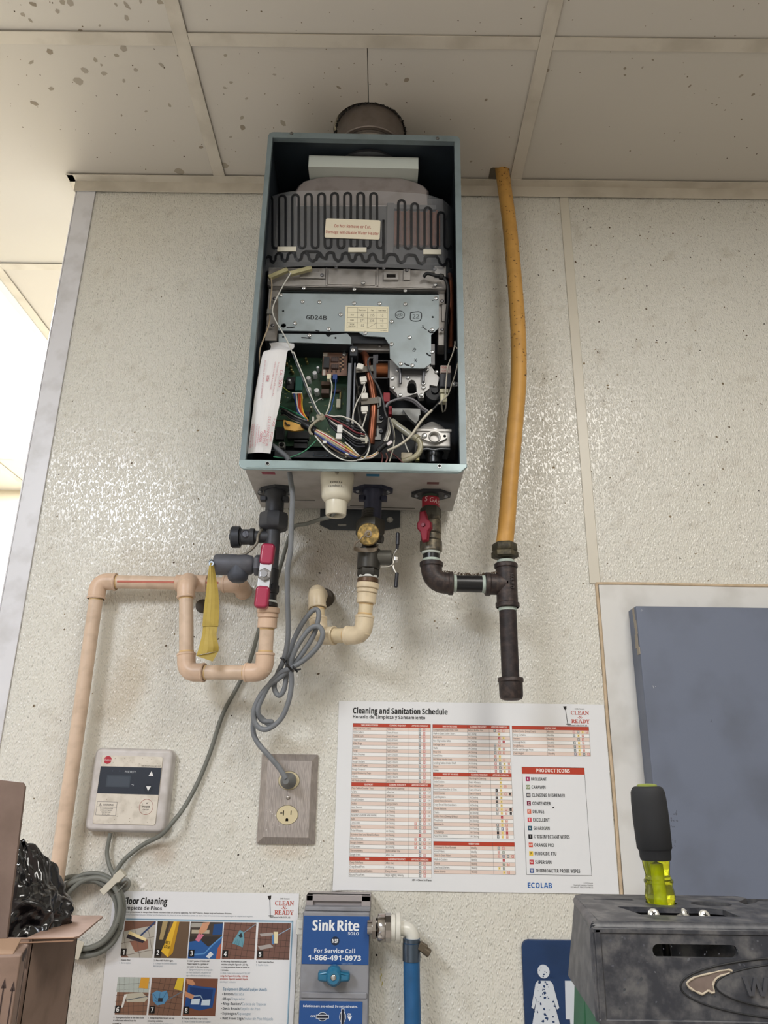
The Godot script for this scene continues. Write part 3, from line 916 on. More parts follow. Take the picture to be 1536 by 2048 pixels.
func photo(x: float, y: float, w: float, h: float, n: int, base: String) -> void:    # a small printed picture with its number
	pr_rect(x, y, w, h, base, 1)
	var fx := func(p: Array) -> Array:
		var q := []
		for e in p: q.append([x + e[0] * w, y + e[1] * h])
		return q
	var tiles := func(c: String, slope: float, gap: float) -> void:
		var k := -1.0
		while k < 2.0:
			var a := maxf(k, 0.0)
			var y0: float = k
			var y1: float = k + slope
			if y0 > 0.01 and y1 > 0.01 and y0 < 0.99 and y1 < 0.99: pr_line(fx.call([[0, y0], [1, y1]]), 0.5, c, 2)
			var x0: float = k
			var x1: float = k - slope * 1.6
			if x0 > 0.01 and x1 > 0.01 and x0 < 0.99 and x1 < 0.99: pr_line(fx.call([[x0, 0], [x1, 1]]), 0.5, c, 2)
			k += gap + a * 0.0
	match n:
		1:
			pr_poly(fx.call([[0, 0.3], [1, 0.1], [1, 1], [0.3, 1], [0, 0.8]]), "b7b2a8", 2)
			pr_poly(fx.call([[0.25, 0.55], [0.8, 0.5], [0.85, 0.75], [0.45, 0.85]]), "8c5f4e", 3)
			for q in [[[0, 0.62], [1, 0.42]], [[0.1, 0.95], [1, 0.78]], [[0.3, 0], [0.62, 1]], [[0, 0.2], [0.2, 0.95]], [[0.75, 0.1], [1, 0.9]]]: pr_line(fx.call(q), 0.5, "6a5a52", 4)
			pr_line(fx.call([[0.55, 0.42], [0.97, 0.03]]), 2.4, "31436b", 5)
			pr_poly(fx.call([[0.22, 0.28], [0.76, 0.47], [0.74, 0.55], [0.18, 0.36]]), "ecd9a4", 6)
			pr_poly(fx.call([[0.18, 0.36], [0.72, 0.55], [0.66, 0.6], [0.14, 0.47]]), "2b2733", 6)
		2:
			pr_poly(fx.call([[0, 0], [0.4, 0], [0.2, 1], [0, 1]]), "40382f", 2)
			pr_poly(fx.call([[0.16, 0], [0.32, 0], [0.22, 0.5], [0.1, 0.5]]), "a89468", 3)
			pr_poly(fx.call([[0.5, 0.0], [0.68, 0.0], [0.56, 0.86], [0.42, 0.98], [0.2, 0.82]]), "e6b83a", 4)
			pr_poly(fx.call([[0.6, 0.0], [0.68, 0.0], [0.56, 0.86], [0.42, 0.98]]), "c2922a", 5)
			pr_text("WET", x + 0.36 * w, y + 0.62 * h, 4.2, "2a2412", 1, 0.7, "Droid Sans Bold", 6, -0.2)
			pr_text("FLOOR", x + 0.34 * w, y + 0.73 * h, 4.0, "2a2412", 1, 0.6, "Droid Sans Bold", 6, -0.2)
		3:
			pr_rect(x, y, w, h * 0.4, "4a4038", 2)
			pr_rect(x + 0.02 * w, y + 0.03 * h, 0.4 * w, 0.12 * h, "a8a49a", 3); pr_rect(x + 0.05 * w, y + 0.22 * h, 0.55 * w, 0.1 * h, "b8ae98", 3)
			pr_poly(fx.call([[0, 0.55], [0.35, 0.5], [0.6, 0.68], [1, 0.42], [1, 1], [0, 1]]), "2b5c9c", 4)
			pr_poly(fx.call([[0.72, 0.06], [1, 0.04], [1, 0.34], [0.7, 0.36]]), "234c82", 4)
			pr_line(fx.call([[0.1, 0.9], [0.5, 0.86], [0.75, 0.6], [1, 0.4]]), 1.8, "5d94cc", 5)
			pr_poly(fx.call([[0.38, 0.02], [0.6, 0.0], [0.5, 0.24], [0.34, 0.36], [0.26, 0.26]]), "cf9a7a", 6)
			pr_poly(fx.call([[0.28, 0.3], [0.44, 0.36], [0.3, 0.55], [0.18, 0.5]]), "d07a90", 6)
			pr_poly(fx.call([[0.55, 0.95], [0.68, 0.8], [0.78, 0.88], [0.66, 0.99]]), "d7dde4", 6)
			pr_poly(fx.call([[0.9, 0.7], [1, 0.55], [1, 1], [0.86, 1]]), "b8624a", 6)
		4:
			tiles.call("4a3630", 0.08, 0.17)
			pr_line(fx.call([[0.56, 0.32], [0.98, 0.04]]), 1.0, "7d93a3", 4)
			pr_poly(fx.call([[0.42, 0.34], [0.5, 0.2], [0.62, 0.26], [0.66, 0.48], [0.62, 0.68], [0.46, 0.62], [0.3, 0.58], [0.34, 0.46]]), "6a9cab", 5)
			pr_poly(fx.call([[0.47, 0.36], [0.55, 0.28], [0.6, 0.4], [0.52, 0.42]]), "2a2c30", 6)
			for q in [[[0.4, 0.5], [0.36, 0.6]], [[0.5, 0.5], [0.5, 0.64]], [[0.58, 0.48], [0.62, 0.64]], [[0.44, 0.46], [0.44, 0.62]]]: pr_line(fx.call(q), 0.7, "4b7c8c", 6)
		5:
			tiles.call("4a3630", 0.05, 0.16)
			pr_poly(fx.call([[0.05, 0.3], [0.45, 0.26], [0.5, 0.34], [0.1, 0.38]]), "a8a09c", 3); pr_poly(fx.call([[0.02, 0.64], [0.4, 0.58], [0.5, 0.66], [0.1, 0.74]]), "a8a09c", 3)
			pr_line(fx.call([[0.6, 0.34], [0.98, 0.14]]), 1.1, "8fa6bd", 4)
			pr_poly(fx.call([[0.48, 0.24], [0.62, 0.24], [0.62, 0.56], [0.5, 0.56]]), "e2d6b0", 5)
			pr_poly(fx.call([[0.44, 0.34], [0.5, 0.3], [0.52, 0.58], [0.46, 0.58]]), "5a86b8", 5)
		6:
			pr_rect(x, y, w, h * 0.4, "b9c2bc", 2)
			tiles.call("5a4a42", -0.06, 0.15)
			pr_poly(fx.call([[0.3, 0.45], [0.8, 0.4], [1, 0.55], [0.9, 0.66], [0.35, 0.66]]), "c3bfae", 3)
			pr_poly(fx.call([[0.72, 0.0], [0.98, 0.0], [0.96, 0.3], [0.68, 0.28]]), "dca23a", 4)
			pr_line(fx.call([[0.3, 0.62], [0.98, 0.5]]), 1.0, "5c666e", 5)
			pr_poly(fx.call([[0.26, 0.46], [0.34, 0.46], [0.26, 0.8], [0.2, 0.82]]), "e6e6e2", 6)
		7:
			tiles.call("4a3830", 0.1, 0.16)
			pr_poly(fx.call([[0.8, 0.0], [0.99, 0.0], [0.97, 0.34], [0.72, 0.3]]), "e2c23c", 4)
			pr_line(fx.call([[0.5, 0.62], [0.98, 0.36]]), 1.2, "6d7a86", 4)
			pr_poly(fx.call([[0.06, 0.42], [0.2, 0.34], [0.34, 0.38], [0.5, 0.34], [0.58, 0.52], [0.46, 0.7], [0.24, 0.74], [0.1, 0.62]]), "5d93bd", 5)
			pr_poly(fx.call([[0.26, 0.54], [0.4, 0.54], [0.4, 0.64], [0.26, 0.64]]), "2a2e36", 6)
			for q in [[[0.1, 0.44], [0.24, 0.6]], [[0.3, 0.4], [0.3, 0.54]], [[0.5, 0.38], [0.4, 0.56]], [[0.14, 0.6], [0.28, 0.66]]]: pr_line(fx.call(q), 0.8, "3d6f9a", 6)
		8:
			pr_poly(fx.call([[0.1, 0.18], [0.96, 0.26], [0.9, 0.78], [0.5, 0.86], [0.04, 0.76]]), "244e8e", 2)
			pr_poly(fx.call([[0.16, 0.24], [0.88, 0.3], [0.84, 0.64], [0.2, 0.66]]), "1a3a70", 3)
			for q in [[0.36, 0.6], [0.68, 0.62]]: pr_poly(fx.call([[q[0] - 0.12, q[1] - 0.04], [q[0] + 0.14, q[1] - 0.06], [q[0] + 0.12, q[1] + 0.1], [q[0] - 0.14, q[1] + 0.1]]), "cfe0ee", 4)
			pr_poly(fx.call([[0.02, 0.02], [0.22, 0.04], [0.32, 0.16], [0.22, 0.2], [0.06, 0.14]]), "c9906c", 5)
			pr_poly(fx.call([[0.0, 0.34], [0.2, 0.42], [0.34, 0.46], [0.26, 0.56], [0.04, 0.5]]), "c9906c", 5)
			pr_line(fx.call([[0.3, 0.48], [0.5, 0.46], [0.58, 0.56]]), 1.4, "9cb4cc", 6)
	pr_rect(x + 0.02 * w, y + h * 0.76, w * 0.17, h * 0.19, "141414", 7)
	pr_text(str(n), x + w * 0.105, y + h * 0.92, h * 0.13, "f4f4f4", 1, 0.9, "Droid Sans Bold", 8)

func floor_poster() -> void:
	var o := V(-0.4028, -0.1772, 0.0016)
	var t := thing("poster", "floor cleaning instruction poster with eight numbered pictures, left of the blue and grey dispenser", "poster", o + Vector3(0, -0.432, 0))
	sheet(t, 0.279, 0.432, o, func(x: float, _y: float) -> float: return 0.002 * pow(clampf((0.03 - x) / 0.03, 0, 1), 2.0))
	pr_begin(o)
	pr_fit("Floor Cleaning", 15.8, 17.6, 9.0, 65.4, "161616", "Droid Sans Bold")
	pr_fit("Floor Cleaning", 16.2, 17.6, 9.0, 65.4, "161616", "Droid Sans Bold", 3)
	pr_fit("Limpieza de Pisos", 15.8, 25.0, 5.0, 58.6, "333333", "Droid Sans Bold")
	pr_fit("Use these procedures to deep clean floors at store close or prior to opening. For NSF* marca, damp mop as business dictates.", 14.0, 29.0, 1.9, 166, "4a4a4a", "Droid Sans Bold")
	pr_fit("Use estos procedimientos para limpiar profundamente los pisos al cerrar la tienda o antes de abrir. Para el mantenimiento, trapee segun lo requiera el negocio.", 14.0, 32.4, 1.8, 198, "8a94a0")
	clean_logo(232.2, 3.2, 0.96)
	pr_box(17.8, 36.6, 254.4, 330, 2.4, "a9c6d8", 0)
	pr_box(18.2, 37.0, 253.6, 329.2, 0.7, "5d7f98", 1)
	var xs := [19.4, 70.0, 119.6, 169.4, 220.6]
	var bs := ["7d5a4c", "6a5644", "3a3430", "7a574c", "74544a"]
	for i in 5: photo(xs[i], 39.8, 48.0, 48.0, i + 1, bs[i])
	var b2 := ["8a6552", "80604e", "7a4e3c"]
	for i in 3: photo([20.2, 69.8, 119.2][i], 113.0, 47.0, 47.0, i + 6, b2[i])
	var caps := [[19.4, ["1.  Sweep floor.", "~1.  Barrer el piso."]], [70.0, ["2.  Place WET FLOOR signs.", "~2.  Coloque los letreros indicando", "~      PISO MOJADO."]], [119.6, ["3.  Add 1 packet of EXCELLENT", "    Floor Cleaner to 4 gallons of", "    hot water in the mop bucket.", "~3.  Agregue un paquete de Limpiador", "~    de Pisos EXCELLENT a 4 galones de", "~    agua caliente en el balde de trapeo."]], [169.4, ["4.  Wet mop floor with EXCELLENT", "    solution using the Figure 8 1,2,3 flip,", "    1,2,3 dip procedure. Allow to stand for", "    5 minutes.", "~4.  Moje el piso con la solucion EXCELLENT", "!    using the Figure 8 1,2,3 flip, 1,2,3 dip", "!    procedure. (Spanish needed). Dejarlo", "~    asentar por 5 minutos."]], [220.6, ["5.  Deck brush the floor.", "~5.  Cepillar el piso."]]]
	for c in caps:
		for k in c[1].size():
			var s: String = c[1][k]
			pr_text(s.trim_prefix("~").trim_prefix("!"), c[0], 92.0 + k * 3.7, 2.0, "8a9aa8" if s[0] == "~" else (RED if s[0] == "!" else "3a3a3c"), 0, 0.82, "Droid Sans Bold" if s[0] != "~" else "Droid Sans")
	var caps2 := [[20.2, ["6.  Squeegee solution to the floor drain", "    or other area where it can be", "    mopped up."]], [69.8, ["7.  Damp mop floor to pick up any", "    remaining solution.", "~7.  Use un trapeador humedo para"]], [119.2, ["8.  Empty and clean mop bucket.", "~8.  Vaciar y limpiar la cubeta de trapear."]]]
	for c in caps2:
		for k in c[1].size():
			var s: String = c[1][k]
			pr_text(s.trim_prefix("~"), c[0], 164.4 + k * 3.7, 2.0, "8a9aa8" if s[0] == "~" else "3a3a3c", 0, 0.84, "Droid Sans Bold" if s[0] != "~" else "Droid Sans")
	pr_fit("Equipment (Blue)/Equipo (Azul):", 174.8, 127.6, 3.4, 64.0, "5f86a4", "Droid Sans Bold")
	var eq := [["Broom/", "Escoba"], ["Mop/", "Trapeador"], ["Mop Bucket/", "Cubeta de Trapear"], ["Deck Brush/", "Cepillo de Piso"], ["Squeegee/", "Squeegee"], ["Wet Floor Sign/", "Aviso de Piso Mojado"]]
	for i in eq.size():
		var y := 133.8 + i * 6.05
		pr_oval(174.6, y - 1.5, 0.6, 0.6, "4a4a4c", 2, 10)
		var w := pr_text(eq[i][0], 176.6, y, 3.2, "4e565e", 0, 0.98, "Droid Sans Bold")
		pr_text(eq[i][1], 176.9 + w, y, 3.2, "8fa6b8", 0, 0.96)
	part("print", pst, M(Color.WHITE, 0.4, 0, {"ink": 1}), t)

func restroom_sign() -> void:
	var o := V(0.2083, -0.2335, 0.0)
	var t := thing("sign", "navy restroom sign with a worn white figure, behind the ladder cap", "sign", o + Vector3(0, -0.2, 0))
	var st := sf()
	cushion(st, rrect(Vector2(0.1, -0.1), 0.2, 0.2, 0.010, 6), Transform3D(Basis(), o + Vector3(0, 0, 0.005)), 0.005, 0.001)
	part("plaque", st, M(hx("1f3a63"), 0.35, 0, {"grime": 3.0}), t)
	var ft1 := sf()
	var fig := func(ft: SurfaceTool, cx: float, man: bool) -> void:
		var X := Transform3D(Basis(), o + Vector3(cx, 0, 0.0062))
		prism(ft, circle(Vector2(0, -0.0405), 0.0088, 18), X, 0.0014)
		if man: prism(ft, PackedVector2Array([Vector2(-0.015, -0.052), Vector2(0.015, -0.052), Vector2(0.017, -0.1), Vector2(0.011, -0.1), Vector2(0.010, -0.16), Vector2(-0.010, -0.16), Vector2(-0.011, -0.1), Vector2(-0.017, -0.1)]), X, 0.0014)
		else: prism(ft, PackedVector2Array([Vector2(-0.009, -0.0525), Vector2(0.009, -0.0525), Vector2(0.0125, -0.056), Vector2(0.020, -0.086), Vector2(0.0165, -0.088), Vector2(0.0115, -0.074), Vector2(0.021, -0.112), Vector2(0.0085, -0.112), Vector2(0.0085, -0.15), Vector2(0.001, -0.15), Vector2(0.001, -0.112), Vector2(-0.001, -0.112), Vector2(-0.001, -0.15), Vector2(-0.0085, -0.15), Vector2(-0.0085, -0.112), Vector2(-0.021, -0.112), Vector2(-0.0115, -0.074), Vector2(-0.0165, -0.088), Vector2(-0.020, -0.086), Vector2(-0.0125, -0.056)]), X, 0.0014)
	fig.call(ft1, 0.03, false)
	part("woman_pictogram", ft1, M(hx("cdd3da"), 0.5), t)
	var ft2 := sf()
	fig.call(ft2, 0.0755, true)
	part("man_pictogram", ft2, M(hx("cdd3da"), 0.5), t)
	rng.seed = 12
	var wr := sf()
	ink = hx("1f3a63")
	for i in 60:                                          # where the white has been scraped off
		var p := Vector3(0.03 + rng.randfn() * 0.009, -0.036 - pow(rng.randf(), 1.2) * 0.085, 0.0063)
		fleck(wr, o + p, rng.randf_range(0.0006, 0.0024), Vector3(1, 0, 0), Vector3(0, 1, 0), Vector3(0, 0, 1))
	ink = Color.WHITE
	stuff(part("scraped_spot", wr, M(Color.WHITE, 0.5, 0, {"ink": 1}), t))

func outlet() -> void:
	var c := V(-0.1478, -0.0432, 0)
	var t := thing("wall_outlet", "brushed steel duplex outlet plate with ivory sockets, right of the remote control", "outlet", c)
	var st := sf()
	var w := 0.0895
	var h := 0.1315
	var b := 0.010
	var outer := rrect(Vector2.ZERO, w, h, 0.002, 2)
	var o1 := circle(Vector2(0.0005, 0.0262), 0.0172, 28, 0.0142)
	var o2 := circle(Vector2(0.0005, -0.0238), 0.0172, 28, 0.0142)
	prism(st, rrect(Vector2.ZERO, w - 2 * b, h - 2 * b, 0.001, 2), Transform3D(Basis(), c + Vector3(0, 0, 0.007)), 0.002, [o1, o2])
	for i in outer.size():
		var p := outer[i]
		var q := outer[(i + 1) % outer.size()]
		var pi := rrect(Vector2.ZERO, w - 2 * b, h - 2 * b, 0.001, 2)[i]
		var qi := rrect(Vector2.ZERO, w - 2 * b, h - 2 * b, 0.001, 2)[(i + 1) % outer.size()]
		var n := (Vector3(pi.x - p.x, pi.y - p.y, 0).normalized() * -0.6 + Vector3(0, 0, 0.85)).normalized()
		if (p - q).length() > 0.0001: n = (Vector3((p + q).x, 0, 0).normalized() * 0.55 if absf((p - q).x) < 0.001 else Vector3(0, (p + q).y, 0).normalized() * 0.55) + Vector3(0, 0, 0.83)
		quad(st, c + Vector3(p.x, p.y, 0.0035), c + Vector3(q.x, q.y, 0.0035), c + Vector3(qi.x, qi.y, 0.007), c + Vector3(pi.x, pi.y, 0.007), n.normalized())
		quad(st, c + Vector3(p.x, p.y, 0.0), c + Vector3(q.x, q.y, 0.0), c + Vector3(q.x, q.y, 0.0035), c + Vector3(p.x, p.y, 0.0035), Vector3((p + q).x, (p + q).y, 0).normalized())
	var sm := StandardMaterial3D.new()                    # brushed steel: fine vertical grain
	sm.albedo_color = hx("cfc6c1"); sm.metallic = 0.75; sm.roughness = 0.42
	var gn := NoiseTexture2D.new()
	var fn := FastNoiseLite.new(); fn.seed = 8; fn.frequency = 0.05
	gn.noise = fn; gn.width = 256; gn.height = 256; gn.seamless = true
	var gr := Gradient.new(); gr.set_color(0, Color(0.72, 0.72, 0.72)); gr.set_color(1, Color.WHITE); gn.color_ramp = gr
	sm.albedo_texture = gn; sm.uv1_triplanar = true; sm.uv1_scale = Vector3(60, 4, 10)
	part("wall_plate", st, sm, t)
	for s in [0.0262, -0.0238]:
		var sk := sf()
		var rim := circle(Vector2.ZERO, 0.0166, 28, 0.0137)
		var slots := []
		if s < 0: slots = [PackedVector2Array([Vector2(-0.0066, -0.001), Vector2(-0.005, -0.001), Vector2(-0.005, 0.0062), Vector2(-0.0066, 0.0062)]), PackedVector2Array([Vector2(0.0052, 0.0), Vector2(0.0066, 0.0), Vector2(0.0066, 0.0062), Vector2(0.0052, 0.0062)]), PackedVector2Array([Vector2(-0.0022, -0.0092), Vector2(0.0022, -0.0092), Vector2(0.0022, -0.0062), Vector2(0.0012, -0.0048), Vector2(-0.0012, -0.0048), Vector2(-0.0022, -0.0062)])]
		prism(sk, rim, Transform3D(Basis(), c + Vector3(0.0005, s, 0.0082)), 0.004, slots)
		var so := part("socket", sk, M(hx("d3c6a2"), 0.35), t)
		if s < 0:
			var bk := sf()
			box(bk, c + Vector3(0.0005, s, 0.0035), Vector3(0.022, 0.02, 0.001))
			box(bk, c + Vector3(-0.0085, s + 0.0026, 0.0081), Vector3(0.0036, 0.0012, 0.0007))
			part("slot_contact", bk, M(hx("16130f"), 0.7), so)
	screw_at(t, c + Vector3(0.0005, 0.0012, 0.0068), 0.0035, M(hx("b0aaa4"), 0.3, 0.9))
	rng.seed = 2
	var dr := sf()
	ink = hx("d8d4d0")
	for i in 14: fleck(dr, c + Vector3(rng.randf_range(-0.035, -0.008), rng.randf_range(-0.05, -0.01), 0.0071), rng.randf_range(0.0006, 0.0014), Vector3(1, 0, 0), Vector3(0, 1, 0), Vector3(0, 0, 1))
	ink = Color.WHITE
	stuff(part("dried_drop", dr, M(Color.WHITE, 0.5, 0, {"ink": 1}), t))

func remote_control() -> void:
	var c := V(-0.3925, -0.0335, 0)
	var t := thing("remote_control", "dirty white remote control with a dark display, left of the steel outlet", "thermostat", c)
	var B := Basis(Vector3(0, 0, 1), -0.012)
	var F := Transform3D(B, c + Vector3(0, 0, 0.02))
	var st := sf()
	cushion(st, rrect(Vector2.ZERO, 0.124, 0.122, 0.010, 5), F, 0.02, 0.0065)
	part("housing", st, M(hx("cfcac7"), 0.45, 0, {"grime": 6.0}), t)
	var fp := sf()
	cushion(fp, rrect(Vector2(-0.001, 0.0), 0.096, 0.099, 0.003, 3), Transform3D(B, c + B * Vector3(0, 0, 0.0216)), 0.0016, 0.0004)
	part("face_plate", fp, M(hx("dcd5c8"), 0.4, 0, {"grime": 9.0}), t)
	pr_begin(c + B * Vector3(-0.049, 0.0495, 0.0216), B)
	pr_oval(10.2, 6.6, 6.0, 6.0, "b4283a", 1, 24)
	pr_text("Rheem", 10.2, 8.0, 3.0, "f0dcdc", 1, 0.9, "Droid Serif", 2)
	pr_text("Main Remote Control (MC)-1U/T", 94.0, 14.8, 1.5, "3a3634", 2, 0.86)
	pr_rect(0.6, 16.2, 95.4, 39.5, "232c38", 1)
	pr_rect(12.5, 29.0, 37.0, 17.0, "39434f", 2)
	pr_rect(14.5, 31.0, 33.0, 13.0, "414b56", 3)
	pr_text("PRIORITY", 48.0, 25.0, 3.2, "c6cbd0", 1, 0.9)
	pr_oval(31, 22.6, 0.9, 0.9, "3f4a58", 2, 10); pr_oval(20, 22.6, 0.9, 0.9, "3f4a58", 2, 10)
	pr_text("°F", 52.5, 44.5, 3.4, "c6cbd0", 0, 0.9)
	pr_poly([[77.0, 28.5], [84.6, 28.5], [80.8, 21.4]], "e6e6e4", 3)
	pr_poly([[75.2, 43.6], [82.8, 43.6], [79.0, 50.6]], "e6e6e4", 3)
	pr_oval(79, 47, 7.0, 7.0, "1c2430", 2, 20)
	pr_rect(3.0, 67.5, 31.0, 19.5, "6e6a68", 1); pr_rect(3.5, 68.0, 30.0, 18.5, "dcd5c8", 2); pr_rect(3.0, 74.6, 31.0, 0.5, "6e6a68", 3)
	pr_poly([[6.0, 73.6], [10.6, 73.6], [8.3, 69.6]], "4a4644", 3); pr_poly([[6.9, 73.1], [9.7, 73.1], [8.3, 70.6]], "dcd5c8", 4); pr_rect(8.1, 71.2, 0.5, 1.4, "4a4644", 5)
	pr_text("WARNING", 20.5, 73.2, 2.6, "403c3a", 1, 0.9, "Droid Sans Bold", 3)
	for k in 4: pr_text(["TO AVOID SCALDING", "CHECK HOT WATER", "TEMPERATURE", "BEFORE USE"][k], 18.5, 77.8 + k * 2.75, 1.7, "403c3a", 1, 0.86, "Droid Sans Bold", 3)
	var ring := []
	for k in 33: ring.append([79.0 + cos(TAU * k / 32) * 10.6, 73.5 + sin(TAU * k / 32) * 11.0])
	pr_line(ring, 0.5, "a04a44", 2)
	pr_text("POWER", 79, 74.4, 2.5, "2c2826", 1, 0.95, "Droid Sans Bold", 3)
	pr_text("ON/OFF", 79, 78.4, 2.1, "4a4644", 1, 0.9, "Droid Sans", 3)
	pr_oval(79.6, 68.0, 0.9, 0.9, "2a2422", 3, 10)
	rng.seed = 41
	for k in 46:
		var x := rng.randf_range(1, 95)
		var y := [rng.randf_range(2, 15), rng.randf_range(57, 97)][rng.randi() % 2] as float
		pr_oval(x, y, rng.randf_range(0.2, 0.9), rng.randf_range(0.15, 0.5), ["8a7866", "a39484", "6b5a4a"][rng.randi() % 3], 6, 7)
	part("print", pst, M(Color.WHITE, 0.45, 0, {"ink": 1}), t)

func flat_things() -> void:
	schedule()
	floor_poster()
	restroom_sign()
	outlet()
	remote_control()

# ================================================================ pipes, valves, hoses and cords
func bend(st: SurfaceTool, c: Vector3, d1: Vector3, d2: Vector3, leg: float, rad: float, r: float, rim := 0.0, rimw := 0.004, seg := 22) -> void:   # an elbow fitting with raised rims
	var pts := PackedVector3Array()
	pts.append(c + d1 * leg)
	for i in 11:
		var t := i / 10.0
		pts.append((c + d1 * rad) * (1 - t) * (1 - t) + c * 2.0 * t * (1 - t) + (c + d2 * rad) * t * t)
	pts.append(c + d2 * leg)
	tube(st, pts, r, seg)
	if rim > 0.0:
		for d in [d1, d2]: ring(st, c + d * (leg - rimw), d, r + rim, rimw)

func ring(st: SurfaceTool, o: Vector3, d: Vector3, r: float, w: float, inner := -1.0, seg := 24) -> void:   # a collar with soft edges
	var b := minf(w * 0.25, 0.0012)
	var i := 0.0 if inner < 0 else inner
	lathe(st, o, d, [Vector2(0, i), Vector2(0, r - b), Vector2(b, r), Vector2(w - b, r), Vector2(w, r - b), Vector2(w, i)], seg)

func hexnut(st: SurfaceTool, o: Vector3, d: Vector3, r: float, w: float, turn := 0.0) -> void:
	var b := minf(w * 0.16, 0.003)
	lathe(st, o, d, [Vector2(0, 0), Vector2(0, r * 0.9), Vector2(b, r), Vector2(w - b, r), Vector2(w, r * 0.9), Vector2(w, 0)], 6, true, turn)

func threads(st: SurfaceTool, o: Vector3, d: Vector3, r: float, w: float, pitch := 0.0018) -> void:
	var prof := [Vector2(0, 0)]
	var n := int(w / pitch)
	for i in n:
		prof.append(Vector2(i * pitch, r - 0.0006)); prof.append(Vector2((i + 0.5) * pitch, r))
	prof.append(Vector2(w, r - 0.0006)); prof.append(Vector2(w, 0))
	lathe(st, o, d, prof, 22)

var pipe_r := 0.0112
func cpvc(t: Node3D, m: Material, fm: Material, kind: String, a: Array) -> void:
	var st := sf()
	if kind == "pipe":
		rod(st, a[0], a[1], pipe_r, 24, 0.0005)
		part("pipe", st, m, t)
	elif kind == "elbow":
		bend(st, a[0], a[1], a[2], 0.030, 0.017, 0.0142, 0.0007, 0.0045)
		part("elbow", st, fm, t)
	elif kind == "tee":
		rod(st, a[0] - a[1] * 0.026, a[0] + a[1] * 0.026, 0.0142, 24, 0.0008)
		rod(st, a[0], a[0] + a[2] * 0.026, 0.0142, 24, 0.0008)
		part("tee", st, fm, t)
	elif kind == "glue":
		ring(st, a[0] - a[1] * 0.003, a[1], pipe_r + 0.0003, 0.0042, 0.0)
		part("primer_ring", st, M(hx("d6b684"), 0.4), t)
	elif kind == "adapter":                               # threaded adapter, wide end at a[0], going along a[1]
		ring(st, a[0], a[1], 0.0176, 0.009)
		ring(st, a[0] + a[1] * 0.009, a[1], 0.0162, 0.007)
		ring(st, a[0] + a[1] * 0.016, a[1], 0.0150, 0.016)
		part("adapter", st, fm, t)

func dir(a: Vector3, b: Vector3) -> Vector3: return (b - a).normalized()

func left_loop() -> void:
	var m := M(hx("d6bda6"), 0.42, 0, {"grime": 7.0})
	var fm := M(hx("dabca3"), 0.4, 0, {"grime": 6.0})
	var t := thing("water_pipe", "pinkish plastic water pipe run on the left with a hanging U-shaped loop", "pipe", W(380, 1345, 0.075))
	var c0 := W(197, 1163, 0.034)
	var tee := Vector3(W(384, 1163, 0.034).x, c0.y - 0.001, 0.034)
	var endp := Vector3(W(482, 1163, 0.034).x, c0.y - 0.002, 0.034)
	var f1 := Vector3(tee.x, tee.y - 0.004, 0.071)
	var f2 := W(373, 1345, 0.078)
	var f3 := W(528, 1345, 0.098)
	var f4 := W(537, 1215, 0.109)
	cpvc(t, m, fm, "pipe", [Vector3(c0.x, 0.3, 0.034), c0 + Vector3(0, -0.02, 0)])
	cpvc(t, m, fm, "elbow", [c0, Vector3(0, -1, 0), dir(c0, tee)])
	cpvc(t, m, fm, "pipe", [c0 + dir(c0, tee) * 0.02, tee])
	cpvc(t, m, fm, "tee", [tee, dir(c0, tee), dir(tee, f1)])
	cpvc(t, m, fm, "pipe", [tee, endp])
	cpvc(t, m, fm, "elbow", [endp, dir(endp, tee), Vector3(0, -0.2, -1).normalized()])
	cpvc(t, m, fm, "elbow", [f1, dir(f1, tee), dir(f1, f2)])
	cpvc(t, m, fm, "pipe", [f1, f2])
	cpvc(t, m, fm, "elbow", [f2, dir(f2, f1), dir(f2, f3)])
	cpvc(t, m, fm, "pipe", [f2, f3])
	cpvc(t, m, fm, "elbow", [f3, dir(f3, f2), dir(f3, f4)])
	cpvc(t, m, fm, "pipe", [f3, f4])
	cpvc(t, m, fm, "adapter", [f4, dir(f4, f3)])
	cpvc(t, m, fm, "glue", [f2 + dir(f2, f1) * 0.033, dir(f2, f1)])
	cpvc(t, m, fm, "glue", [f3 + dir(f3, f4) * 0.033, dir(f3, f4)])
	cpvc(t, m, fm, "glue", [f4 + dir(f4, f3) * 0.034, dir(f4, f3)])
	cpvc(t, m, fm, "glue", [f2 + dir(f2, f3) * 0.033, dir(f2, f3)])
	cpvc(t, m, fm, "glue", [f3 + dir(f3, f2) * 0.032, dir(f3, f2)])
	cpvc(t, m, fm, "glue", [f1 + dir(f1, f2) * 0.032, dir(f1, f2)])
	cpvc(t, m, fm, "glue", [c0 + Vector3(0, -0.032, 0), Vector3(0, -1, 0)])
	cpvc(t, m, fm, "glue", [c0 + dir(c0, tee) * 0.032, dir(c0, tee)])
	var s := sf()
	var a := c0 + dir(c0, tee) * 0.035
	var b := endp - dir(c0, tee) * 0.035
	box(s, (a + b) * 0.5 + Vector3(0, -0.001, 0.0108), Vector3((b - a).length(), 0.0034, 0.0014), 0.0003)
	var sm := part("printed_stripe", s, M(hx("b8604a"), 0.5), t)
	sm.set_meta("label", "faded red printed stripe")
	var esc := sf()
	lathe(esc, Vector3(W(405, 1212, 0.0).x, W(405, 1212, 0.0).y, 0.0), Vector3(0, 0, 1), [Vector2(0, 0.0), Vector2(0, 0.012), Vector2(0.007, 0.010), Vector2(0.009, 0.006), Vector2(0.009, 0)], 18)
	part("wall_plug", esc, M(hx("4a443c"), 0.7), t)

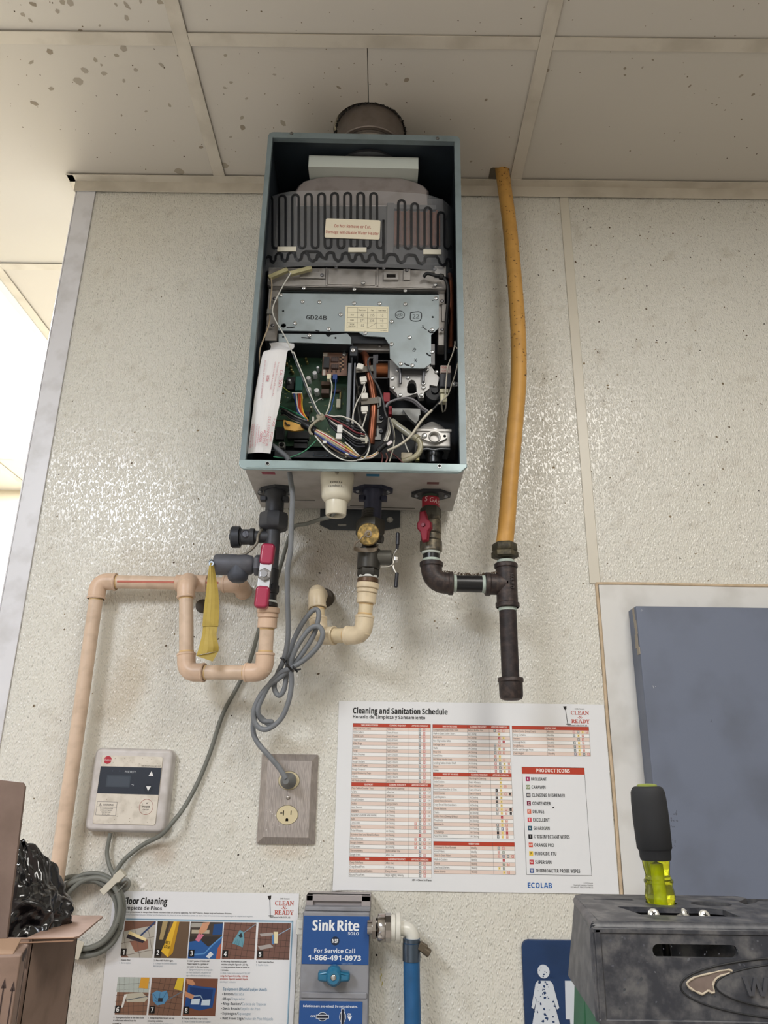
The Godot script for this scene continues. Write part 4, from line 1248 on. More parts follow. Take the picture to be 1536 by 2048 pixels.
func right_loop() -> void:
	var m := M(hx("dac8a6"), 0.42, 0, {"grime": 7.0})
	var fm := M(hx("decdaf"), 0.38, 0, {"grime": 7.0})
	var t := thing("water_pipe", "cream plastic cold water pipe, short loop into the wall left of the black gas pipe", "pipe", W(724, 1272, 0.115))
	var f4 := W(736, 1166, 0.122)
	var f3 := W(726, 1270, 0.116)
	var f2 := W(638, 1272, 0.075)
	var f1 := W(633, 1183, 0.062)
	cpvc(t, m, fm, "adapter", [f4, dir(f4, f3)])
	cpvc(t, m, fm, "pipe", [f4 + dir(f4, f3) * 0.02, f3])
	cpvc(t, m, fm, "elbow", [f3, dir(f3, f4), dir(f3, f2)])
	cpvc(t, m, fm, "pipe", [f3, f2])
	cpvc(t, m, fm, "elbow", [f2, dir(f2, f3), dir(f2, f1)])
	cpvc(t, m, fm, "pipe", [f2, f1])
	cpvc(t, m, fm, "elbow", [f1, dir(f1, f2), Vector3(0.05, 0, -1).normalized()])
	cpvc(t, m, fm, "pipe", [f1, Vector3(f1.x + 0.003, f1.y, 0.001)])
	cpvc(t, m, fm, "glue", [f1 + dir(f1, f2) * 0.033, dir(f1, f2)])
	cpvc(t, m, fm, "glue", [f3 + dir(f3, f2) * 0.033, dir(f3, f2)])
	cpvc(t, m, fm, "glue", [f3 + dir(f3, f4) * 0.033, dir(f3, f4)])
	cpvc(t, m, fm, "glue", [f4 + dir(f4, f3) * 0.034, dir(f4, f3)])
	var esc := sf()
	lathe(esc, Vector3(W(650, 1196, 0).x, W(650, 1196, 0).y, 0.0), Vector3(0, 0, 1), [Vector2(0, 0), Vector2(0, 0.0165), Vector2(0.006, 0.0155), Vector2(0.012, 0.013), Vector2(0.013, 0.0)], 22)
	part("wall_sleeve", esc, M(hx("4d4338"), 0.6, 0, {"grime": 9.0}), t)

func gas_line() -> void:
	var im := M(hx("493d3b"), 0.5, 0.15, {"wear": 12.0})
	var bk := M(hx("17171a"), 0.3)
	var tape := M(hx("b9c6bd"), 0.75, 0, {"grime": 16.0})
	var z := 0.107
	var ec := W(863, 1166, z)
	var tc := Vector3(W(1013, 1162, z).x, ec.y - 0.001, z)
	var vt := W(862, 1104, z)
	var up := Vector3(0, 1, 0)
	var rt := dir(ec, tc)
	var t := thing("gas_pipe", "black iron gas pipe with elbow, tee and a capped drip leg hanging over the schedule", "pipe", tc + Vector3(0, -0.2, 0))
	var st := sf()
	bend(st, ec, up, rt, 0.034, 0.026, 0.0168, 0.0018, 0.008)
	part("elbow", st, im, t)
	st = sf()
	rod(st, ec + rt * 0.03, tc - rt * 0.03, 0.0133, 24)
	part("nipple", st, bk, t)
	st = sf()
	rod(st, ec + up * 0.03, ec + up * 0.064, 0.0133, 24)
	part("nipple", st, bk, t)
	for q in [[ec + up * 0.034, up], [ec + rt * 0.034, rt], [tc - rt * 0.034, -rt], [tc + up * 0.034, up], [tc - up * 0.037, -up], [ec + up * 0.052, up]]:
		st = sf()
		ring(st, q[0] - q[1] * 0.001, q[1], 0.0141, 0.0065)
		part("thread_tape", st, tape, t)
	st = sf()
	rod(st, tc - up * 0.037, tc + up * 0.034, 0.0166, 26)
	rod(st, tc, tc - rt * 0.034, 0.0166, 26)
	ring(st, tc + up * 0.026, up, 0.0186, 0.008); ring(st, tc - up * 0.029, -up, 0.0186, 0.008); ring(st, tc - rt * 0.026, -rt, 0.0186, 0.008)
	part("tee", st, im, t)
	var lt := sf()
	for i in 4: text(lt, "WARD"[i], 0.0052, Transform3D(Basis(Vector3(0, 0, 1), -PI / 2), tc + Vector3(0.0035, 0.011 - i * 0.0062, 0.0163)), 1, 1.0, "Droid Sans Bold", 0.0014)
	part("cast_lettering", lt, im, t)
	st = sf()
	var cap := Vector3(tc.x, W(1029, 1372, z).y, z)
	rod(st, tc - up * 0.034, cap + up * 0.005, 0.0134, 26)
	part("drip_leg", st, M(hx("3a2f30"), 0.55, 0.1, {"wear": 10.0}), t)
	st = sf()
	lathe(st, cap + up * 0.012, -up, [Vector2(0, 0), Vector2(0, 0.0186), Vector2(0.001, 0.0194), Vector2(0.006, 0.0194), Vector2(0.007, 0.0180), Vector2(0.027, 0.0176), Vector2(0.031, 0.0160), Vector2(0.033, 0.011), Vector2(0.0335, 0)], 26)
	part("pipe_cap", st, im, t)
	rng.seed = 15
	var du := sf()
	for i in 150:                                         # fluff that has settled on the top of the run
		var k := rng.randf()
		var p := (ec + rt * 0.018).lerp(tc - rt * 0.012, k) + Vector3(0, 0.0135 + 0.004 * absf(2.0 * k - 1.0), rng.randf_range(-0.008, 0.009))
		var d := Vector3(rng.randfn(), rng.randfn() * 0.5 + 0.3, rng.randfn()).normalized() * rng.randf_range(0.002, 0.005)
		tube(du, PackedVector3Array([p - d * 0.5, p + Vector3(0, 0.0015, 0), p + d * 0.5]), 0.0005, 4)
	stuff(part("dust", du, M(hx("6d5c4c"), 0.95), t))
	# the valve with its red tee handle
	var v := thing("gas_valve", "bronze gas valve with a red tee handle under the right side of the heater", "valve", vt)
	var vm := M(hx("857e6e"), 0.42, 0.5, {"wear": 9.0})
	var top := Vector3(vt.x - 0.0005, W(862, 1010, z).y, z)
	st = sf()
	ring(st, vt, up, 0.0178, 0.018); ring(st, vt + up * 0.018, up, 0.0165, 0.012); ring(st, vt + up * 0.030, up, 0.0172, 0.022)
	lathe(st, vt + up * 0.052, up, [Vector2(0, 0.0165), Vector2(0.006, 0.015), Vector2(0.012, 0.0150)], 24)
	part("body", st, vm, v)
	st = sf()
	hexnut(st, vt + up * 0.056, up, 0.0172, 0.018)
	part("hex_nut", st, M(hx("4a4840"), 0.5, 0.4, {"grime": 9.0}), v)
	st = sf()
	rod(st, vt + up * 0.07, Vector3(vt.x, EYE + 0.4313, z), 0.0135, 24)
	part("riser", st, M(hx("3c4a3c"), 0.6, 0, {"grime": 14.0}), v)
	st = sf()
	ring(st, vt - up * 0.004, up, 0.0150, 0.006)
	part("thread_tape", st, M(hx("c9d0c8"), 0.7), v)
	# red handle
	var hp := W(846, 1050, z + 0.030)
	st = sf()
	var bar := PackedVector2Array([Vector2(-0.005, 0.0235), Vector2(0.004, 0.025), Vector2(0.0075, 0.010), Vector2(0.0125, 0.004), Vector2(0.0125, -0.005), Vector2(0.0075, -0.010), Vector2(0.005, -0.025), Vector2(-0.004, -0.026), Vector2(-0.006, -0.010), Vector2(-0.0105, -0.004), Vector2(-0.0105, 0.005), Vector2(-0.0065, 0.010)])
	cushion(st, bar, Transform3D(Basis(Vector3(0, 1, 0), -0.35) * Basis(Vector3(0, 0, 1), 0.06), hp), 0.010, 0.0025)
	var rh := part("handle", st, M(hx("8e1c32"), 0.6), v)
	rh.set_meta("label", "red tee handle")
	st = sf()
	hexnut(st, hp + Vector3(0.001, 0, -0.001), Vector3(-0.34, 0, 0.94), 0.0035, 0.0035)
	part("handle_nut", st, M(hx("5a2a30"), 0.4, 0.6), v)
	st = sf()
	rod(st, hp + Vector3(0, 0, -0.008), Vector3(vt.x - 0.004, hp.y, z), 0.006, 14)
	part("stem", st, vm, v)
	# red tape with its lettering
	var tp := thing("tape", "red tape lettered GAS wrapped round the gas riser", "tape", Vector3(vt.x, W(862, 997, z).y, z))
	var ty := W(862, 1000, z + 0.014).y
	st = sf()
	ring(st, Vector3(vt.x, ty - 0.0085, z), up, 0.0142, 0.017, 0.0137)
	part("band", st, M(hx("a41f33"), 0.45), tp)
	st = sf()
	var chars := "SGAS"
	for i in 4:
		var a: float = [-0.62, 0.02, 0.52, 1.02][i]
		var b := Basis(Vector3(0, 1, 0), a) * Basis(Vector3(0, 0, 1), -0.14)
		text(st, chars[i], 0.0080, Transform3D(b, Vector3(vt.x, ty - 0.0032 - a * 0.0032, z) + Basis(Vector3(0, 1, 0), a) * Vector3(0, 0, 0.0144)), 1, 0.95, "Droid Sans")
	part("lettering", st, M(hx("e6cfcf"), 0.5), tp)
	# yellow corrugated hose
	var nutb := Vector3(tc.x - 0.001, tc.y + 0.037, z)
	var h := thing("gas_hose", "yellow corrugated gas hose rising from the black tee to the ceiling", "hose", nutb)
	st = sf()
	hexnut(st, nutb + up * 0.006, up, 0.0215, 0.011, 0.2); hexnut(st, nutb + up * 0.0165, up, 0.0200, 0.014, 0.2)
	part("hex_nut", st, M(hx("645d49"), 0.5, 0.4, {"wear": 10.0}), h)
	var ctr := [nutb + up * 0.028, W(1014, 1040, 0.106), W(1020, 960, 0.103), W(1029, 860, 0.098), W(1037, 760, 0.092), W(1036, 660, 0.084), W(1029, 560, 0.072), W(1020, 460, 0.060), W(1009, 375, 0.046), W(1003, 330, 0.036)]
	var path := cat(ctr, 46)
	var rad := PackedFloat32Array()
	for i in path.size(): rad.append(0.0137 + [0.0, 0.0003, 0.0][i % 3] + 0.0001 * sin(i * 0.7))
	st = sf()
	tube(st, path, 0.0137, 20, rad)
	part("hose", st, M(hx("cc9a4e"), 0.5, 0, {"grime": 5.0}), h)
	rng.seed = 51
	st = sf()
	ink = hx("5a4028")
	for i in 190:                                         # grease caught on the upper half
		var k := int(path.size() * (1.0 - pow(rng.randf(), 1.5) * 0.55)) - 1
		k = clampi(k, 1, path.size() - 2)
		var tg := (path[k + 1] - path[k - 1]).normalized()
		var a := rng.randf_range(-1.1, 1.3)
		var nn := (Vector3(sin(a), 0, cos(a)) - tg * tg.dot(Vector3(sin(a), 0, cos(a)))).normalized()
		ink = hx(["5a4028", "7a5a38", "8c6a44"][rng.randi() % 3])
		fleck(st, path[k] + nn * 0.01415, rng.randf_range(0.0007, 0.0024), tg.cross(nn), tg * 0.7, nn)
	ink = Color.WHITE
	stuff(part("grease_speck", st, M(Color.WHITE, 0.8, 0, {"ink": 1}), h))

func hot_valve() -> void:
	var up := Vector3(0, 1, 0)
	var z := 0.11
	var t := thing("shutoff_valve", "dark bronze water valve with a red and silver lever and relief valve", "valve", W(540, 1210, z))
	var dm := M(hx("4b4d52"), 0.5, 0.4, {"grime": 9.0})
	var q := func(u: float, v: float, zz: float) -> Vector3: return W(330 + u / 3.572, 900 + v / 3.572, zz)
	var top: Vector3 = q.call(785, 375, z)
	var bot: Vector3 = q.call(738, 1128, z)
	var ax := (top - bot).normalized()
	var at := func(v: float) -> Vector3: return bot.lerp(top, (1128.0 - v) / (1128.0 - 375.0))
	var st := sf()
	threads(st, at.call(455), ax, 0.0150, 0.024)
	part("threaded_neck", st, dm, t)
	st = sf()
	lathe(st, at.call(585), ax, [Vector2(0, 0.012), Vector2(0.002, 0.021), Vector2(0.006, 0.0245), Vector2(0.024, 0.0245), Vector2(0.028, 0.0225), Vector2(0.0285, 0.01)], 8, true, 0.3)
	part("union_nut", st, dm, t)
	st = sf()
	rod(st, at.call(880), at.call(570), 0.0118, 22)
	part("body", st, dm, t)
	st = sf()
	ring(st, at.call(1035), ax, 0.0135, 0.040); hexnut(st, at.call(1030), ax, 0.0150, 0.014)
	ring(st, at.call(1090), ax, 0.0118, 0.018)
	part("ball_housing", st, M(hx("26272b"), 0.35, 0.3), t)
	st = sf()
	ring(st, at.call(1100), ax, 0.0128, 0.005)
	part("thread_tape", st, M(hx("cfd4d0"), 0.7), t)
	st = sf()
	ring(st, at.call(1128), ax, 0.0142, 0.0075)
	part("collar", st, M(hx("2e2a28"), 0.4, 0.3), t)
	# drain cock to the left
	var d0: Vector3 = q.call(760, 620, z)
	var d1: Vector3 = q.call(480, 622, z)
	var dd := dir(d0, d1)
	var ln := (d1 - d0).length()
	st = sf()
	rod(st, d0, d0 + dd * ln * 0.45, 0.0100, 18)
	lathe(st, d0 + dd * ln * 0.40, dd, [Vector2(0, 0.009), Vector2(0.002, 0.0138), Vector2(0.008, 0.0142), Vector2(0.010, 0.0125), Vector2(0.022, 0.0125), Vector2(0.024, 0.0150), Vector2(0.026, 0.0125)], 20)
	part("drain_cock", st, dm, t)
	st = sf()
	lathe(st, d0 + dd * ln * 0.80, dd, [Vector2(0, 0.012), Vector2(0, 0.0175), Vector2(0.012, 0.0175), Vector2(0.0135, 0.016), Vector2(0.0135, 0.005), Vector2(0.017, 0.0045), Vector2(0.017, 0)], 20)
	part("drain_cap", st, M(hx("3c3f46"), 0.45, 0.4), t)
	st = sf()
	var sl: Vector3 = q.call(575, 600, z + 0.012)
	lathe(st, sl, Vector3(0, 0, 1), [Vector2(-0.004, 0.0066), Vector2(0.001, 0.0066), Vector2(0.0016, 0.0056), Vector2(0.0008, 0.005), Vector2(0.0008, 0)], 18)
	box(st, sl + Vector3(0, 0, 0.001), Vector3(0.002, 0.010, 0.0016), 0.0003, Basis(Vector3(0, 0, 1), 0.5))
	part("slotted_stem", st, M(hx("55565c"), 0.4, 0.6), t)
	# relief valve to the left
	var r0: Vector3 = q.call(760, 825, z)
	var r1: Vector3 = q.call(352, 818, z)
	var rd := dir(r0, r1)
	var rl := (r1 - r0).length()
	st = sf()
	rod(st, r0, r0 + rd * rl * 0.22, 0.0125, 20)
	hexnut(st, r0 + rd * rl * 0.16, rd, 0.0172, 0.012)
	lathe(st, r0 + rd * rl * 0.30, rd, [Vector2(0, 0.011), Vector2(0.004, 0.0150), Vector2(0.016, 0.0175), Vector2(0.026, 0.0160), Vector2(0.028, 0.0165), Vector2(rl * 0.70 - 0.004, 0.0168), Vector2(rl * 0.70 - 0.001, 0.0155), Vector2(rl * 0.70, 0.013), Vector2(rl * 0.70 - 0.008, 0.012), Vector2(rl * 0.70 - 0.008, 0)], 26)
	part("relief_valve", st, M(hx("5c5e66"), 0.55, 0.3, {"grime": 10.0}), t)
	st = sf()
	var ro: Vector3 = q.call(522, 875, z)
	lathe(st, ro + up * 0.010, -up, [Vector2(0, 0), Vector2(0.0, 0.0155), Vector2(0.015, 0.0165), Vector2(0.021, 0.0150), Vector2(0.025, 0.010), Vector2(0.0255, 0.0)], 22)
	part("outlet_port", st, M(hx("484c56"), 0.55, 0.3), t)
	st = sf()
	wire(st, [q.call(695, 566, z + 0.004), q.call(665, 610, z + 0.012), q.call(655, 665, z + 0.014), q.call(600, 725, z + 0.010), q.call(540, 752, z + 0.006), q.call(470, 757, z + 0.003), q.call(430, 742, z)], 0.0022, 8)
	part("test_lever", st, M(hx("8a857a"), 0.45, 0.4), t)
	# the lever of the ball valve
	var hz := z + 0.026
	var h0: Vector3 = q.call(692, 1050, hz)
	var h1: Vector3 = q.call(730, 742, hz)
	var hb := Basis(Vector3(0, 0, 1), -atan2(h1.x - h0.x, h1.y - h0.y))
	var hm: Vector3 = (h0 + h1) * 0.5
	st = sf()
	cushion(st, rrect(Vector2.ZERO, 0.0190, 0.075, 0.002, 2), Transform3D(hb, hm), 0.003, 0.0006)
	part("lever_plate", st, M(hx("c9cbce"), 0.3, 0.85), t)
	for s in [[h1, 0.0345], [h0, 0.0345]]:
		st = sf()
		cushion(st, rrect(Vector2.ZERO, 0.0215, s[1], 0.006, 4), Transform3D(hb, s[0] + Vector3(0, 0, 0.004)), 0.012, 0.004)
		part("lever_grip", st, M(hx("a8234a"), 0.3, 0, {"coat": 0.6}), t)
	st = sf()
	var hc: Vector3 = q.call(712, 893, hz)
	hexnut(st, hc, Vector3(0, 0, 1), 0.0105, 0.005); rod(st, hc, hc + Vector3(0, 0, 0.009), 0.0052, 14)
	part("lever_nut", st, M(hx("9a9a9c"), 0.3, 0.9), t)
	st = sf()
	rod(st, hc - Vector3(0, 0, 0.022), hc, 0.0075, 14)
	part("stem", st, dm, t)
	# yellow tag
	var g := thing("tag", "long yellow warning tag hanging from the relief valve beside the red lever", "tag", q.call(330, 800, 0.125))
	st = sf()
	var tp: Array = [q.call(318, 785, 0.127), q.call(322, 880, 0.128), q.call(305, 1010, 0.126), q.call(280, 1150, 0.122), q.call(262, 1300, 0.118)]
	var left := [[318, 812], [306, 900], [296, 1000], [284, 1090], [274, 1180], [268, 1260]]
	var right := [[347, 812], [362, 900], [378, 1000], [386, 1090], [386, 1180], [380, 1260]]
	var q7 := func(u: float, v: float, zz: float) -> Vector3: return W(150 + u / 2.898, 1120 + v / 2.898, zz)
	var lp := []
	var rp := []
	for i in 6:
		lp.append(q.call(left[i][0], left[i][1], 0.130 - 0.002 * i)); rp.append(q.call(right[i][0], right[i][1], 0.126 - 0.001 * i))
	for e in [[[742, 370], [828, 380], 0.118, 0.120], [[738, 430], [820, 440], 0.120, 0.122], [[718, 510], [832, 500], 0.128, 0.118], [[702, 556], [832, 528], 0.134, 0.114]]:
		lp.append(q7.call(e[0][0], e[0][1], e[2])); rp.append(q7.call(e[1][0], e[1][1], e[3]))
	var ls := cat(lp, 4)
	var rs := cat(rp, 4)
	for i in ls.size() - 1:
		for k in 4:
			var bow := func(j: int, f: float) -> Vector3: return ls[j].lerp(rs[j], f) + Vector3(0, 0, 0.004 * sin(PI * f))
			var n: Vector3 = (bow.call(i, (k + 1) * 0.25) - bow.call(i, k * 0.25)).cross(bow.call(i, k * 0.25) - bow.call(i + 1, k * 0.25)).normalized()
			var o := n * 0.0003
			quad(st, bow.call(i, k * 0.25) + o, bow.call(i, (k + 1) * 0.25) + o, bow.call(i + 1, (k + 1) * 0.25) + o, bow.call(i + 1, k * 0.25) + o, n)
			quad(st, bow.call(i, k * 0.25) - o, bow.call(i, (k + 1) * 0.25) - o, bow.call(i + 1, (k + 1) * 0.25) - o, bow.call(i + 1, k * 0.25) - o, -n)
	var e2 := ls.size() - 1
	tri(st, ls[e2], rs[e2], q7.call(798, 588, 0.124), Vector3(0, 0, 1), Vector3(0, 0, 1), Vector3(0, 0, 1))
	var tagm := M(hx("b8a04a"), 0.55, 0, {"grime": 8.0})
	part("sheet", st, tagm, g)
	st = sf()
	wire(st, [q.call(322, 815, 0.128), q.call(318, 795, 0.131), q.call(330, 784, 0.130), q.call(342, 795, 0.127), q.call(350, 806, 0.122)], 0.0014, 7)
	lathe(st, q.call(331, 812, 0.1305), Vector3(0, 0, 1), [Vector2(0, 0.002), Vector2(0, 0.004), Vector2(0.001, 0.004), Vector2(0.001, 0.002)], 14)
	part("eyelet", st, M(hx("9aa4ac"), 0.35, 0.8), g)

func cold_valve() -> void:
	var up := Vector3(0, 1, 0)
	var z := 0.122
	var q := func(u: float, v: float, zz: float) -> Vector3: return W(590 + u / 3.135, 920 + v / 3.135, zz)
	var t := thing("shutoff_valve", "dark bronze cold water valve with a round brass drain cap and a bent wire lever", "valve", q.call(456, 775, z))
	var dm := M(hx("3e3c38"), 0.45, 0.5, {"grime": 9.0})
	var a0: Vector3 = q.call(456, 775, z)
	var a1: Vector3 = q.call(476, 330, z)
	var ax := dir(a0, a1)
	var at := func(v: float) -> Vector3: return a0.lerp(a1, (775.0 - v) / 445.0)
	var st := sf()
	ring(st, at.call(775), ax, 0.0166, 0.008)
	part("collar", st, M(hx("5a4432"), 0.4, 0.4), t)
	st = sf()
	ring(st, at.call(745), ax, 0.0150, 0.005)
	part("thread_tape", st, M(hx("d6d8d4"), 0.7), t)
	st = sf()
	hexnut(st, at.call(738), ax, 0.0172, 0.018); ring(st, at.call(690), ax, 0.0180, 0.033); lathe(st, at.call(572), ax, [Vector2(0, 0.017), Vector2(0.006, 0.012), Vector2(0.012, 0.0115), Vector2(0.05, 0.0115)], 22)
	part("body", st, dm, t)
	st = sf()
	hexnut(st, at.call(478), ax, 0.0235, 0.026, 0.2)
	part("union_nut", st, M(hx("4c4a44"), 0.45, 0.5), t)
	st = sf()
	threads(st, at.call(400), ax, 0.0150, 0.022)
	part("threaded_neck", st, dm, t)
	# drain with its cap facing the room
	var c: Vector3 = q.call(460, 465, z + 0.040)
	var cd := Vector3(0.0, -0.15, 1).normalized()
	st = sf()
	rod(st, c - cd * 0.042, c - cd * 0.004, 0.0125, 20)
	lathe(st, c - cd * 0.012, cd, [Vector2(0, 0.0128), Vector2(0, 0.0165), Vector2(0.007, 0.0165)], 22)
	part("drain_cock", st, dm, t)
	st = sf()
	lathe(st, c - cd * 0.006, cd, [Vector2(0, 0.014), Vector2(0.001, 0.0172), Vector2(0.008, 0.0172), Vector2(0.0095, 0.0160), Vector2(0.0095, 0.0050), Vector2(0.0105, 0.0042), Vector2(0.0105, 0.0024), Vector2(0.0125, 0.0022), Vector2(0.0127, 0)], 30)
	part("drain_cap", st, M(hx("d8ba78"), 0.38, 0.7, {"wear": 16.0}), t)
	st = sf()
	var sp := cat([c + cd * 0.0108, c + cd * 0.0112 + Vector3(-0.006, -0.004, 0), q.call(415, 492, z + 0.050), q.call(385, 520, z + 0.044), q.call(368, 545, z + 0.028), q.call(385, 560, z + 0.02), q.call(430, 565, z + 0.018), q.call(500, 562, z + 0.018), q.call(520, 540, z + 0.012)], 6)
	var sd := PackedVector3Array()
	for i in sp.size(): sd.append(Vector3(0.55, 0.8, 0.2).normalized() if i < 20 else Vector3(0.1, 1, 0.1).normalized())
	strip(st, sp, sd, 0.0032, 0.0012)
	lathe(st, c + cd * 0.0040, cd, [Vector2(0, 0.0), Vector2(0, 0.0056), Vector2(0.0012, 0.0056), Vector2(0.0014, 0.003)], 16)
	part("cap_strap", st, M(hx("8f8272"), 0.5), t)
	st = sf()
	rod(st, c - cd * 0.02 + Vector3(0.010, -0.004, 0), c - cd * 0.016 + Vector3(0.022, -0.006, 0), 0.0062, 14)
	part("stem", st, dm, t)
	# bent wire lever
	st = sf()
	var s0: Vector3 = q.call(470, 612, z)
	var s1: Vector3 = q.call(606, 612, z)
	rod(st, s0, s1, 0.0118, 18, 0.001)
	part("lever_boss", st, M(hx("5c5b55"), 0.45, 0.4), t)
	st = sf()
	hexnut(st, q.call(622, 622, z), Vector3(1, 0, 0), 0.0055, 0.006); rod(st, s1, q.call(640, 622, z), 0.003, 10)
	part("lever_nut", st, M(hx("b4b2ac"), 0.3, 0.9), t)
	st = sf()
	wire(st, [q.call(640, 560, z + 0.004), q.call(622, 590, z + 0.003), q.call(614, 620, z + 0.002), q.call(614, 650, z + 0.003), q.call(590, 668, z + 0.006), q.call(540, 672, z + 0.006)], 0.0022, 8)
	wire(st, [q.call(614, 660, z + 0.003), q.call(622, 690, z + 0.004), q.call(638, 712, z + 0.005)], 0.0022, 8)
	part("lever_wire", st, M(hx("a9a69e"), 0.35, 0.85), t)
	for g in [[[645, 455], [643, 535]], [[640, 706], [632, 800]]]:
		st = sf()
		var ga: Vector3 = q.call(g[0][0], g[0][1], z + 0.005)
		var gb: Vector3 = q.call(g[1][0], g[1][1], z + 0.005)
		rod(st, ga, gb, 0.0030, 10, 0.0012)
		if g[0][1] < 600: rod(st, gb, q.call(640, 562, z + 0.004), 0.0022, 8)
		part("lever_grip", st, M(hx("22232a"), 0.35), t)

func tie(parent: Node3D, c: Vector3, d: Vector3, r: float, w: float, m: Material, called := "cable_tie") -> void:
	var st := sf()
	ring(st, c - d * w * 0.5, d, r + 0.0012, w, r - 0.0005, 18)
	part(called, st, m, parent)

func cords() -> void:
	# grey power cord, doubled up and tied, into the outlet
	var g := func(u: float, v: float, zz: float) -> Vector3: return W(150 + u / 2.898, 1120 + v / 2.898, zz)
	var t := thing("power_cord", "grey power cord bundled with a black tie and plugged into the steel outlet", "cord", W(575, 1572, 0.01))
	var pts := [W(579, 945, 0.187), W(582, 965, 0.190), W(585, 995, 0.190), W(583, 1040, 0.182), W(581, 1100, 0.172), g.call(1232, 60, 0.160), g.call(1232, 240, 0.138), g.call(1236, 400, 0.118), g.call(1228, 500, 0.105), g.call(1205, 590, 0.092),
		g.call(1170, 670, 0.075), g.call(1155, 740, 0.070), g.call(1180, 785, 0.072), g.call(1212, 750, 0.076), g.call(1228, 650, 0.080), g.call(1240, 580, 0.084),
		g.call(1262, 480, 0.090), g.call(1310, 380, 0.098), g.call(1365, 305, 0.104), g.call(1402, 288, 0.106), g.call(1412, 330, 0.108), g.call(1385, 430, 0.106), g.call(1325, 530, 0.098), g.call(1255, 620, 0.090),
		g.call(1190, 680, 0.084), g.call(1110, 740, 0.076), g.call(1055, 820, 0.068), g.call(1033, 900, 0.064), g.call(1058, 965, 0.064), g.call(1115, 980, 0.066), g.call(1190, 925, 0.072), g.call(1235, 830, 0.080), g.call(1255, 720, 0.086), g.call(1252, 620, 0.092),
		g.call(1262, 560, 0.100), g.call(1300, 480, 0.108), g.call(1360, 400, 0.114), g.call(1412, 385, 0.118), g.call(1436, 430, 0.118), g.call(1408, 500, 0.112), g.call(1340, 570, 0.104), g.call(1262, 622, 0.096),
		g.call(1190, 655, 0.086), g.call(1128, 720, 0.078), g.call(1085, 800, 0.070), g.call(1060, 870, 0.066), g.call(1085, 930, 0.058), g.call(1140, 938, 0.056), g.call(1120, 950, 0.054), g.call(1060, 900, 0.052), g.call(1036, 930, 0.050), g.call(1034, 1000, 0.050), g.call(1060, 1060, 0.050), g.call(1120, 1130, 0.050), g.call(1180, 1200, 0.048), W(572, 1557, 0.046)]
	var st := sf()
	tube(st, cat(pts, 6), 0.0040, 10)
	part("cable", st, M(hx("7b7f84"), 0.5, 0, {"grime": 6.0}), t)
	st = sf()
	var pc := V(-0.1473, -0.0173, 0)
	lathe(st, pc + Vector3(0, 0, 0.0078), Vector3(0, 0, 1), [Vector2(0, 0), Vector2(0, 0.0122), Vector2(0.010, 0.0122), Vector2(0.016, 0.0105), Vector2(0.026, 0.0070), Vector2(0.034, 0.0055), Vector2(0.040, 0.0045), Vector2(0.040, 0)], 22)
	part("plug", st, M(hx("6f7272"), 0.5), t)
	tie(t, g.call(1236, 608, 0.093), Vector3(0.75, 0.62, 0.1).normalized(), 0.0125, 0.0035, M(hx("17171a"), 0.4), "tie")
	st = sf()
	wire(st, [g.call(1262, 615, 0.107), g.call(1285, 635, 0.108), g.call(1310, 632, 0.107)], 0.0013, 6)
	wire(st, [g.call(1262, 618, 0.107), g.call(1280, 640, 0.106), g.call(1290, 650, 0.105)], 0.0013, 6)
	wire(st, [g.call(1215, 590, 0.107), g.call(1200, 572, 0.108), g.call(1190, 568, 0.107)], 0.0013, 6)
	part("tie_tail", st, M(hx("17171a"), 0.4), t)
	# thin grey cable to the remote control, with its coil
	var k := thing("cable", "thin grey cable from the heater, coiled and clipped to the wall below the remote control", "cable", W(200, 1800, 0.01))
	var cm := M(hx("74766f"), 0.5, 0, {"grime": 6.0})
	st = sf()
	wire(st, [W(673, 1003, 0.190), W(671, 1022, 0.188), W(658, 1034, 0.165), W(640, 1039, 0.12), W(612, 1048, 0.08), W(588, 1054, 0.05), W(575, 1085, 0.03), W(556, 1150, 0.016), W(538, 1205, 0.012), W(518, 1260, 0.010), W(500, 1322, 0.009), W(474, 1375, 0.008), W(445, 1430, 0.008), W(422, 1500, 0.008), W(398, 1560, 0.008), W(370, 1612, 0.014), W(345, 1645, 0.027), W(322, 1670, 0.022), W(285, 1690, 0.010), W(250, 1718, 0.012), W(228, 1750, 0.016), W(214, 1785, 0.02)], 0.0034, 9)
	part("cable_run", st, cm, k)
	st = sf()
	wire(st, [W(221, 1666, 0.010), W(217, 1684, 0.010), W(214, 1706, 0.011), W(219, 1732, 0.014), W(230, 1756, 0.018), W(238, 1790, 0.021)], 0.0032, 9)
	part("cable_run", st, cm, k)
	rng.seed = 19
	for i in 6:
		st = sf()
		var ring_pts := []
		var cx: float = [178.0, 176.0, 181.0, 174.0, 168.0, 160.0][i]
		var cy: float = [1830.0, 1836.0, 1826.0, 1830.0, 1828.0, 1826.0][i]
		var ra: float = [62.0, 67.0, 56.0, 70.0, 66.0, 82.0][i]
		var rb: float = [82.0, 76.0, 74.0, 86.0, 70.0, 70.0][i]
		for j in 17:
			var a := TAU * j / 16.0
			var p := Vector2(cos(a) * ra, sin(a) * rb).rotated(0.35) * (1.0 + 0.02 * sin(a * 2.0 + i))
			var zz := 0.010 + 0.0045 * ((i * 2) % 5) + 0.003 * sin(a + i)
			ring_pts.append(W(cx + p.x, cy + p.y, lerpf(0.008 + 0.001 * i, zz, smoothstep(118.0, 150.0, cx + p.x))))
		var path := cat(ring_pts, 4)
		tube(st, path, 0.0037, 9)
		part("cable_loop", st, cm, k)
	var plastic := M(hx("c9c4b4"), 0.45)
	st = sf()
	var p0 := W(203, 1786, 0.036)
	var p1 := W(238, 1752, 0.034)
	var b := Basis(dir(p0, p1), Vector3(0, 0, 1).cross(dir(p0, p1)).normalized(), Vector3(0, 0, 1))
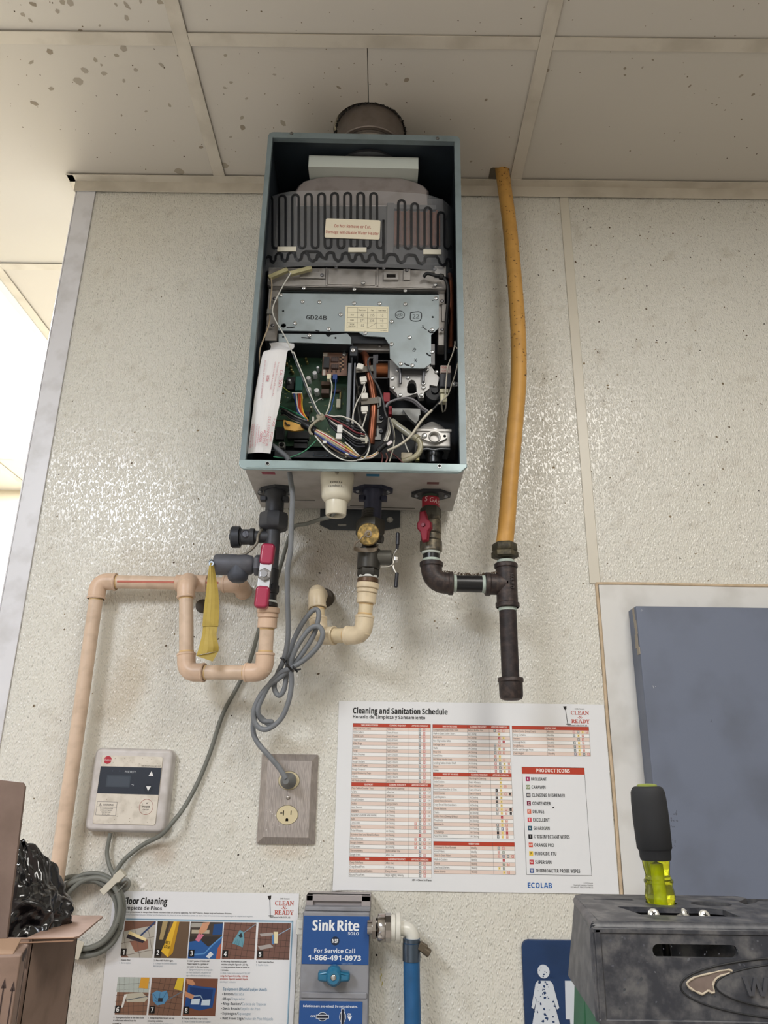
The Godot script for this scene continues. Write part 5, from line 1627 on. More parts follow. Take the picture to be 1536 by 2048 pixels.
	box(st, (p0 + p1) * 0.5, Vector3((p1 - p0).length(), 0.010, 0.0018), 0.0006, b)
	box(st, p1 + Vector3(0, 0, -0.004), Vector3(0.014, 0.013, 0.010), 0.001, b)
	part("cable_tie", st, plastic, k)
	st = sf()
	var q0 := W(233, 1786, 0.034)
	var q1 := W(252, 1766, 0.006)
	box(st, (q0 + q1) * 0.5, Vector3((q1 - q0).length(), 0.010, 0.002), 0.0006, Basis(dir(q0, q1), Vector3(0.6, 0.75, 0.2).normalized(), dir(q0, q1).cross(Vector3(0.6, 0.75, 0.2).normalized())).orthonormalized())
	lathe(st, W(250, 1768, 0.0), Vector3(0, 0, 1), [Vector2(0, 0), Vector2(0, 0.009), Vector2(0.006, 0.009), Vector2(0.0075, 0.007), Vector2(0.0075, 0)], 18)
	part("wall_clip", st, M(hx("85857f"), 0.45), k)
	screw_at(k, W(250, 1768, 0.0075), 0.0045, M(hx("8a857c"), 0.35, 0.8))
	st = sf()
	var r0 := W(162, 1882, 0.034)
	var r1 := W(150, 1918, 0.030)
	var b2 := Basis(dir(r0, r1), Vector3(0, 0, 1).cross(dir(r0, r1)).normalized(), Vector3(0, 0, 1))
	box(st, (r0 + r1) * 0.5, Vector3((r1 - r0).length(), 0.011, 0.0018), 0.0006, b2)
	part("cable_tie", st, plastic, k)

func dispenser() -> void:
	var o := V(-0.0645, 0, 0)                             # x of the middle line
	var t := thing("soap_dispenser", "grey and blue wall-mounted sink chemical dispenser between the two posters", "dispenser", o + Vector3(0, -0.5, 0))
	var gm := M(hx("8f9096"), 0.4, 0, {"grime": 5.0})
	var st := sf()
	var q := func(u: float, v: float, zz: float) -> Vector3: return W(570 + u / 4.743, 1770 + v / 4.743, zz)
	var X0: float = q.call(168, 300, 0.045).x
	var X1: float = q.call(808, 300, 0.045).x
	var ytop: float = q.call(500, 255, 0.045).y
	span(st, Vector3(X0, EYE - 0.52, 0.0), Vector3(X1, ytop, 0.045), 0.0025)
	var yr: float = q.call(400, 1045, 0.045).y
	box(st, Vector3((X0 + X1) * 0.5, yr, 0.0455), Vector3(X1 - X0 - 0.004, 0.008, 0.004), 0.0018)
	part("housing", st, gm, t)
	st = sf()
	span(st, Vector3(X0 + 0.002, ytop, 0.0), Vector3(X1 + 0.0005, q.call(500, 200, 0.038).y, 0.038), 0.0015)
	span(st, Vector3(X0 + 0.002, ytop, 0.0), Vector3(X1 + 0.0005, ytop + 0.006, 0.042), 0.0015)
	part("hood", st, gm, t)
	st = sf()
	var yt: float = q.call(500, 95, 0.033).y
	var yb: float = q.call(500, 200, 0.033).y
	span(st, Vector3(X0 + 0.003, yb - 0.002, 0.0), Vector3(X1 + 0.0005, yt, 0.029), 0.001)
	for s in [[X0 + 0.003, X0 + 0.0135], [X1 - 0.0135, X1]]: span(st, Vector3(s[0], yb, 0.02), Vector3(s[1], yt, 0.0345), 0.001)
	span(st, Vector3(X0 + 0.003, q.call(500, 155, 0.033).y, 0.02), Vector3(X1, yt, 0.0345), 0.001)
	part("top_latch", st, M(hx("a19a9a"), 0.4), t)
	# label plates
	var ly0: float = q.call(480, 295, 0.046).y
	var ly1: float = q.call(480, 755, 0.046).y
	st = sf()
	span(st, Vector3(X0 + 0.0015, ly1, 0.0445), Vector3(X1 - 0.0012, ly0, 0.0458), 0.0003)
	part("label_plate", st, M(hx("1f4f8f"), 0.35), t)
	var my0: float = q.call(480, 1105, 0.046).y
	st = sf()
	span(st, Vector3(X0 + 0.001, EYE - 0.43, 0.0445), Vector3(X1 - 0.0085, my0, 0.0458), 0.0003)
	part("label_plate", st, M(hx("1f4f8f"), 0.35), t)
	pr_begin(Vector3(X0, ly0, 0.0458))
	pr_fit("Sink", 14.8, 18.7, 13.3, 32.0, "eef0f2", "Droid Sans Bold"); pr_fit("Sink", 15.3, 18.7, 13.3, 32.0, "eef0f2", "Droid Sans Bold", 3)
	pr_fit("Rite", 50.4, 18.7, 13.3, 31.0, "eef0f2", "Droid Sans Bold"); pr_fit("Rite", 50.9, 18.7, 13.3, 31.0, "eef0f2", "Droid Sans Bold", 3)
	pr_fit("SOLO", 66.0, 23.9, 3.9, 15.4, "dfe6ee", "Droid Sans Bold")
	pr_oval(48.0, 31.7, 6.0, 5.6, "14233f", 1, 26)
	pr_text("NSF", 48.0, 34.2, 5.0, "f0f0f0", 1, 0.7, "Droid Sans Bold", 2)
	pr_fit("For Service Call", 18.6, 46.8, 5.4, 58.0, "e6eaf0", "Droid Sans Bold")
	pr_fit("1-866-491-0973", 10.4, 56.0, 6.4, 75.0, "f0f2f4", "Droid Sans Bold")
	pr_text("Patent 5,253,677", 58.0, 60.9, 1.7, "9db4d4", 0, 0.9)
	var q0 := my0
	var dy := (ly0 - q0) * 1000.0
	pr_fit("Solutions are pre-mixed. Do not add water.", 6.2, dy + 7.3, 2.8, 76.0, "e8ecf2", "Droid Sans Bold")
	pr_text("OFF", 17.0, dy + 19.4, 2.6, "f0f2f4", 0, 1.0, "Droid Sans Bold")
	for s in [[33.5, dy + 18.4, false], [61.5, dy + 18.4, true]]:
		if s[2]:
			pr_oval(s[0], s[1], 4.6, 7.0, "e4e8ee", 2); pr_oval(s[0], s[1], 4.0, 6.4, "13233c", 3); pr_rect(s[0] - 2.2, s[1] - 10, 4.4, 20, "e4e8ee", 4); pr_rect(s[0] - 1.6, s[1] - 9.4, 3.2, 18.8, "101a2c", 5)
		else:
			pr_oval(s[0], s[1], 7.0, 5.4, "e4e8ee", 2); pr_oval(s[0], s[1], 6.4, 4.8, "13233c", 3); pr_rect(s[0] - 9, s[1] - 2.2, 18, 4.4, "e4e8ee", 4); pr_rect(s[0] - 8.4, s[1] - 1.6, 16.8, 3.2, "101a2c", 5)
	pr_text("ON", 68.4, dy + 16.4, 2.6, "f0f2f4", 0, 0.9, "Droid Sans Bold")
	pr_poly([[68.0, dy + 17.6], [74.6, dy + 17.6], [71.3, dy + 23.2]], "f0f2f4", 2)
	pr_rect(12.2, dy + 30.0, 62.5, 46, "eef0f0", 1); pr_rect(13.8, dy + 31.8, 59.3, 43, "1d3d33", 2)
	pr_text("LmEntary", 43.4, dy + 42.4, 6.0, "eef2f0", 1, 0.62, "Droid Sans Bold", 3)
	part("print", pst, M(Color.WHITE, 0.4, 0, {"ink": 1}), t)
	# knob
	var kc: Vector3 = q.call(462, 872, 0.066)
	st = sf()
	var kp := PackedVector2Array()
	for e in [[-0.0222, -0.0045], [-0.0222, 0.0035], [-0.0205, 0.0055], [-0.010, 0.0062], [-0.0075, 0.0098], [-0.002, 0.0128], [0.002, 0.0128], [0.0075, 0.0098], [0.010, 0.0062], [0.0205, 0.0050], [0.0222, 0.003], [0.0222, -0.0045], [0.0200, -0.0062], [0.010, -0.0070], [0.0075, -0.0100], [0.002, -0.0128], [-0.002, -0.0128], [-0.0075, -0.0100], [-0.010, -0.0070], [-0.0200, -0.0062]]: kp.append(Vector2(e[0], e[1]))
	cushion(st, kp, Transform3D(Basis(), kc), 0.012, 0.0035)
	lathe(st, kc + Vector3(0, 0, -0.001), Vector3(0, 0, 1), [Vector2(0, 0.0108), Vector2(0.003, 0.0098), Vector2(0.006, 0.0080), Vector2(0.006, 0.0042), Vector2(0.004, 0.0038)], 24)
	rod(st, kc - Vector3(0, 0, 0.024), kc - Vector3(0, 0, 0.008), 0.0095, 18)
	var kn := part("knob", st, M(hx("1f6f93"), 0.3, 0, {"coat": 0.4}), t)
	screw_at(kn, kc + Vector3(0, 0, 0.003), 0.0042, M(hx("c8c8c6"), 0.25, 0.9))
	# peg on its left side
	st = sf()
	span(st, Vector3(X0 - 0.011, q.call(130, 470, 0.02).y, 0.012), Vector3(X0 + 0.002, q.call(130, 320, 0.02).y, 0.026), 0.002)
	span(st, Vector3(X0 - 0.008, q.call(130, 410, 0.02).y, 0.010), Vector3(X0 + 0.002, q.call(130, 330, 0.02).y, 0.029), 0.002)
	part("inlet_stub", st, M(hx("d9d9d2"), 0.45), t)
	# blue hose
	var z := 0.048
	var h := thing("hose", "blue rubber hose with chrome coupling and white elbow, right of the sink dispenser", "hose", q.call(1210, 1420, z))
	var c0: Vector3 = q.call(808, 402, z)
	var c1p: Vector3 = q.call(990, 404, z)
	st = sf()
	rod(st, c0 - Vector3(0.004, 0, 0), c0 + Vector3(0.012, 0, 0), 0.010, 18)
	lathe(st, c0 + Vector3(0.002, 0, 0), Vector3(1, 0, 0), [Vector2(0, 0.009), Vector2(0.001, 0.0150), Vector2(0.006, 0.0150), Vector2(0.008, 0.0120)], 6, true, 0.4)
	lathe(st, c0 + Vector3(0.010, 0, 0), Vector3(1, 0, 0), [Vector2(0, 0.012), Vector2(0.001, 0.0170), Vector2(0.004, 0.0186), Vector2(0.011, 0.0186), Vector2(0.012, 0.0170)], 24)
	lathe(st, c0 + Vector3(0.021, 0, 0), Vector3(1, 0, 0), [Vector2(0, 0.0165), Vector2(0.001, 0.0192), Vector2(0.008, 0.0192), Vector2(0.009, 0.016), Vector2(0.009, 0)], 12, true)
	part("chrome_coupling", st, M(hx("b9b6b4"), 0.16, 1.0), h)
	var wm := M(hx("dcdad0"), 0.35, 0, {"coat": 0.3})
	st = sf()
	ring(st, Vector3(c1p.x, c0.y, z), Vector3(1, 0, 0), 0.0168, 0.009)
	ring(st, Vector3(c1p.x + 0.009, c0.y, z), Vector3(1, 0, 0), 0.0196, 0.007)
	var ec := Vector3(q.call(1208, 430, z).x, c0.y - 0.001, z)
	bend(st, ec, Vector3(-1, 0, 0), Vector3(0, -1, 0), 0.022, 0.014, 0.0098)
	part("white_elbow", st, wm, h)
	st = sf()
	var h0: Vector3 = q.call(1200, 505, z)
	var h1 := Vector3(h0.x + 0.001, EYE - 0.42, z)
	tube(st, cat([h0, h0 + Vector3(0.0005, -0.06, 0), (h0 + h1) * 0.5 + Vector3(0.001, 0, 0.002), h1], 8), 0.0116, 22)
	part("hose_tube", st, M(hx("1f5a8c"), 0.5, 0, {"grime": 6.0}), h)
	st = sf()
	lathe(st, h0 + Vector3(0, -0.028, 0), Vector3(0, 1, 0), [Vector2(0, 0.0117), Vector2(0.0, 0.0127), Vector2(0.022, 0.0127), Vector2(0.022, 0.0117)], 24)
	lathe(st, h0 + Vector3(0, -0.005, 0), Vector3(0, 1, 0), [Vector2(0, 0.0117), Vector2(0.0, 0.0124), Vector2(0.005, 0.0124), Vector2(0.005, 0.0117)], 24)
	part("band_clamp", st, M(hx("5f6c7c"), 0.3, 0.8), h)
	st = sf()
	var kp2: Vector3 = q.call(1285, 560, z + 0.004)
	box(st, kp2 + Vector3(0.003, -0.004, 0), Vector3(0.014, 0.012, 0.010), 0.002, Basis(Vector3(0, 0, 1), -0.5))
	rod(st, kp2 + Vector3(0.004, -0.006, 0), kp2 + Vector3(0.013, -0.012, 0), 0.0058, 10, 0.001)
	part("clamp_screw", st, M(hx("6a6052"), 0.45, 0.6, {"grime": 12.0}), h)

func flue() -> void:
	var c := heater_at * Vector3(0.0085, 0.6266, 0.117)
	var t := thing("flue_pipe", "stained steel flue collar between the heater top and the ceiling", "flue", c)
	var up := Vector3(0, 1, 0)
	var sm := M(hx("8d837d"), 0.38, 0.7, {"grime": 8.0})
	var st := sf()
	lathe(st, c, up, [Vector2(0.0, 0.0575), Vector2(0.030, 0.0575), Vector2(0.032, 0.0595), Vector2(0.036, 0.0605), Vector2(0.040, 0.0595), Vector2(0.042, 0.0575), Vector2(0.060, 0.0575), Vector2(0.060, 0.05)], 48)
	part("lower_collar", st, M(hx("a8a29c"), 0.25, 0.85), t)
	st = sf()
	lathe(st, c + up * 0.047, up, [Vector2(0, 0.058), Vector2(0, 0.0636), Vector2(0.0015, 0.0650), Vector2(0.004, 0.0640), Vector2(0.108, 0.0640), Vector2(0.108, 0.058)], 48)
	part("pipe", st, sm, t)
	rng.seed = 6
	st = sf()
	ink = hx("262320")
	for i in 120:
		var a := TAU * (i + rng.randf() * 0.8) / 120.0
		var p := Vector3(c.x + cos(a) * (0.0648 + rng.randf() * 0.002), CEIL + 0.002, c.z + sin(a) * (0.0648 + rng.randf() * 0.002))
		var r := rng.randf_range(0.0009, 0.0026)
		lathe(st, p + Vector3(0, r, 0), -up, [Vector2(0, r * 0.8), Vector2(r * 0.7, r * 1.1), Vector2(r * 1.4, r * 0.7), Vector2(r * 1.6, 0)], 7)
	ink = Color.WHITE
	part("sealant", st, M(hx("2b2724"), 0.85, 0, {"grime": 20.0}), t)

func plumbing() -> void:
	flue()
	left_loop()
	right_loop()
	gas_line()
	hot_valve()
	cold_valve()
	cords()
	dispenser()

# ================================================================ the open water heater (everything in the heater's own axes: x right, y up from its base, z out of the wall)
var heater: Node3D
const HW := 0.334
const HH := 0.6247
const HD := 0.209
func hp(called: String, st: SurfaceTool, m: Material, parent: Node3D = null) -> MeshInstance3D:
	return part(called, st, m, heater if parent == null else parent)

func c2s(a: Array, z: float) -> Array:
	var out := []
	for q in a: out.append(c2(q[0], q[1], z))
	return out
func c1s(a: Array, z: float) -> Array:
	var out := []
	for q in a: out.append(c1(q[0], q[1], z))
	return out
func c3s(a: Array, z: float) -> Array:
	var out := []
	for q in a: out.append(c3(q[0], q[1], z))
	return out
func c4s(a: Array, z: float) -> Array:
	var out := []
	for q in a: out.append(c4(q[0], q[1], z))
	return out
func panel(st: SurfaceTool, a: Vector3, b: Vector3, depth: float, bev := 0.0008) -> void:    # a block whose front face spans a..b
	span(st, Vector3(a.x, a.y, a.z - depth), Vector3(b.x, b.y, a.z), bev)
func w3(st: SurfaceTool, a: Array, z0: float, z1: float, r := 0.0010, dx := 0.0) -> void:
	var p := []
	for i in a.size():
		var k := float(i) / (a.size() - 1)
		p.append(c3(a[i][0] + dx, a[i][1], lerpf(z0, z1, k)))
	wire(st, p, r, 6, 5)
func w4(st: SurfaceTool, a: Array, z0: float, z1: float, r := 0.0010, dx := 0.0) -> void:
	var p := []
	for i in a.size():
		var k := float(i) / (a.size() - 1)
		p.append(c4(a[i][0] + dx, a[i][1] + dx * 0.5, lerpf(z0, z1, k)))
	wire(st, p, r, 6, 5)
func one_wire(pts_kind: int, a: Array, z0: float, z1: float, c: String, r := 0.0010) -> void:
	var st := sf()
	if pts_kind == 3: w3(st, a, z0, z1, r)
	else: w4(st, a, z0, z1, r)
	hp("wire", st, M(hx(c), 0.45))

func casing() -> void:
	var paint := M(hx("78868a"), 0.32, 0.1, {"grime": 3.0})
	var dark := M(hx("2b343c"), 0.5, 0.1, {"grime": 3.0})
	var x := HW * 0.5
	var t := 0.0014
	var st := sf()
	span(st, Vector3(-x, 0, 0), Vector3(-x + t, HH, HD), 0.0004)
	span(st, Vector3(x - t, 0, 0), Vector3(x, HH, HD), 0.0004)
	span(st, Vector3(-x, HH - t, 0), Vector3(x, HH, HD), 0.0004)
	span(st, Vector3(-x, 0, 0), Vector3(x, HH, t), 0.0004)
	hp("case", st, paint)
	st = sf()
	span(st, Vector3(-x, -0.0002, 0), Vector3(x, t, HD), 0.0004)
	hp("base_panel", st, M(hx("b3afab"), 0.45, 0.1, {"grime": 4.0}))
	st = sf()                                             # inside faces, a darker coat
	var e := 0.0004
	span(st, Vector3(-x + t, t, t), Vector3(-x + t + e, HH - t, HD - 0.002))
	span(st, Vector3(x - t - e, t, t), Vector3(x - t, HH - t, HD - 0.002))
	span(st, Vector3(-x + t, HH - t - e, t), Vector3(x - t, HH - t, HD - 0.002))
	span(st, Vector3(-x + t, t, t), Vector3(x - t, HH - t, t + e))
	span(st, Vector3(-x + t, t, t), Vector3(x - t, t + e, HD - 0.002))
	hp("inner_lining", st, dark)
	# front rim: sides, rounded top
	st = sf()
	var outer := PackedVector2Array()
	for p in rrect(Vector2(0, HH * 0.5), HW + 0.003, HH + 0.003, 0.010, 6):
		outer.append(Vector2(p.x, p.y) if p.y > HH * 0.5 else Vector2(signf(p.x) * (x + 0.0015), 0.0))
	var clean := PackedVector2Array()
	for p in outer:
		if clean.is_empty() or clean[-1].distance_to(p) > 0.0002: clean.append(p)
	if clean[0].distance_to(clean[-1]) < 0.0002: clean.remove_at(clean.size() - 1)
	prism(st, clean, Transform3D(Basis(), Vector3(0, 0, HD + 0.001)), 0.010, [PackedVector2Array([Vector2(-x + 0.0065, 0.0005), Vector2(x - 0.0085, 0.0005), Vector2(x - 0.0085, HH - 0.011), Vector2(-x + 0.0065, HH - 0.0105)])])
	hp("front_rim", st, paint)
	# bottom lip: a folded flange with rounded ends
	st = sf()
	var lip := PackedVector2Array([Vector2(-x - 0.002, 0.0005), Vector2(-x - 0.002, -0.0075), Vector2(-x + 0.001, -0.0125), Vector2(-x + 0.006, -0.0150), Vector2(x - 0.012, -0.0150), Vector2(x - 0.007, -0.0130), Vector2(x - 0.001, -0.0075), Vector2(x + 0.002, -0.0050), Vector2(x + 0.002, 0.0005)])
	cushion(st, lip, Transform3D(Basis(), Vector3(0, 0, HD + 0.0045)), 0.0035, 0.0015)
	box(st, Vector3(0, -0.0122, HD + 0.0048), Vector3(HW - 0.020, 0.0024, 0.0022), 0.0009)
	var lm := M(hx("9db0b2"), 0.24, 0.15, {"grime": 3.0})
	var lipo := hp("bottom_lip", st, lm)
	for q in [[535, 927], [879, 932]]:
		st = sf()
		lathe(st, H(q[0], q[1], HD + 0.0048), Vector3(0, 0, 1), [Vector2(-0.001, 0.0017), Vector2(0.0006, 0.0023), Vector2(0.0006, 0.0033), Vector2(-0.001, 0.0036)], 16)
		hp("hole_ring", st, M(hx("c8cdcc"), 0.25, 0.8), lipo)
		st = sf()
		lathe(st, H(q[0], q[1], HD + 0.0048), Vector3(0, 0, 1), [Vector2(0, 0.0024), Vector2(0.0002, 0)], 14)
		hp("screw_hole", st, M(hx("0c0d0f"), 0.9), lipo)
	for q in [[583, 267], [875, 277]]: screw_at(heater, H(q[0], q[1], HD + 0.001), 0.003, M(hx("6b6a66"), 0.4, 0.6))
	# wall brackets
	st = sf()
	var br := flat2([H(650, 1024, -0.018), H(800, 1024, -0.018), H(800, 1055, -0.018), H(765, 1062, -0.018), H(660, 1060, -0.018), H(640, 1050, -0.018), H(640, 1024, -0.018)])
	br[0].y += 0.02; br[1].y += 0.02; br[6].y += 0.02
	var hole := flat2([H(780, 1033, -0.018), H(787, 1040, -0.018), H(780, 1047, -0.018), H(773, 1040, -0.018)])
	var slot1 := flat2([H(675, 1048, -0.018), H(693, 1048, -0.018), H(693, 1053, -0.018), H(675, 1053, -0.018)])
	var slot2 := flat2([H(779, 1051, -0.018), H(797, 1051, -0.018), H(797, 1055, -0.018), H(779, 1055, -0.018)])
	prism(st, br, Transform3D(Basis(), Vector3(0, 0, -0.0165)), 0.0016, [circle(Vector2((hole[0].x + hole[2].x) * 0.5, (hole[0].y + hole[2].y) * 0.5), 0.0058, 14), slot1])
	hp("wall_bracket", st, M(hx("50555a"), 0.5, 0.3, {"grime": 6.0}))
	st = sf()
	for y in [0.01, 0.56]:
		st = sf()
		span(st, Vector3(-0.10, y, -0.018), Vector3(0.10, y + 0.025, 0.0), 0.001)
		hp("standoff", st, M(hx("50555a"), 0.5, 0.3))
	# marks and slots on the underside
	st = sf()
	var under := func(px: float, py: float) -> Vector3:
		var inv := heater_at.affine_inverse()
		var o := inv * cam_at
		var d := inv.basis * ray(px, py)
		return o + d * (-o.y / d.y)
	for q in [[537, 946, 26, "8f4450"], [746, 950, 26, "2f6f92"], [866, 966, 24, "6d4a48"]]:
		var a: Vector3 = under.call(q[0], q[1])
		var s2 := sf()
		box(s2, a + Vector3(0, -0.0003, 0), Vector3(q[2] * 0.00078, 0.0006, 0.009))
		hp("connection_mark", s2, M(hx(q[3]), 0.5))
	for q in [[570, 1000, 630, 1000], [735, 1012, 700, 1011], [830, 1016, 690, 1014]]:
		var a: Vector3 = under.call(q[0], q[1])
		var b: Vector3 = under.call(q[2], q[3])
		box(st, (a + b) * 0.5 + Vector3(0, -0.0002, 0), Vector3(absf(a.x - b.x), 0.0004, 0.0022))
	hp("vent_slot", st, M(hx("0e0f11"), 0.9))
	# condensate collector
	st = sf()
	var cc: Vector3 = under.call(675, 948)
	lathe(st, cc, Vector3(0, -1, 0), [Vector2(-0.001, 0.0), Vector2(-0.001, 0.0250), Vector2(0.003, 0.0262), Vector2(0.016, 0.0254), Vector2(0.018, 0.0246), Vector2(0.036, 0.0232), Vector2(0.040, 0.0226), Vector2(0.046, 0.0180), Vector2(0.0465, 0.0165), Vector2(0.066, 0.0158), Vector2(0.068, 0.0150), Vector2(0.068, 0.0108), Vector2(0.045, 0.0100), Vector2(0.045, 0)], 36)
	var col := hp("drain_collector", st, M(hx("d6d0bd"), 0.35, 0, {"coat": 0.3}))
	st = sf()
	screw_at(col, cc + Vector3(0.0005, -0.008, 0.0260), 0.0032, M(hx("9a9484"), 0.4, 0.3))
	for k in 9:
		text(st, "Condens."[k] if k < 8 else "", 0.0034, Transform3D(Basis(Vector3(0, 1, 0), (k - 3.5) * 0.13), cc + Vector3(sin((k - 3.5) * 0.13), 0, cos((k - 3.5) * 0.13)) * 0.0249 + Vector3(0, -0.0300, 0)), 1, 0.8, "Droid Sans Bold")
	for k in 6:
		text(st, "Remote"[k], 0.0034, Transform3D(Basis(Vector3(0, 1, 0), (k - 2.5) * 0.13), cc + Vector3(sin((k - 2.5) * 0.13), 0, cos((k - 2.5) * 0.13)) * 0.0252 + Vector3(0, -0.0245, 0)), 1, 0.8, "Droid Sans Bold")
	hp("lettering", st, M(hx("55524a"), 0.6), col)
	# pipe flanges under the base
	var fm := M(hx("3b3d42"), 0.5, 0.4, {"grime": 10.0})
	for q in [[548, 978, 0.11], [745, 972, 0.122], [862, 985, 0.107]]:
		var wx: Vector3 = heater_at.affine_inverse() * W(q[0], 1030 if q[0] < 800 else 1000, q[2])
		var c := Vector3(wx.x, 0, q[2] - 0.02)
		var s3 := sf()
		prism(s3, PackedVector2Array([Vector2(-0.032, -0.006), Vector2(-0.014, -0.021), Vector2(0.014, -0.021), Vector2(0.032, -0.006), Vector2(0.032, 0.006), Vector2(0.014, 0.021), Vector2(-0.014, 0.021), Vector2(-0.032, 0.006)]), Transform3D(Basis(Vector3(1, 0, 0), PI / 2) * Basis(Vector3(0, 0, 1), 0.5 if q[0] < 600 else 0.0), c + Vector3(0, -0.005, 0)), 0.005)
		if q[0] < 800:
			lathe(s3, c + Vector3(0, -0.004, 0), Vector3(0, -1, 0), [Vector2(0, 0.018), Vector2(0.010, 0.017), Vector2(0.014, 0.0145), Vector2(0.060 if q[0] > 600 else 0.040, 0.0140), Vector2(0.060 if q[0] > 600 else 0.040, 0.0)], 22)
			for k in [-1.0, 1.0]: box(s3, c + Vector3(k * 0.018, -0.018, 0.004), Vector3(0.010, 0.008, 0.012), 0.001)
		var fl := hp("pipe_flange", s3, fm if q[0] < 600 or q[0] > 800 else M(hx("33364a"), 0.5, 0.3, {"grime": 10.0}))
		for k in [-1.0, 1.0]: screw_at(fl, c + Vector3(k * 0.024, -0.006, 0.004), 0.0035, M(hx("8c8f94"), 0.35, 0.8), Vector3(0, -1, 0.3))

func exchanger() -> void:
	var silver := M(hx("a8a6a4"), 0.4, 0.75, {"grime": 6.0})
	var st := sf()
	# flue stub and its bracket under the top
	lathe(st, Vector3(0.0085, HH - 0.002, 0.117), Vector3(0, -1, 0), [Vector2(0, 0.062), Vector2(0.001, 0.064), Vector2(0.006, 0.064), Vector2(0.007, 0.054), Vector2(0.026, 0.054)], 40)
	hp("flue_stub", st, M(hx("55565a"), 0.4, 0.6))
	st = sf()
	panel(st, c1(454, 400, 0.172), c1(1127, 482, 0.172), 0.0012)
	var a := c1(454, 400, 0.172)
	var b := c1(1127, 482, 0.172)
	span(st, Vector3(a.x, b.y - 0.001, 0.10), Vector3(b.x, b.y + 0.0006, 0.172))
	hp("flue_bracket", st, M(hx("cdd4cd"), 0.4, 0.0))
	st = sf()
	for q in [[415, 412], [250, 567], [1170, 430], [590, 392], [1358, 408], [1345, 592], [220, 382]]:
		st = sf()
		box(st, c1(q[0], q[1], 0.006), Vector3(0.0075, 0.0012, 0.0012), 0.0003)
		hp("rivet", st, M(hx("6c7880"), 0.4, 0.5))
	# hood
	st = sf()
	var hood := c1s([[365, 720], [365, 615], [385, 578], [420, 548], [520, 522], [640, 513], [860, 513], [1000, 522], [1110, 552], [1165, 578], [1192, 610], [1198, 720]], 0.150)
	cushion(st, flat2(hood), Transform3D(Basis(), Vector3(0, 0, 0.150)), 0.11, 0.006)
	hp("exhaust_hood", st, M(hx("9a9290"), 0.38, 0.4, {"grime": 5.0}))
	# body of the heat exchanger with its copper side
	st = sf()
	panel(st, c1(262, 640, 0.148), c1(1290, 1075, 0.148), 0.12, 0.003)
	hp("heat_exchanger", st, M(hx("56575b"), 0.42, 0.6, {"grime": 6.0}))
	st = sf()
	panel(st, c1(975, 738, 0.1535), c1(1265, 955, 0.1535), 0.01, 0.002)
	for u in [1010.0, 1068.0, 1130.0, 1190.0, 1240.0]: rod(st, c1(u, 742, 0.153), c1(u + 4, 950, 0.153), 0.0022, 8)
	hp("copper_jacket", st, M(hx("8c5a44"), 0.38, 0.75, {"grime": 8.0}))
	st = sf()
	panel(st, c1(935, 690, 0.1540), c1(975, 1000, 0.1540), 0.006, 0.001)
	panel(st, c1(975, 700, 0.1532), c1(1240, 732, 0.1532), 0.006, 0.001)
	hp("metal_band", st, M(hx("77787c"), 0.35, 0.7))
	# wrap: a clear sheet bent round the exchanger, with its black conductor
	var zf := 0.172
	var ca := c1(180, 700, 0.11)
	var cbx := c1(1340, 700, 0.11)
	var prof := [Vector3(ca.x - 0.002, 0, 0.105), Vector3(ca.x + 0.004, 0, 0.132), Vector3(ca.x + 0.020, 0, 0.154), Vector3(ca.x + 0.055, 0, 0.168), Vector3(ca.x + 0.11, 0, zf), Vector3(0.0, 0, zf + 0.002), Vector3(cbx.x - 0.10, 0, zf), Vector3(cbx.x - 0.055, 0, 0.168), Vector3(cbx.x - 0.022, 0, 0.154), Vector3(cbx.x - 0.004, 0, 0.132), Vector3(cbx.x + 0.002, 0, 0.105)]
	var curve := cat(prof, 6)
	var on := func(px: float, py: float, off: float) -> Vector3:   # the point of the bent sheet that is seen at a pixel
		var inv := heater_at.affine_inverse()
		var o := inv * cam_at
		var d := inv.basis * ray(px, py)
		var best := Vector3.ZERO
		var bd := 1e9
		for i in curve.size() - 1:
			var p := curve[i]
			var q := curve[i + 1]
			var n := Vector2(q.z - p.z, -(q.x - p.x))
			var den := n.x * d.x + n.y * d.z
			if absf(den) < 1e-9: continue
			var tt := (n.x * (p.x - o.x) + n.y * (p.z - o.z)) / den
			var h := o + d * tt
			var k := clampf((h.x - p.x) / (q.x - p.x) if absf(q.x - p.x) > 1e-6 else 0.5, -9, 9)
			var out := maxf(0.0, maxf(-k, k - 1.0))
			if out < bd:
				bd = out
				best = h + Vector3(-n.x, 0, -n.y).normalized() * off * (-1.0 if -n.y < 0 else 1.0)
		return best
	var ytop := c1(715, 622, zf).y
	var ybot := c1(700, 1088, zf).y
	st = sf()
	for i in curve.size() - 1:
		var p := curve[i]
		var q := curve[i + 1]
		var n := Vector3(-(q.z - p.z), 0, q.x - p.x).normalized()
		quad(st, Vector3(p.x, ybot, p.z), Vector3(q.x, ybot, q.z), Vector3(q.x, ytop, q.z), Vector3(p.x, ytop, p.z), n)
	var film := M(hx("c8ccd2"), 0.12, 0.0, {"clear": 0.17})
	var fo := hp("clear_wrap", st, film)
	var seg := func(s: SurfaceTool, pts: Array, wd: float) -> void:   # a flat conductor laid on the sheet
		var path := PackedVector3Array()
		for i in pts.size() - 1:
			for k in 3:
				var f := k / 3.0
				path.append(on.call(470 + lerpf(pts[i].x, pts[i + 1].x, f) / 3.072, 180 + lerpf(pts[i].y, pts[i + 1].y, f) / 3.072, 0.0009))
		path.append(on.call(470 + pts[-1].x / 3.072, 180 + pts[-1].y / 3.072, 0.0009))
		var side := PackedVector3Array()
		for i in path.size():
			var tg := (path[mini(i + 1, path.size() - 1)] - path[maxi(i - 1, 0)]).normalized()
			var nz := Vector3((path[i].x - 0.0) * absf(path[i].x) * 30.0, 0, 1).normalized()
			side.append(nz.cross(tg).normalized())
		strip(s, path, side, wd * 0.5, 0.0007)
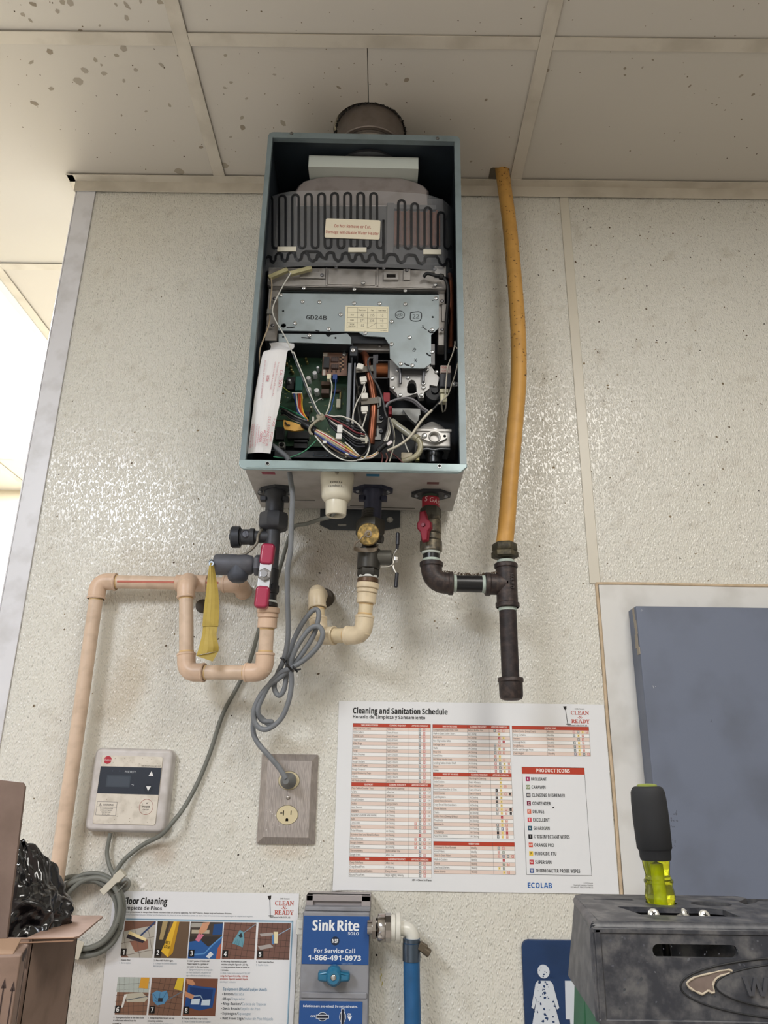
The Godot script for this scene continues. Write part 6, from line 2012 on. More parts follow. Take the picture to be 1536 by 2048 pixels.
	var snake := func(x0: float, x1: float, n: int, top: float, bot: float, start_up: bool, tilt: float) -> Array:
		var pts := []
		var step := (x1 - x0) / n
		var r := step * 0.5
		for i in n:
			var xl := x0 + i * step
			var up: bool = (i % 2 == 0) == start_up
			var yt: float = top + tilt * absf(xl - 700) * absf(xl - 700) / 250000.0
			var ya := yt if up else bot
			for k in 7:
				var ang := PI - PI * k / 6.0
				pts.append(Vector2(xl + r + cos(ang) * r, ya + (r - sin(ang) * r if up else -r + sin(ang) * r)))
		return pts
	st = sf()
	seg.call(st, snake.call(192, 912, 18, 634, 974, true, 22.0) + [Vector2(912, 800), Vector2(912, 1040)], 0.0044)
	seg.call(st, [Vector2(1000, 975), Vector2(1003, 760)] + snake.call(1003, 1325, 8, 646, 978, true, 90.0), 0.0044)
	var wav := []
	for q in [[186, 1075], [188, 1040], [205, 1022], [222, 1030], [222, 1050], [238, 1060], [250, 1045], [252, 1018], [270, 1002], [288, 1012], [290, 1040], [306, 1055], [322, 1042], [326, 1012], [345, 996], [368, 1006], [372, 1034], [390, 1050], [408, 1036], [412, 1008], [432, 994], [510, 996], [520, 1012], [520, 1030]]: wav.append(Vector2(q[0], q[1]))
	seg.call(st, wav, 0.0050)
	wav = []
	for q in [[432, 1000], [450, 1012], [456, 1040], [478, 1056], [502, 1040], [508, 1010]]: wav.append(Vector2(q[0], q[1]))
	seg.call(st, wav, 0.0050)
	wav = []
	for q in [[520, 1000], [538, 1030], [560, 1040], [566, 1010], [582, 998], [606, 1004], [612, 1036], [634, 1056], [656, 1040], [660, 1010], [682, 1002], [700, 1014], [704, 1040], [722, 1054], [738, 1040], [742, 1016], [762, 1006], [780, 1018], [786, 1044], [806, 1058], [824, 1042], [826, 1020], [846, 1008], [862, 1020], [868, 1046], [890, 1060], [918, 1058], [930, 1040], [934, 1018], [956, 1010], [984, 1014], [996, 1030], [1002, 1052], [1022, 1064], [1042, 1050], [1046, 1026], [1064, 1014], [1106, 1018], [1118, 1040], [1126, 1062], [1146, 1070], [1164, 1056], [1168, 1030], [1184, 1020], [1236, 1022], [1250, 1042], [1256, 1066], [1276, 1080], [1294, 1068], [1300, 1044], [1312, 1040], [1322, 1062], [1324, 1095]]: wav.append(Vector2(q[0], q[1]))
	seg.call(st, wav, 0.0050)
	hp("freeze_heater_trace", st, M(hx("17191d"), 0.45), fo)
	st = sf()
	for q in [[265, 966, 378, 1000], [697, 972, 808, 1003], [1155, 987, 1262, 1014]]:
		st = sf()
		var pp := PackedVector3Array()
		var sd := PackedVector3Array()
		var yy := [(on.call(470 + q[0] / 3.072, 180 + q[1] / 3.072, 0.0) as Vector3).y, (on.call(470 + q[2] / 3.072, 180 + q[3] / 3.072, 0.0) as Vector3).y]
		for k in 9:
			var pk: Vector3 = on.call(470 + lerpf(q[0], q[2], k / 8.0) / 3.072, 180 + (q[1] + q[3]) * 0.5 / 3.072, 0.0022)
			pp.append(pk); sd.append(Vector3(0, 1, 0))
		strip(st, pp, sd, 0.0046, 0.0018)
		hp("foam_pad", st, M(hx("d4d0c0"), 0.8), fo)
	st = sf()
	var l0: Vector3 = on.call(470 + 558 / 3.072, 180 + 797 / 3.072, 0.0014)
	var l1: Vector3 = on.call(470 + 890 / 3.072, 180 + 925 / 3.072, 0.0014)
	var lc := (l0 + l1) * 0.5
	lc.z = zf + 0.0042
	var ls := Vector2(absf(l1.x - l0.x), absf(l0.y - l1.y) * 0.96)
	var lb := Basis(Vector3(0, 0, 1), -0.022)
	cushion(st, rrect(Vector2.ZERO, ls.x, ls.y, 0.003, 3), Transform3D(lb, lc), 0.001, 0.0003)
	var lab := hp("warning_sticker", st, M(hx("e0d8c2"), 0.5), fo)
	lab.set_meta("label", "cream sticker with two lines of red lettering")
	pr_begin(lc + lb * Vector3(-ls.x * 0.5, ls.y * 0.5, 0.0001), lb)
	var wmm := ls.x * 1000.0
	var hmm := ls.y * 1000.0
	pr_fit("Do Not Remove or Cut,", wmm * 0.17, hmm * 0.46, 6.4, wmm * 0.66, "b0443c")
	pr_fit("Damage will disable Water Heater", wmm * 0.02, hmm * 0.78, 6.2, wmm * 0.96, "b0443c", "Droid Sans")
	hp("lettering", pst, M(Color.WHITE, 0.5, 0, {"ink": 1}), lab)

func burner() -> void:
	var alu := M(hx("b3b0ad"), 0.42, 0.6, {"grime": 6.0})
	var alu2 := M(hx("c2c0be"), 0.36, 0.6, {"grime": 6.0})
	var plm := M(hx("9fabb0"), 0.38, 0.35, {"grime": 3.0})
	var scm := M(hx("c2c4c4"), 0.28, 0.85)
	var blk := M(hx("111214"), 0.7)
	var st := sf()
	panel(st, c2(190, 45, 0.147), c2(1378, 190, 0.147), 0.11, 0.0015)
	for u in [578.0, 918.0]: rod(st, c2(u, 55, 0.1475), c2(u, 175, 0.1475), 0.0016, 8)
	panel(st, c2(590, 62, 0.149), c2(905, 168, 0.149), 0.004, 0.0015)
	panel(st, c2(195, 172, 0.150), c2(1376, 190, 0.150), 0.006, 0.001)
	hp("burner_housing", st, alu)
	st = sf()
	panel(st, c2(215, 182, 0.1515), c2(1368, 206, 0.1515), 0.008, 0.001)
	hp("flange", st, alu2)
	for q in [[400, 75, 525, 118], [525, 62, 568, 120], [1092, 60, 1138, 130], [1300, 40, 1376, 110]]:
		st = sf()
		panel(st, c2(q[0], q[1], 0.1512), c2(q[2], q[3], 0.1512), 0.003, 0.0005)
		hp("mounting_tab", st, alu2)
	# sight glass
	st = sf()
	var sw := c2s([[960, 82], [1058, 82], [1058, 128], [960, 128]], 0.1525)
	plate(st, sw, 0.004, [flat2(c2s([[978, 92], [1040, 92], [1040, 117], [978, 117]], 0.1525))])
	var sg := hp("sight_frame", st, alu2)
	st = sf()
	panel(st, c2(976, 90, 0.1502), c2(1042, 119, 0.1502), 0.002)
	hp("sight_glass", st, M(hx("0d0c0c"), 0.1), sg)
	# side posts behind the plate
	for q in [[192, 190, 250, 540, 0.1445, 0.03], [178, 322, 212, 362, 0.148, 0.01], [178, 398, 200, 432, 0.148, 0.01], [1320, 205, 1372, 570, 0.1445, 0.03], [1345, 290, 1396, 410, 0.147, 0.01], [740, 555, 1000, 605, 0.138, 0.01]]:
		st = sf()
		panel(st, c2(q[0], q[1], q[4]), c2(q[2], q[3], q[4]), q[5], 0.001)
		hp("side_post", st, alu)
	# blue-grey cover plates
	st = sf()
	plate(st, c2s([[255, 222], [1328, 234], [1328, 452], [1276, 500], [1276, 690], [1230, 723], [1065, 719], [1002, 655], [1000, 570], [965, 515], [832, 506], [790, 481], [255, 470]], 0.158), 0.0022, [circle(flat2([c2(291, 437, 0.158)])[0], 0.0042, 16), circle(flat2([c2(288, 340, 0.158)])[0], 0.0019, 10), circle(flat2([c2(1287, 381, 0.158)])[0], 0.0019, 10)])
	var cp := hp("cover_plate", st, plm)
	st = sf()
	panel(st, c2(258, 206, 0.1575), c2(1328, 228, 0.1575), 0.012, 0.001)
	hp("plate_fold", st, M(hx("6a7476"), 0.4, 0.4), cp)
	st = sf()
	plate(st, c2s([[258, 492], [572, 496], [580, 510], [595, 514], [608, 500], [716, 490], [742, 520], [742, 562], [258, 546]], 0.1555), 0.002, [circle(flat2([c2(288, 513, 0.1555)])[0], 0.0018, 10), circle(flat2([c2(638, 520, 0.1555)])[0], 0.0019, 10)])
	hp("cover_plate", st, plm)
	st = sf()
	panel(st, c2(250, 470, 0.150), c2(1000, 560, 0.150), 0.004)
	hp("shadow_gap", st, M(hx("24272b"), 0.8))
	for q in [[272, 236], [418, 280], [531, 283], [762, 290], [932, 292], [1104, 296], [673, 366], [368, 424], [593, 463], [836, 490], [1013, 413], [1132, 518], [1012, 563], [1283, 466], [1283, 615], [1309, 258], [1150, 705], [1074, 695]]:
		screw_at(cp, c2(q[0], q[1], 0.158), 0.0037, scm)
	for q in [[463, 505]]: screw_at(heater, c2(q[0], q[1], 0.1555), 0.0037, scm)
	for q in [[426, 190], [764, 198], [1104, 207], [823, 153], [1304, 166]]: screw_at(heater, c2(q[0], q[1], 0.1520), 0.0036, scm)
	for q in [[549, 101], [1113, 68], [642, 50], [960, 57], [1300, 62], [216, 437], [230, 258], [1350, 465], [1350, 275]]: screw_at(heater, c2(q[0], q[1], 0.1520), 0.0032, M(hx("77777a"), 0.35, 0.8))
	screw_at(heater, c2(935, 573, 0.1385), 0.0036, M(hx("8c8c8e"), 0.35, 0.8))
	# stamps and pen marks on the plate
	st = sf()
	text(st, "GD24B", 0.0078, Transform3D(Basis(Vector3(0, 0, 1), -0.01), c2(441, 395, 0.1582)), 0, 1.05, "Droid Sans Mono")
	text(st, "GD24B", 0.0078, Transform3D(Basis(Vector3(0, 0, 1), -0.01), c2(443, 396, 0.1583)), 0, 1.05, "Droid Sans Mono")
	text(st, "B", 0.0068, Transform3D(Basis(Vector3(0, 0, 1), -0.5), c2(1150, 607, 0.1582)), 0, 1.0)
	text(st, "550", 0.0050, Transform3D(Basis(Vector3(0, 0, 1), 0.35), c2(1048, 382, 0.1582)), 0, 1.0)
	text(st, "22", 0.0078, Transform3D(Basis(Vector3(0, 0, 1), 0.05), c2(1153, 390, 0.1582)), 0, 1.0)
	text(st, "9", 0.0058, Transform3D(Basis(Vector3(0, 0, 1), -0.5), c2(1210, 448, 0.1582)), 0, 1.0)
	hp("stamp_lettering", st, M(hx("1d2022"), 0.6), cp)
	st = sf()
	var pen := func(a: Array, r: float) -> void:
		var p := []
		for q in a: p.append(c2(q[0], q[1], 0.1582))
		wire(st, p, r, 5, 4)
	var circ := []
	for k in 15: circ.append([1068 + cos(TAU * k / 14) * 31, 366 + sin(TAU * k / 14) * 26])
	pen.call(circ, 0.0005)
	pen.call([[1140, 350], [1206, 348], [1204, 402], [1142, 402], [1140, 350]], 0.0008)
	pen.call([[312, 450], [335, 452], [364, 447]], 0.0009); pen.call([[505, 470], [515, 473], [530, 476]], 0.0009)
	pen.call([[1284, 270], [1292, 269]], 0.0008); pen.call([[1258, 472], [1270, 484], [1292, 484]], 0.0011); pen.call([[1246, 622], [1258, 634], [1275, 640]], 0.0012); pen.call([[1098, 690], [1110, 700], [1130, 704]], 0.0011)
	pen.call([[1225, 448], [1232, 458], [1248, 466]], 0.0005)
	for k in 6:
		var an := TAU * k / 6.0
		pen.call([[1172, 670], [1172 + cos(an) * 14, 670 + sin(an) * 15]], 0.0004)
	hp("marker_line", st, M(hx("191b1e"), 0.6), cp)
	st = sf()
	wire(st, c2s([[410, 518], [440, 520], [472, 524]], 0.1557), 0.0009, 5, 4)
	hp("marker_line", st, M(hx("191b1e"), 0.6))
	# cream data sticker
	var s0 := c2(705, 305, 0.1585)
	var s1 := c2(990, 482, 0.1585)
	st = sf()
	span(st, Vector3(s0.x, s1.y, 0.1580), Vector3(s1.x, s0.y, 0.1587), 0.0002)
	var ds := hp("data_sticker", st, M(hx("dcd6bb"), 0.55), cp)
	pr_begin(Vector3(s0.x, s0.y, 0.1587))
	var sw2 := (s1.x - s0.x) * 1000.0
	var sh := (s0.y - s1.y) * 1000.0
	var gx := [0.05, 0.28, 0.51, 0.73, 0.97]
	var gy := [0.06, 0.25, 0.47, 0.66, 0.87]
	for g in gx: pr_rect(g * sw2, gy[0] * sh, 0.35, (gy[4] - gy[0]) * sh, "55524a", 1)
	for g in gy: pr_rect(gx[0] * sw2, g * sh, (gx[4] - gx[0]) * sw2, 0.35, "55524a", 1)
	for k in 3: pr_text(["Maximum", "Fan", "Gas/Press"][k], (gx[k + 1] + gx[k + 2]) * 0.5 * sw2, 0.19 * sh, 2.6, "44413a", 1, 0.8)
	for k in 2: pr_text(["MIN", "MAX"][k], 0.165 * sw2, (0.39 + 0.2 * k) * sh, 2.4, "44413a", 1, 0.9)
	pr_text("SLOW", 0.165 * sw2, 0.745 * sh, 2.2, "44413a", 1, 0.9); pr_text("IGNITION", 0.165 * sw2, 0.83 * sh, 2.2, "44413a", 1, 0.85)
	var hand := [["42", "195", "12"], ["271", "236", "19"], ["182", "", "10"]]
	for r in 3:
		for k in 3: pr_text(hand[r][k], (gx[k + 1] + gx[k + 2]) * 0.5 * sw2, ([0.41, 0.62, 0.81][r]) * sh, 4.6, "85827a", 1, 0.8, "Droid Sans", 2, 0.06)
	pr_line([[gx[2] * sw2, gy[4] * sh], [gx[3] * sw2, gy[3] * sh]], 0.35, "66635a", 2)
	pr_text("G1-0000-0", gx[4] * sw2, 0.965 * sh, 1.9, "66635a", 2, 0.9)
	hp("print", pst, M(Color.WHITE, 0.55, 0, {"ink": 1}), ds)

func control_box() -> void:
	var tray := M(hx("20262c"), 0.5, 0.1)
	var st := sf()
	var a := c3(372, 140, 0.150)
	var b := c3(1400, 1530, 0.150)
	var zb := 0.098
	span(st, Vector3(a.x, b.y, zb - 0.002), Vector3(b.x, a.y, zb))
	span(st, Vector3(a.x, a.y - 0.0055, zb), Vector3(b.x, a.y, 0.150), 0.0005)
	span(st, Vector3(a.x, b.y, zb), Vector3(a.x + 0.002, a.y, 0.150), 0.0005)
	span(st, Vector3(a.x, b.y - 0.001, zb), Vector3(b.x, b.y + 0.001, 0.140), 0.0005)
	span(st, Vector3(b.x - 0.002, b.y, zb), Vector3(b.x, a.y, 0.150), 0.0005)
	hp("control_tray", st, tray)
	st = sf()
	var r0 := c3(1385, 420, 0.152)
	var r1 := c3(1452, 1250, 0.152)
	span(st, Vector3(r0.x, r1.y, 0.10), Vector3(r0.x + 0.0055, r0.y, 0.152), 0.0006)
	span(st, Vector3(r1.x - 0.0028, r1.y, 0.11), Vector3(r1.x, r0.y + 0.004, 0.146), 0.0006)
	hp("side_channel", st, M(hx("7b8088"), 0.35, 0.6))
	st = sf()
	panel(st, c3(1405, 200, 0.154), c3(1505, 330, 0.154), 0.03, 0.0015)
	var bl := hp("hinge_block", st, M(hx("2a2e34"), 0.5))
	screw_at(bl, c3(1447, 262, 0.154), 0.0042, M(hx("b8b8b8"), 0.3, 0.85))
	st = sf()
	var p0 := c3(500, 300, 0.108)
	var p1 := c3(1345, 1500, 0.108)
	span(st, Vector3(p0.x, p1.y, 0.1065), Vector3(p1.x, p0.y, 0.108), 0.0003)
	var pcb := hp("circuit_board", st, M(hx("294834"), 0.35, 0, {"grime": 30.0}))
	# small parts, named for what they are
	rng.seed = 88
	st = sf()
	for i in 90:                                          # copper traces and tiny leads
		var p := p0.lerp(p1, 0.0)
		p = Vector3(rng.randf_range(p0.x + 0.003, p1.x - 0.003), rng.randf_range(p1.y + 0.004, p0.y - 0.004), 0.1083)
		ink = hx(["6d7a3c", "8a8a60", "35573a", "9a7440", "b9bcae"][rng.randi() % 5])
		box(st, p, Vector3(rng.randf_range(0.0006, 0.004), rng.randf_range(0.0005, 0.0014), 0.0007), 0.0, Basis(Vector3(0, 0, 1), [0.0, PI / 2][rng.randi() % 2]))
	ink = Color.WHITE
	stuff(hp("solder_lead", st, M(Color.WHITE, 0.4, 0.2, {"ink": 1}), pcb))
	for q in [[1000, 505, 20], [960, 575, 33], [880, 640, 34], [985, 797, 36], [886, 780, 32], [640, 668, 18], [915, 1010, 16]]:
		var s := sf()
		var r: float = q[2] / 6.4 / 1350.0
		lathe(s, c3(q[0], q[1], 0.116) - Vector3(0, 0, 0.008), Vector3(0, 0, 1), [Vector2(0, r * 1.05), Vector2(0.0145, r * 1.05), Vector2(0.0155, r * 0.9), Vector2(0.0157, 0)], 16)
		hp("capacitor", s, M(hx("d9dce0") if q[2] > 17 else hx("a8a48c"), 0.3, 0.3), pcb)
	for q in [[848, 388], [862, 432], [655, 490], [662, 535], [605, 455], [680, 560]]:
		var s := sf()
		lathe(s, c3(q[0], q[1], 0.108), Vector3(0, 0, 1), [Vector2(0, 0.0022), Vector2(0.006, 0.0022), Vector2(0.0075, 0.0016), Vector2(0.008, 0)], 12)
		hp("resistor", s, M(hx("8a8352"), 0.35, 0.5), pcb)
	var blocks := [["relay", 690, 1400, 860, 1435, 0.122, "2a2c30"], ["relay", 690, 1450, 860, 1510, 0.124, "34363a"], ["relay", 610, 1290, 880, 1390, 0.118, "1a1d20"], ["transformer", 715, 590, 792, 770, 0.124, "1f5a52"], ["chip", 600, 600, 690, 760, 0.114, "1a1c1e"], ["coil", 1040, 655, 1150, 705, 0.120, "4b3626"], ["coil", 1040, 750, 1140, 812, 0.124, "4e3c34"], ["chip", 1170, 760, 1290, 790, 0.114, "3a2820"], ["chip", 800, 1040, 880, 1110, 0.116, "14161a"], ["header", 1235, 880, 1285, 990, 0.114, "c9c6b2"], ["header", 1275, 770, 1292, 880, 0.113, "8c7a48"], ["connector", 920, 1105, 945, 1170, 0.126, "dad8d0"], ["connector", 1150, 1150, 1168, 1190, 0.124, "dad8d0"], ["connector", 662, 795, 795, 818, 0.126, "e4e2da"], ["relay", 460, 1240, 560, 1400, 0.116, "191c20"]]
	for q in blocks:
		var s := sf()
		panel(s, c3(q[1], q[2], q[5]), c3(q[3], q[4], q[5]), q[5] - 0.107, 0.0006)
		hp(q[0], s, M(hx(q[6]), 0.45), pcb)
	# brown daughter board
	st = sf()
	var d0 := c3(1062, 285, 0.128)
	var d1 := c3(1368, 585, 0.128)
	span(st, Vector3(d0.x, d1.y, 0.1265), Vector3(d1.x, d0.y, 0.128), 0.0003)
	var db := hp("daughter_board", st, M(hx("75584a"), 0.5), pcb)
	for q in [["chip", 1072, 340, 1140, 480, 0.134, "222428"], ["chip", 1170, 338, 1260, 402, 0.1315, "4a3a36"], ["chip", 1170, 430, 1260, 492, 0.1315, "4a3a36"], ["white_strip", 1064, 290, 1120, 335, 0.1288, "b4aca2"], ["white_strip", 1060, 500, 1092, 580, 0.1288, "b4aca2"], ["connector", 1112, 560, 1165, 625, 0.138, "d8d2b4"], ["connector", 1188, 565, 1242, 632, 0.138, "27427c"]]:
		var s := sf()
		panel(s, c3(q[1], q[2], q[5]), c3(q[3], q[4], q[5]), q[5] - 0.1275, 0.0005)
		hp(q[0], s, M(hx(q[6]), 0.45), db)
	st = sf()
	for r in 7:
		for k in 4:
			ink = hx(["2d2220", "c9a88c", "3a2a24", "9a7a60"][(r + k) % 4])
			box(st, c3(1285 + (k % 2) * 34, 345 + r * 24 + k * 5, 0.1286), Vector3(0.0034, 0.0009, 0.0012))
	for k in 4:
		for r in 3:
			ink = hx("1a1614")
			box(st, c3(1180 + k * 22, 350 + r * 18, 0.1318), Vector3(0.0012, 0.0009, 0.0006)); box(st, c3(1180 + k * 22, 440 + r * 18, 0.1318), Vector3(0.0012, 0.0009, 0.0006))
			box(st, c3(1120 + k * 55, 520 + r * 8, 0.1286), Vector3(0.0022, 0.0008, 0.001))
	ink = Color.WHITE
	stuff(hp("tiny_resistor", st, M(Color.WHITE, 0.5, 0, {"ink": 1}), db))
	screw_at(db, c3(1338, 310, 0.128), 0.0042, scmat())
	# terminal with a big screw, bottom left
	st = sf()
	panel(st, c3(495, 1432, 0.122), c3(570, 1505, 0.122), 0.014, 0.0008)
	var tb := hp("terminal", st, M(hx("cfd2d2"), 0.35, 0.5))
	st = sf()
	lathe(st, c3(533, 1467, 0.122), Vector3(0, 0, 1), [Vector2(0, 0.0040), Vector2(0.0004, 0.0040), Vector2(0.0004, 0.0026), Vector2(0.0018, 0.0022), Vector2(0.0018, 0)], 16)
	hp("terminal_screw", st, M(hx("4a4d50"), 0.3, 0.8), tb)
	st = sf()
	panel(st, c3(440, 1540, 0.150), c3(1420, 1650, 0.150), 0.03, 0.001)
	hp("lower_rail", st, M(hx("171c22"), 0.5))
	st = sf()
	box(st, c3(1010, 1608, 0.1505), Vector3(0.016, 0.0016, 0.002), 0.0005); box(st, c3(940, 1590, 0.1505), Vector3(0.0016, 0.005, 0.002), 0.0005); box(st, c3(1120, 1610, 0.1505), Vector3(0.004, 0.0026, 0.002), 0.0005)
	hp("rail_bracket", st, M(hx("4e5760"), 0.35, 0.6))

func scmat() -> StandardMaterial3D: return M(hx("c2c4c4"), 0.28, 0.85)

func caution_label() -> void:
	# long white paper flap, fixed at its top and folded over towards the room
	var L := [[300, 285], [255, 470], [225, 640], [190, 840], [165, 1040], [140, 1230], [118, 1400], [97, 1582]]
	var R := [[608, 275], [585, 420], [560, 600], [530, 800], [496, 1000], [455, 1180], [425, 1380], [388, 1582]]
	var st := sf()
	var lp := []
	var rp := []
	lp.append(c3(375, 172, 0.150)); rp.append(c3(690, 170, 0.150))
	lp.append(c3(396, 215, 0.162)); rp.append(c3(692, 225, 0.162))
	lp.append(c3(372, 262, 0.180)); rp.append(c3(650, 258, 0.180))
	for i in 8:
		lp.append(c3(L[i][0], L[i][1], 0.193 + 0.004 * sin(i * 0.5))); rp.append(c3(R[i][0], R[i][1], 0.187 + 0.003 * sin(i * 0.5)))
	var ls := cat(lp, 4)
	var rs := cat(rp, 4)
	for i in ls.size() - 1:
		for k in 6:
			var P := func(j: int, f: float) -> Vector3: return ls[j].lerp(rs[j], f) + Vector3(0, 0, 0.004 * sin(PI * f))
			var f0 := k / 6.0
			var f1 := (k + 1) / 6.0
			var n: Vector3 = ((P.call(i, f1) as Vector3) - (P.call(i, f0) as Vector3)).cross((P.call(i, f0) as Vector3) - (P.call(i + 1, f0) as Vector3)).normalized()
			var o := n * 0.00015
			quad(st, P.call(i, f0) + o, P.call(i, f1) + o, P.call(i + 1, f1) + o, P.call(i + 1, f0) + o, n)
			quad(st, P.call(i, f0) - o, P.call(i, f1) - o, P.call(i + 1, f1) - o, P.call(i + 1, f0) - o, -n)
	var lb := hp("caution_label", st, M(hx("dfdfe0"), 0.5))
	lb.set_meta("label", "long white paper flap with sideways red print")
	# the print runs down the flap
	st = sf()
	var line := func(s: String, a: Array, b: Array, h: float, face: String) -> void:
		var A := c3(a[0], a[1], 0.1995)
		var B := c3(b[0], b[1], 0.1995)
		var d := (B - A).normalized()
		var up := Vector3(0, 0, 1).cross(d).normalized()
		var probe := sf()
		var w := text(probe, s, h, Transform3D.IDENTITY, 0, 1.0, face)
		text(st, s, h, Transform3D(Basis(d, up, Vector3(0, 0, 1)), A), 0, (B - A).length() / maxf(w, 0.0001), face)
	line.call("CAUTION", [512, 515], [490, 730], 0.0052, "Droid Sans")
	line.call("Do not close this cover and return the", [488, 410], [412, 840], 0.0022, "Droid Sans")
	line.call("remote controller is connected.", [448, 405], [385, 765], 0.0022, "Droid Sans")
	line.call("CAUTION", [345, 575], [332, 650], 0.0040, "Droid Sans Bold")
	line.call("Do not close this cover until connected", [318, 390], [262, 870], 0.0022, "Droid Sans")
	line.call("FUSE", [430, 1135], [412, 1235], 0.0036, "Droid Sans")
	line.call("E-I-Z  CONNECTION", [368, 1110], [325, 1480], 0.0036, "Droid Sans")
	line.call("POWER", [392, 1310], [375, 1430], 0.0036, "Droid Sans")
	line.call("AC 120V", [305, 1280], [283, 1455], 0.0042, "Droid Sans")
	line.call("CAUTION", [262, 1300], [244, 1430], 0.0036, "Droid Sans Bold")
	line.call("Use minimum size wire", [238, 1235], [215, 1450], 0.0020, "Droid Sans")
	line.call("for power and earth connection", [215, 1205], [188, 1490], 0.0020, "Droid Sans")
	line.call("and remote controller", [178, 1200], [150, 1500], 0.0020, "Droid Sans")
	line.call("follow local wiring rules", [152, 1205], [125, 1510], 0.0020, "Droid Sans")
	hp("lettering", st, M(hx("b04858"), 0.55), lb)

func gas_side() -> void:
	var alu := M(hx("b4b4b3"), 0.38, 0.5, {"grime": 7.0})
	var cop := M(hx("8a543e"), 0.34, 0.8, {"grime": 9.0})
	var blk := M(hx("15171a"), 0.5, 0.1)
	var scm := scmat()
	var st := sf()
	# dark box behind everything on the right
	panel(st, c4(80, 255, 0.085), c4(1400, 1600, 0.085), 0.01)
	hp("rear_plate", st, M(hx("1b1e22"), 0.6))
	# copper riser
	st = sf()
	wire(st, [c4(180, 360, 0.095), c4(190, 310, 0.11), c4(235, 300, 0.128), c4(262, 360, 0.136), c4(280, 460, 0.138), c4(305, 580, 0.138), c4(330, 700, 0.138), c4(348, 820, 0.138), c4(352, 950, 0.137), c4(345, 1080, 0.136), c4(335, 1200, 0.134), c4(322, 1340, 0.132), c4(318, 1400, 0.130)], 0.0062, 16, 8)
	var cr := hp("copper_pipe", st, cop)
	for q in [[130, 420, 300, 560, -0.2], [195, 830, 370, 935, 0.1]]:
		st = sf()
		var a := c4(q[0], (q[1] + q[3]) * 0.5, 0.146)
		var b := c4(q[2] + 40, (q[1] + q[3]) * 0.5 - 20, 0.146)
		box(st, (a + b) * 0.5, Vector3((b - a).length(), 0.0110, 0.0012), 0.0003, Basis(Vector3(0, 0, 1), 0.14))
		box(st, b + Vector3(0, 0, -0.004), Vector3(0.0014, 0.0115, 0.010), 0.0003, Basis(Vector3(0, 0, 1), 0.14))
		hp("pipe_clip", st, M(hx("77736c"), 0.35, 0.6), cr)
	for q in [[185, 455, -0.2, false], [225, 610, 0.15, true], [240, 815, 0.05, false], [240, 975, 0.05, true]]:
		st = sf()
		var bb := Basis(Vector3(0, 0, 1), q[2])
		box(st, c4(q[0], q[1], 0.150), Vector3(0.0115, 0.0100, 0.006), 0.0012, bb)
		box(st, c4(q[0], q[1] + (44 if q[3] else -30), 0.150), Vector3(0.008, 0.0035, 0.004), 0.001, bb)
		hp("thermal_fuse", st, M(hx("dcdad2"), 0.4), cr)
	# copper coil of the solenoid between its plates
	st = sf()
	rod(st, c4(385, 498, 0.125), c4(530, 498, 0.125), 0.0125, 24)
	var co := hp("solenoid_coil", st, M(hx("8a5638"), 0.3, 0.8))
	st = sf()
	panel(st, c4(345, 300, 0.136), c4(385, 600, 0.136), 0.03, 0.0005)
	panel(st, c4(528, 370, 0.140), c4(545, 590, 0.140), 0.03, 0.0005)
	rod(st, c4(385, 378, 0.136), c4(540, 378, 0.136), 0.0012, 8); rod(st, c4(385, 592, 0.136), c4(540, 592, 0.136), 0.0012, 8)
	panel(st, c4(385, 300, 0.137), c4(405, 410, 0.137), 0.003, 0.0003)
	hp("coil_frame", st, M(hx("54555a"), 0.4, 0.6), co)
	# cast manifold with its window
	st = sf()
	var man := c4s([[548, 400], [1050, 400], [1108, 160], [1112, 470], [1160, 600], [1120, 660], [1045, 680], [1030, 760], [970, 790], [968, 830], [905, 830], [890, 770], [720, 830], [645, 830], [640, 790], [560, 720]], 0.140)
	man = c4s([[548, 370], [1060, 420], [1075, 470], [1160, 590], [1130, 690], [1040, 672], [1035, 720], [975, 762], [972, 828], [910, 832], [888, 775], [740, 822], [645, 828], [640, 785], [550, 700]], 0.140)
	plate(st, man, 0.012, [flat2(c4s([[765, 770], [760, 700], [785, 630], [815, 610], [850, 618], [875, 660], [884, 760], [850, 780], [800, 782]], 0.140))])
	var mo := hp("gas_manifold", st, alu)
	st = sf()
	panel(st, c4(700, 480, 0.1415), c4(1000, 560, 0.1415), 0.003, 0.001)
	panel(st, c4(1050, 165, 0.144), c4(1108, 430, 0.144), 0.012, 0.001)
	hp("manifold_rib", st, M(hx("808082"), 0.4, 0.6), mo)
	st = sf()
	rod(st, c4(680, 470, 0.146), c4(680, 660, 0.146), 0.0026, 12); rod(st, c4(968, 470, 0.146), c4(965, 640, 0.146), 0.0022, 12)
	hp("spacer_rod", st, M(hx("6d6e72"), 0.35, 0.7), mo)
	for q in [[582, 594], [776, 585], [680, 800], [940, 800], [1125, 516], [590, 712], [965, 662], [965, 710], [645, 495], [1010, 490]]: screw_at(mo, c4(q[0], q[1], 0.141), 0.0033, scm)
	# right hand copper tube, rubber lead and igniter
	st = sf()
	wire(st, [c2(1400, 95, 0.135), c2(1410, 200, 0.135), c2(1412, 400, 0.135), c2(1408, 590, 0.135)], 0.0045, 14)
	hp("copper_pipe", st, cop)
	st = sf()
	wire(st, [c2(1225, 115, 0.158), c2(1250, 90, 0.162), c2(1300, 102, 0.162), c2(1350, 112, 0.162), c2(1385, 160, 0.160), c2(1392, 260, 0.156), c2(1380, 400, 0.152), c2(1375, 560, 0.150), c4(1240, 380, 0.148)], 0.0030, 12)
	hp("ignition_lead", st, blk)
	st = sf()
	lathe(st, c2(1330, 108, 0.162), dir(c2(1330, 108, 0.162), c2(1370, 118, 0.162)), [Vector2(0, 0.003), Vector2(0.001, 0.0052), Vector2(0.007, 0.0052), Vector2(0.008, 0.003)], 14)
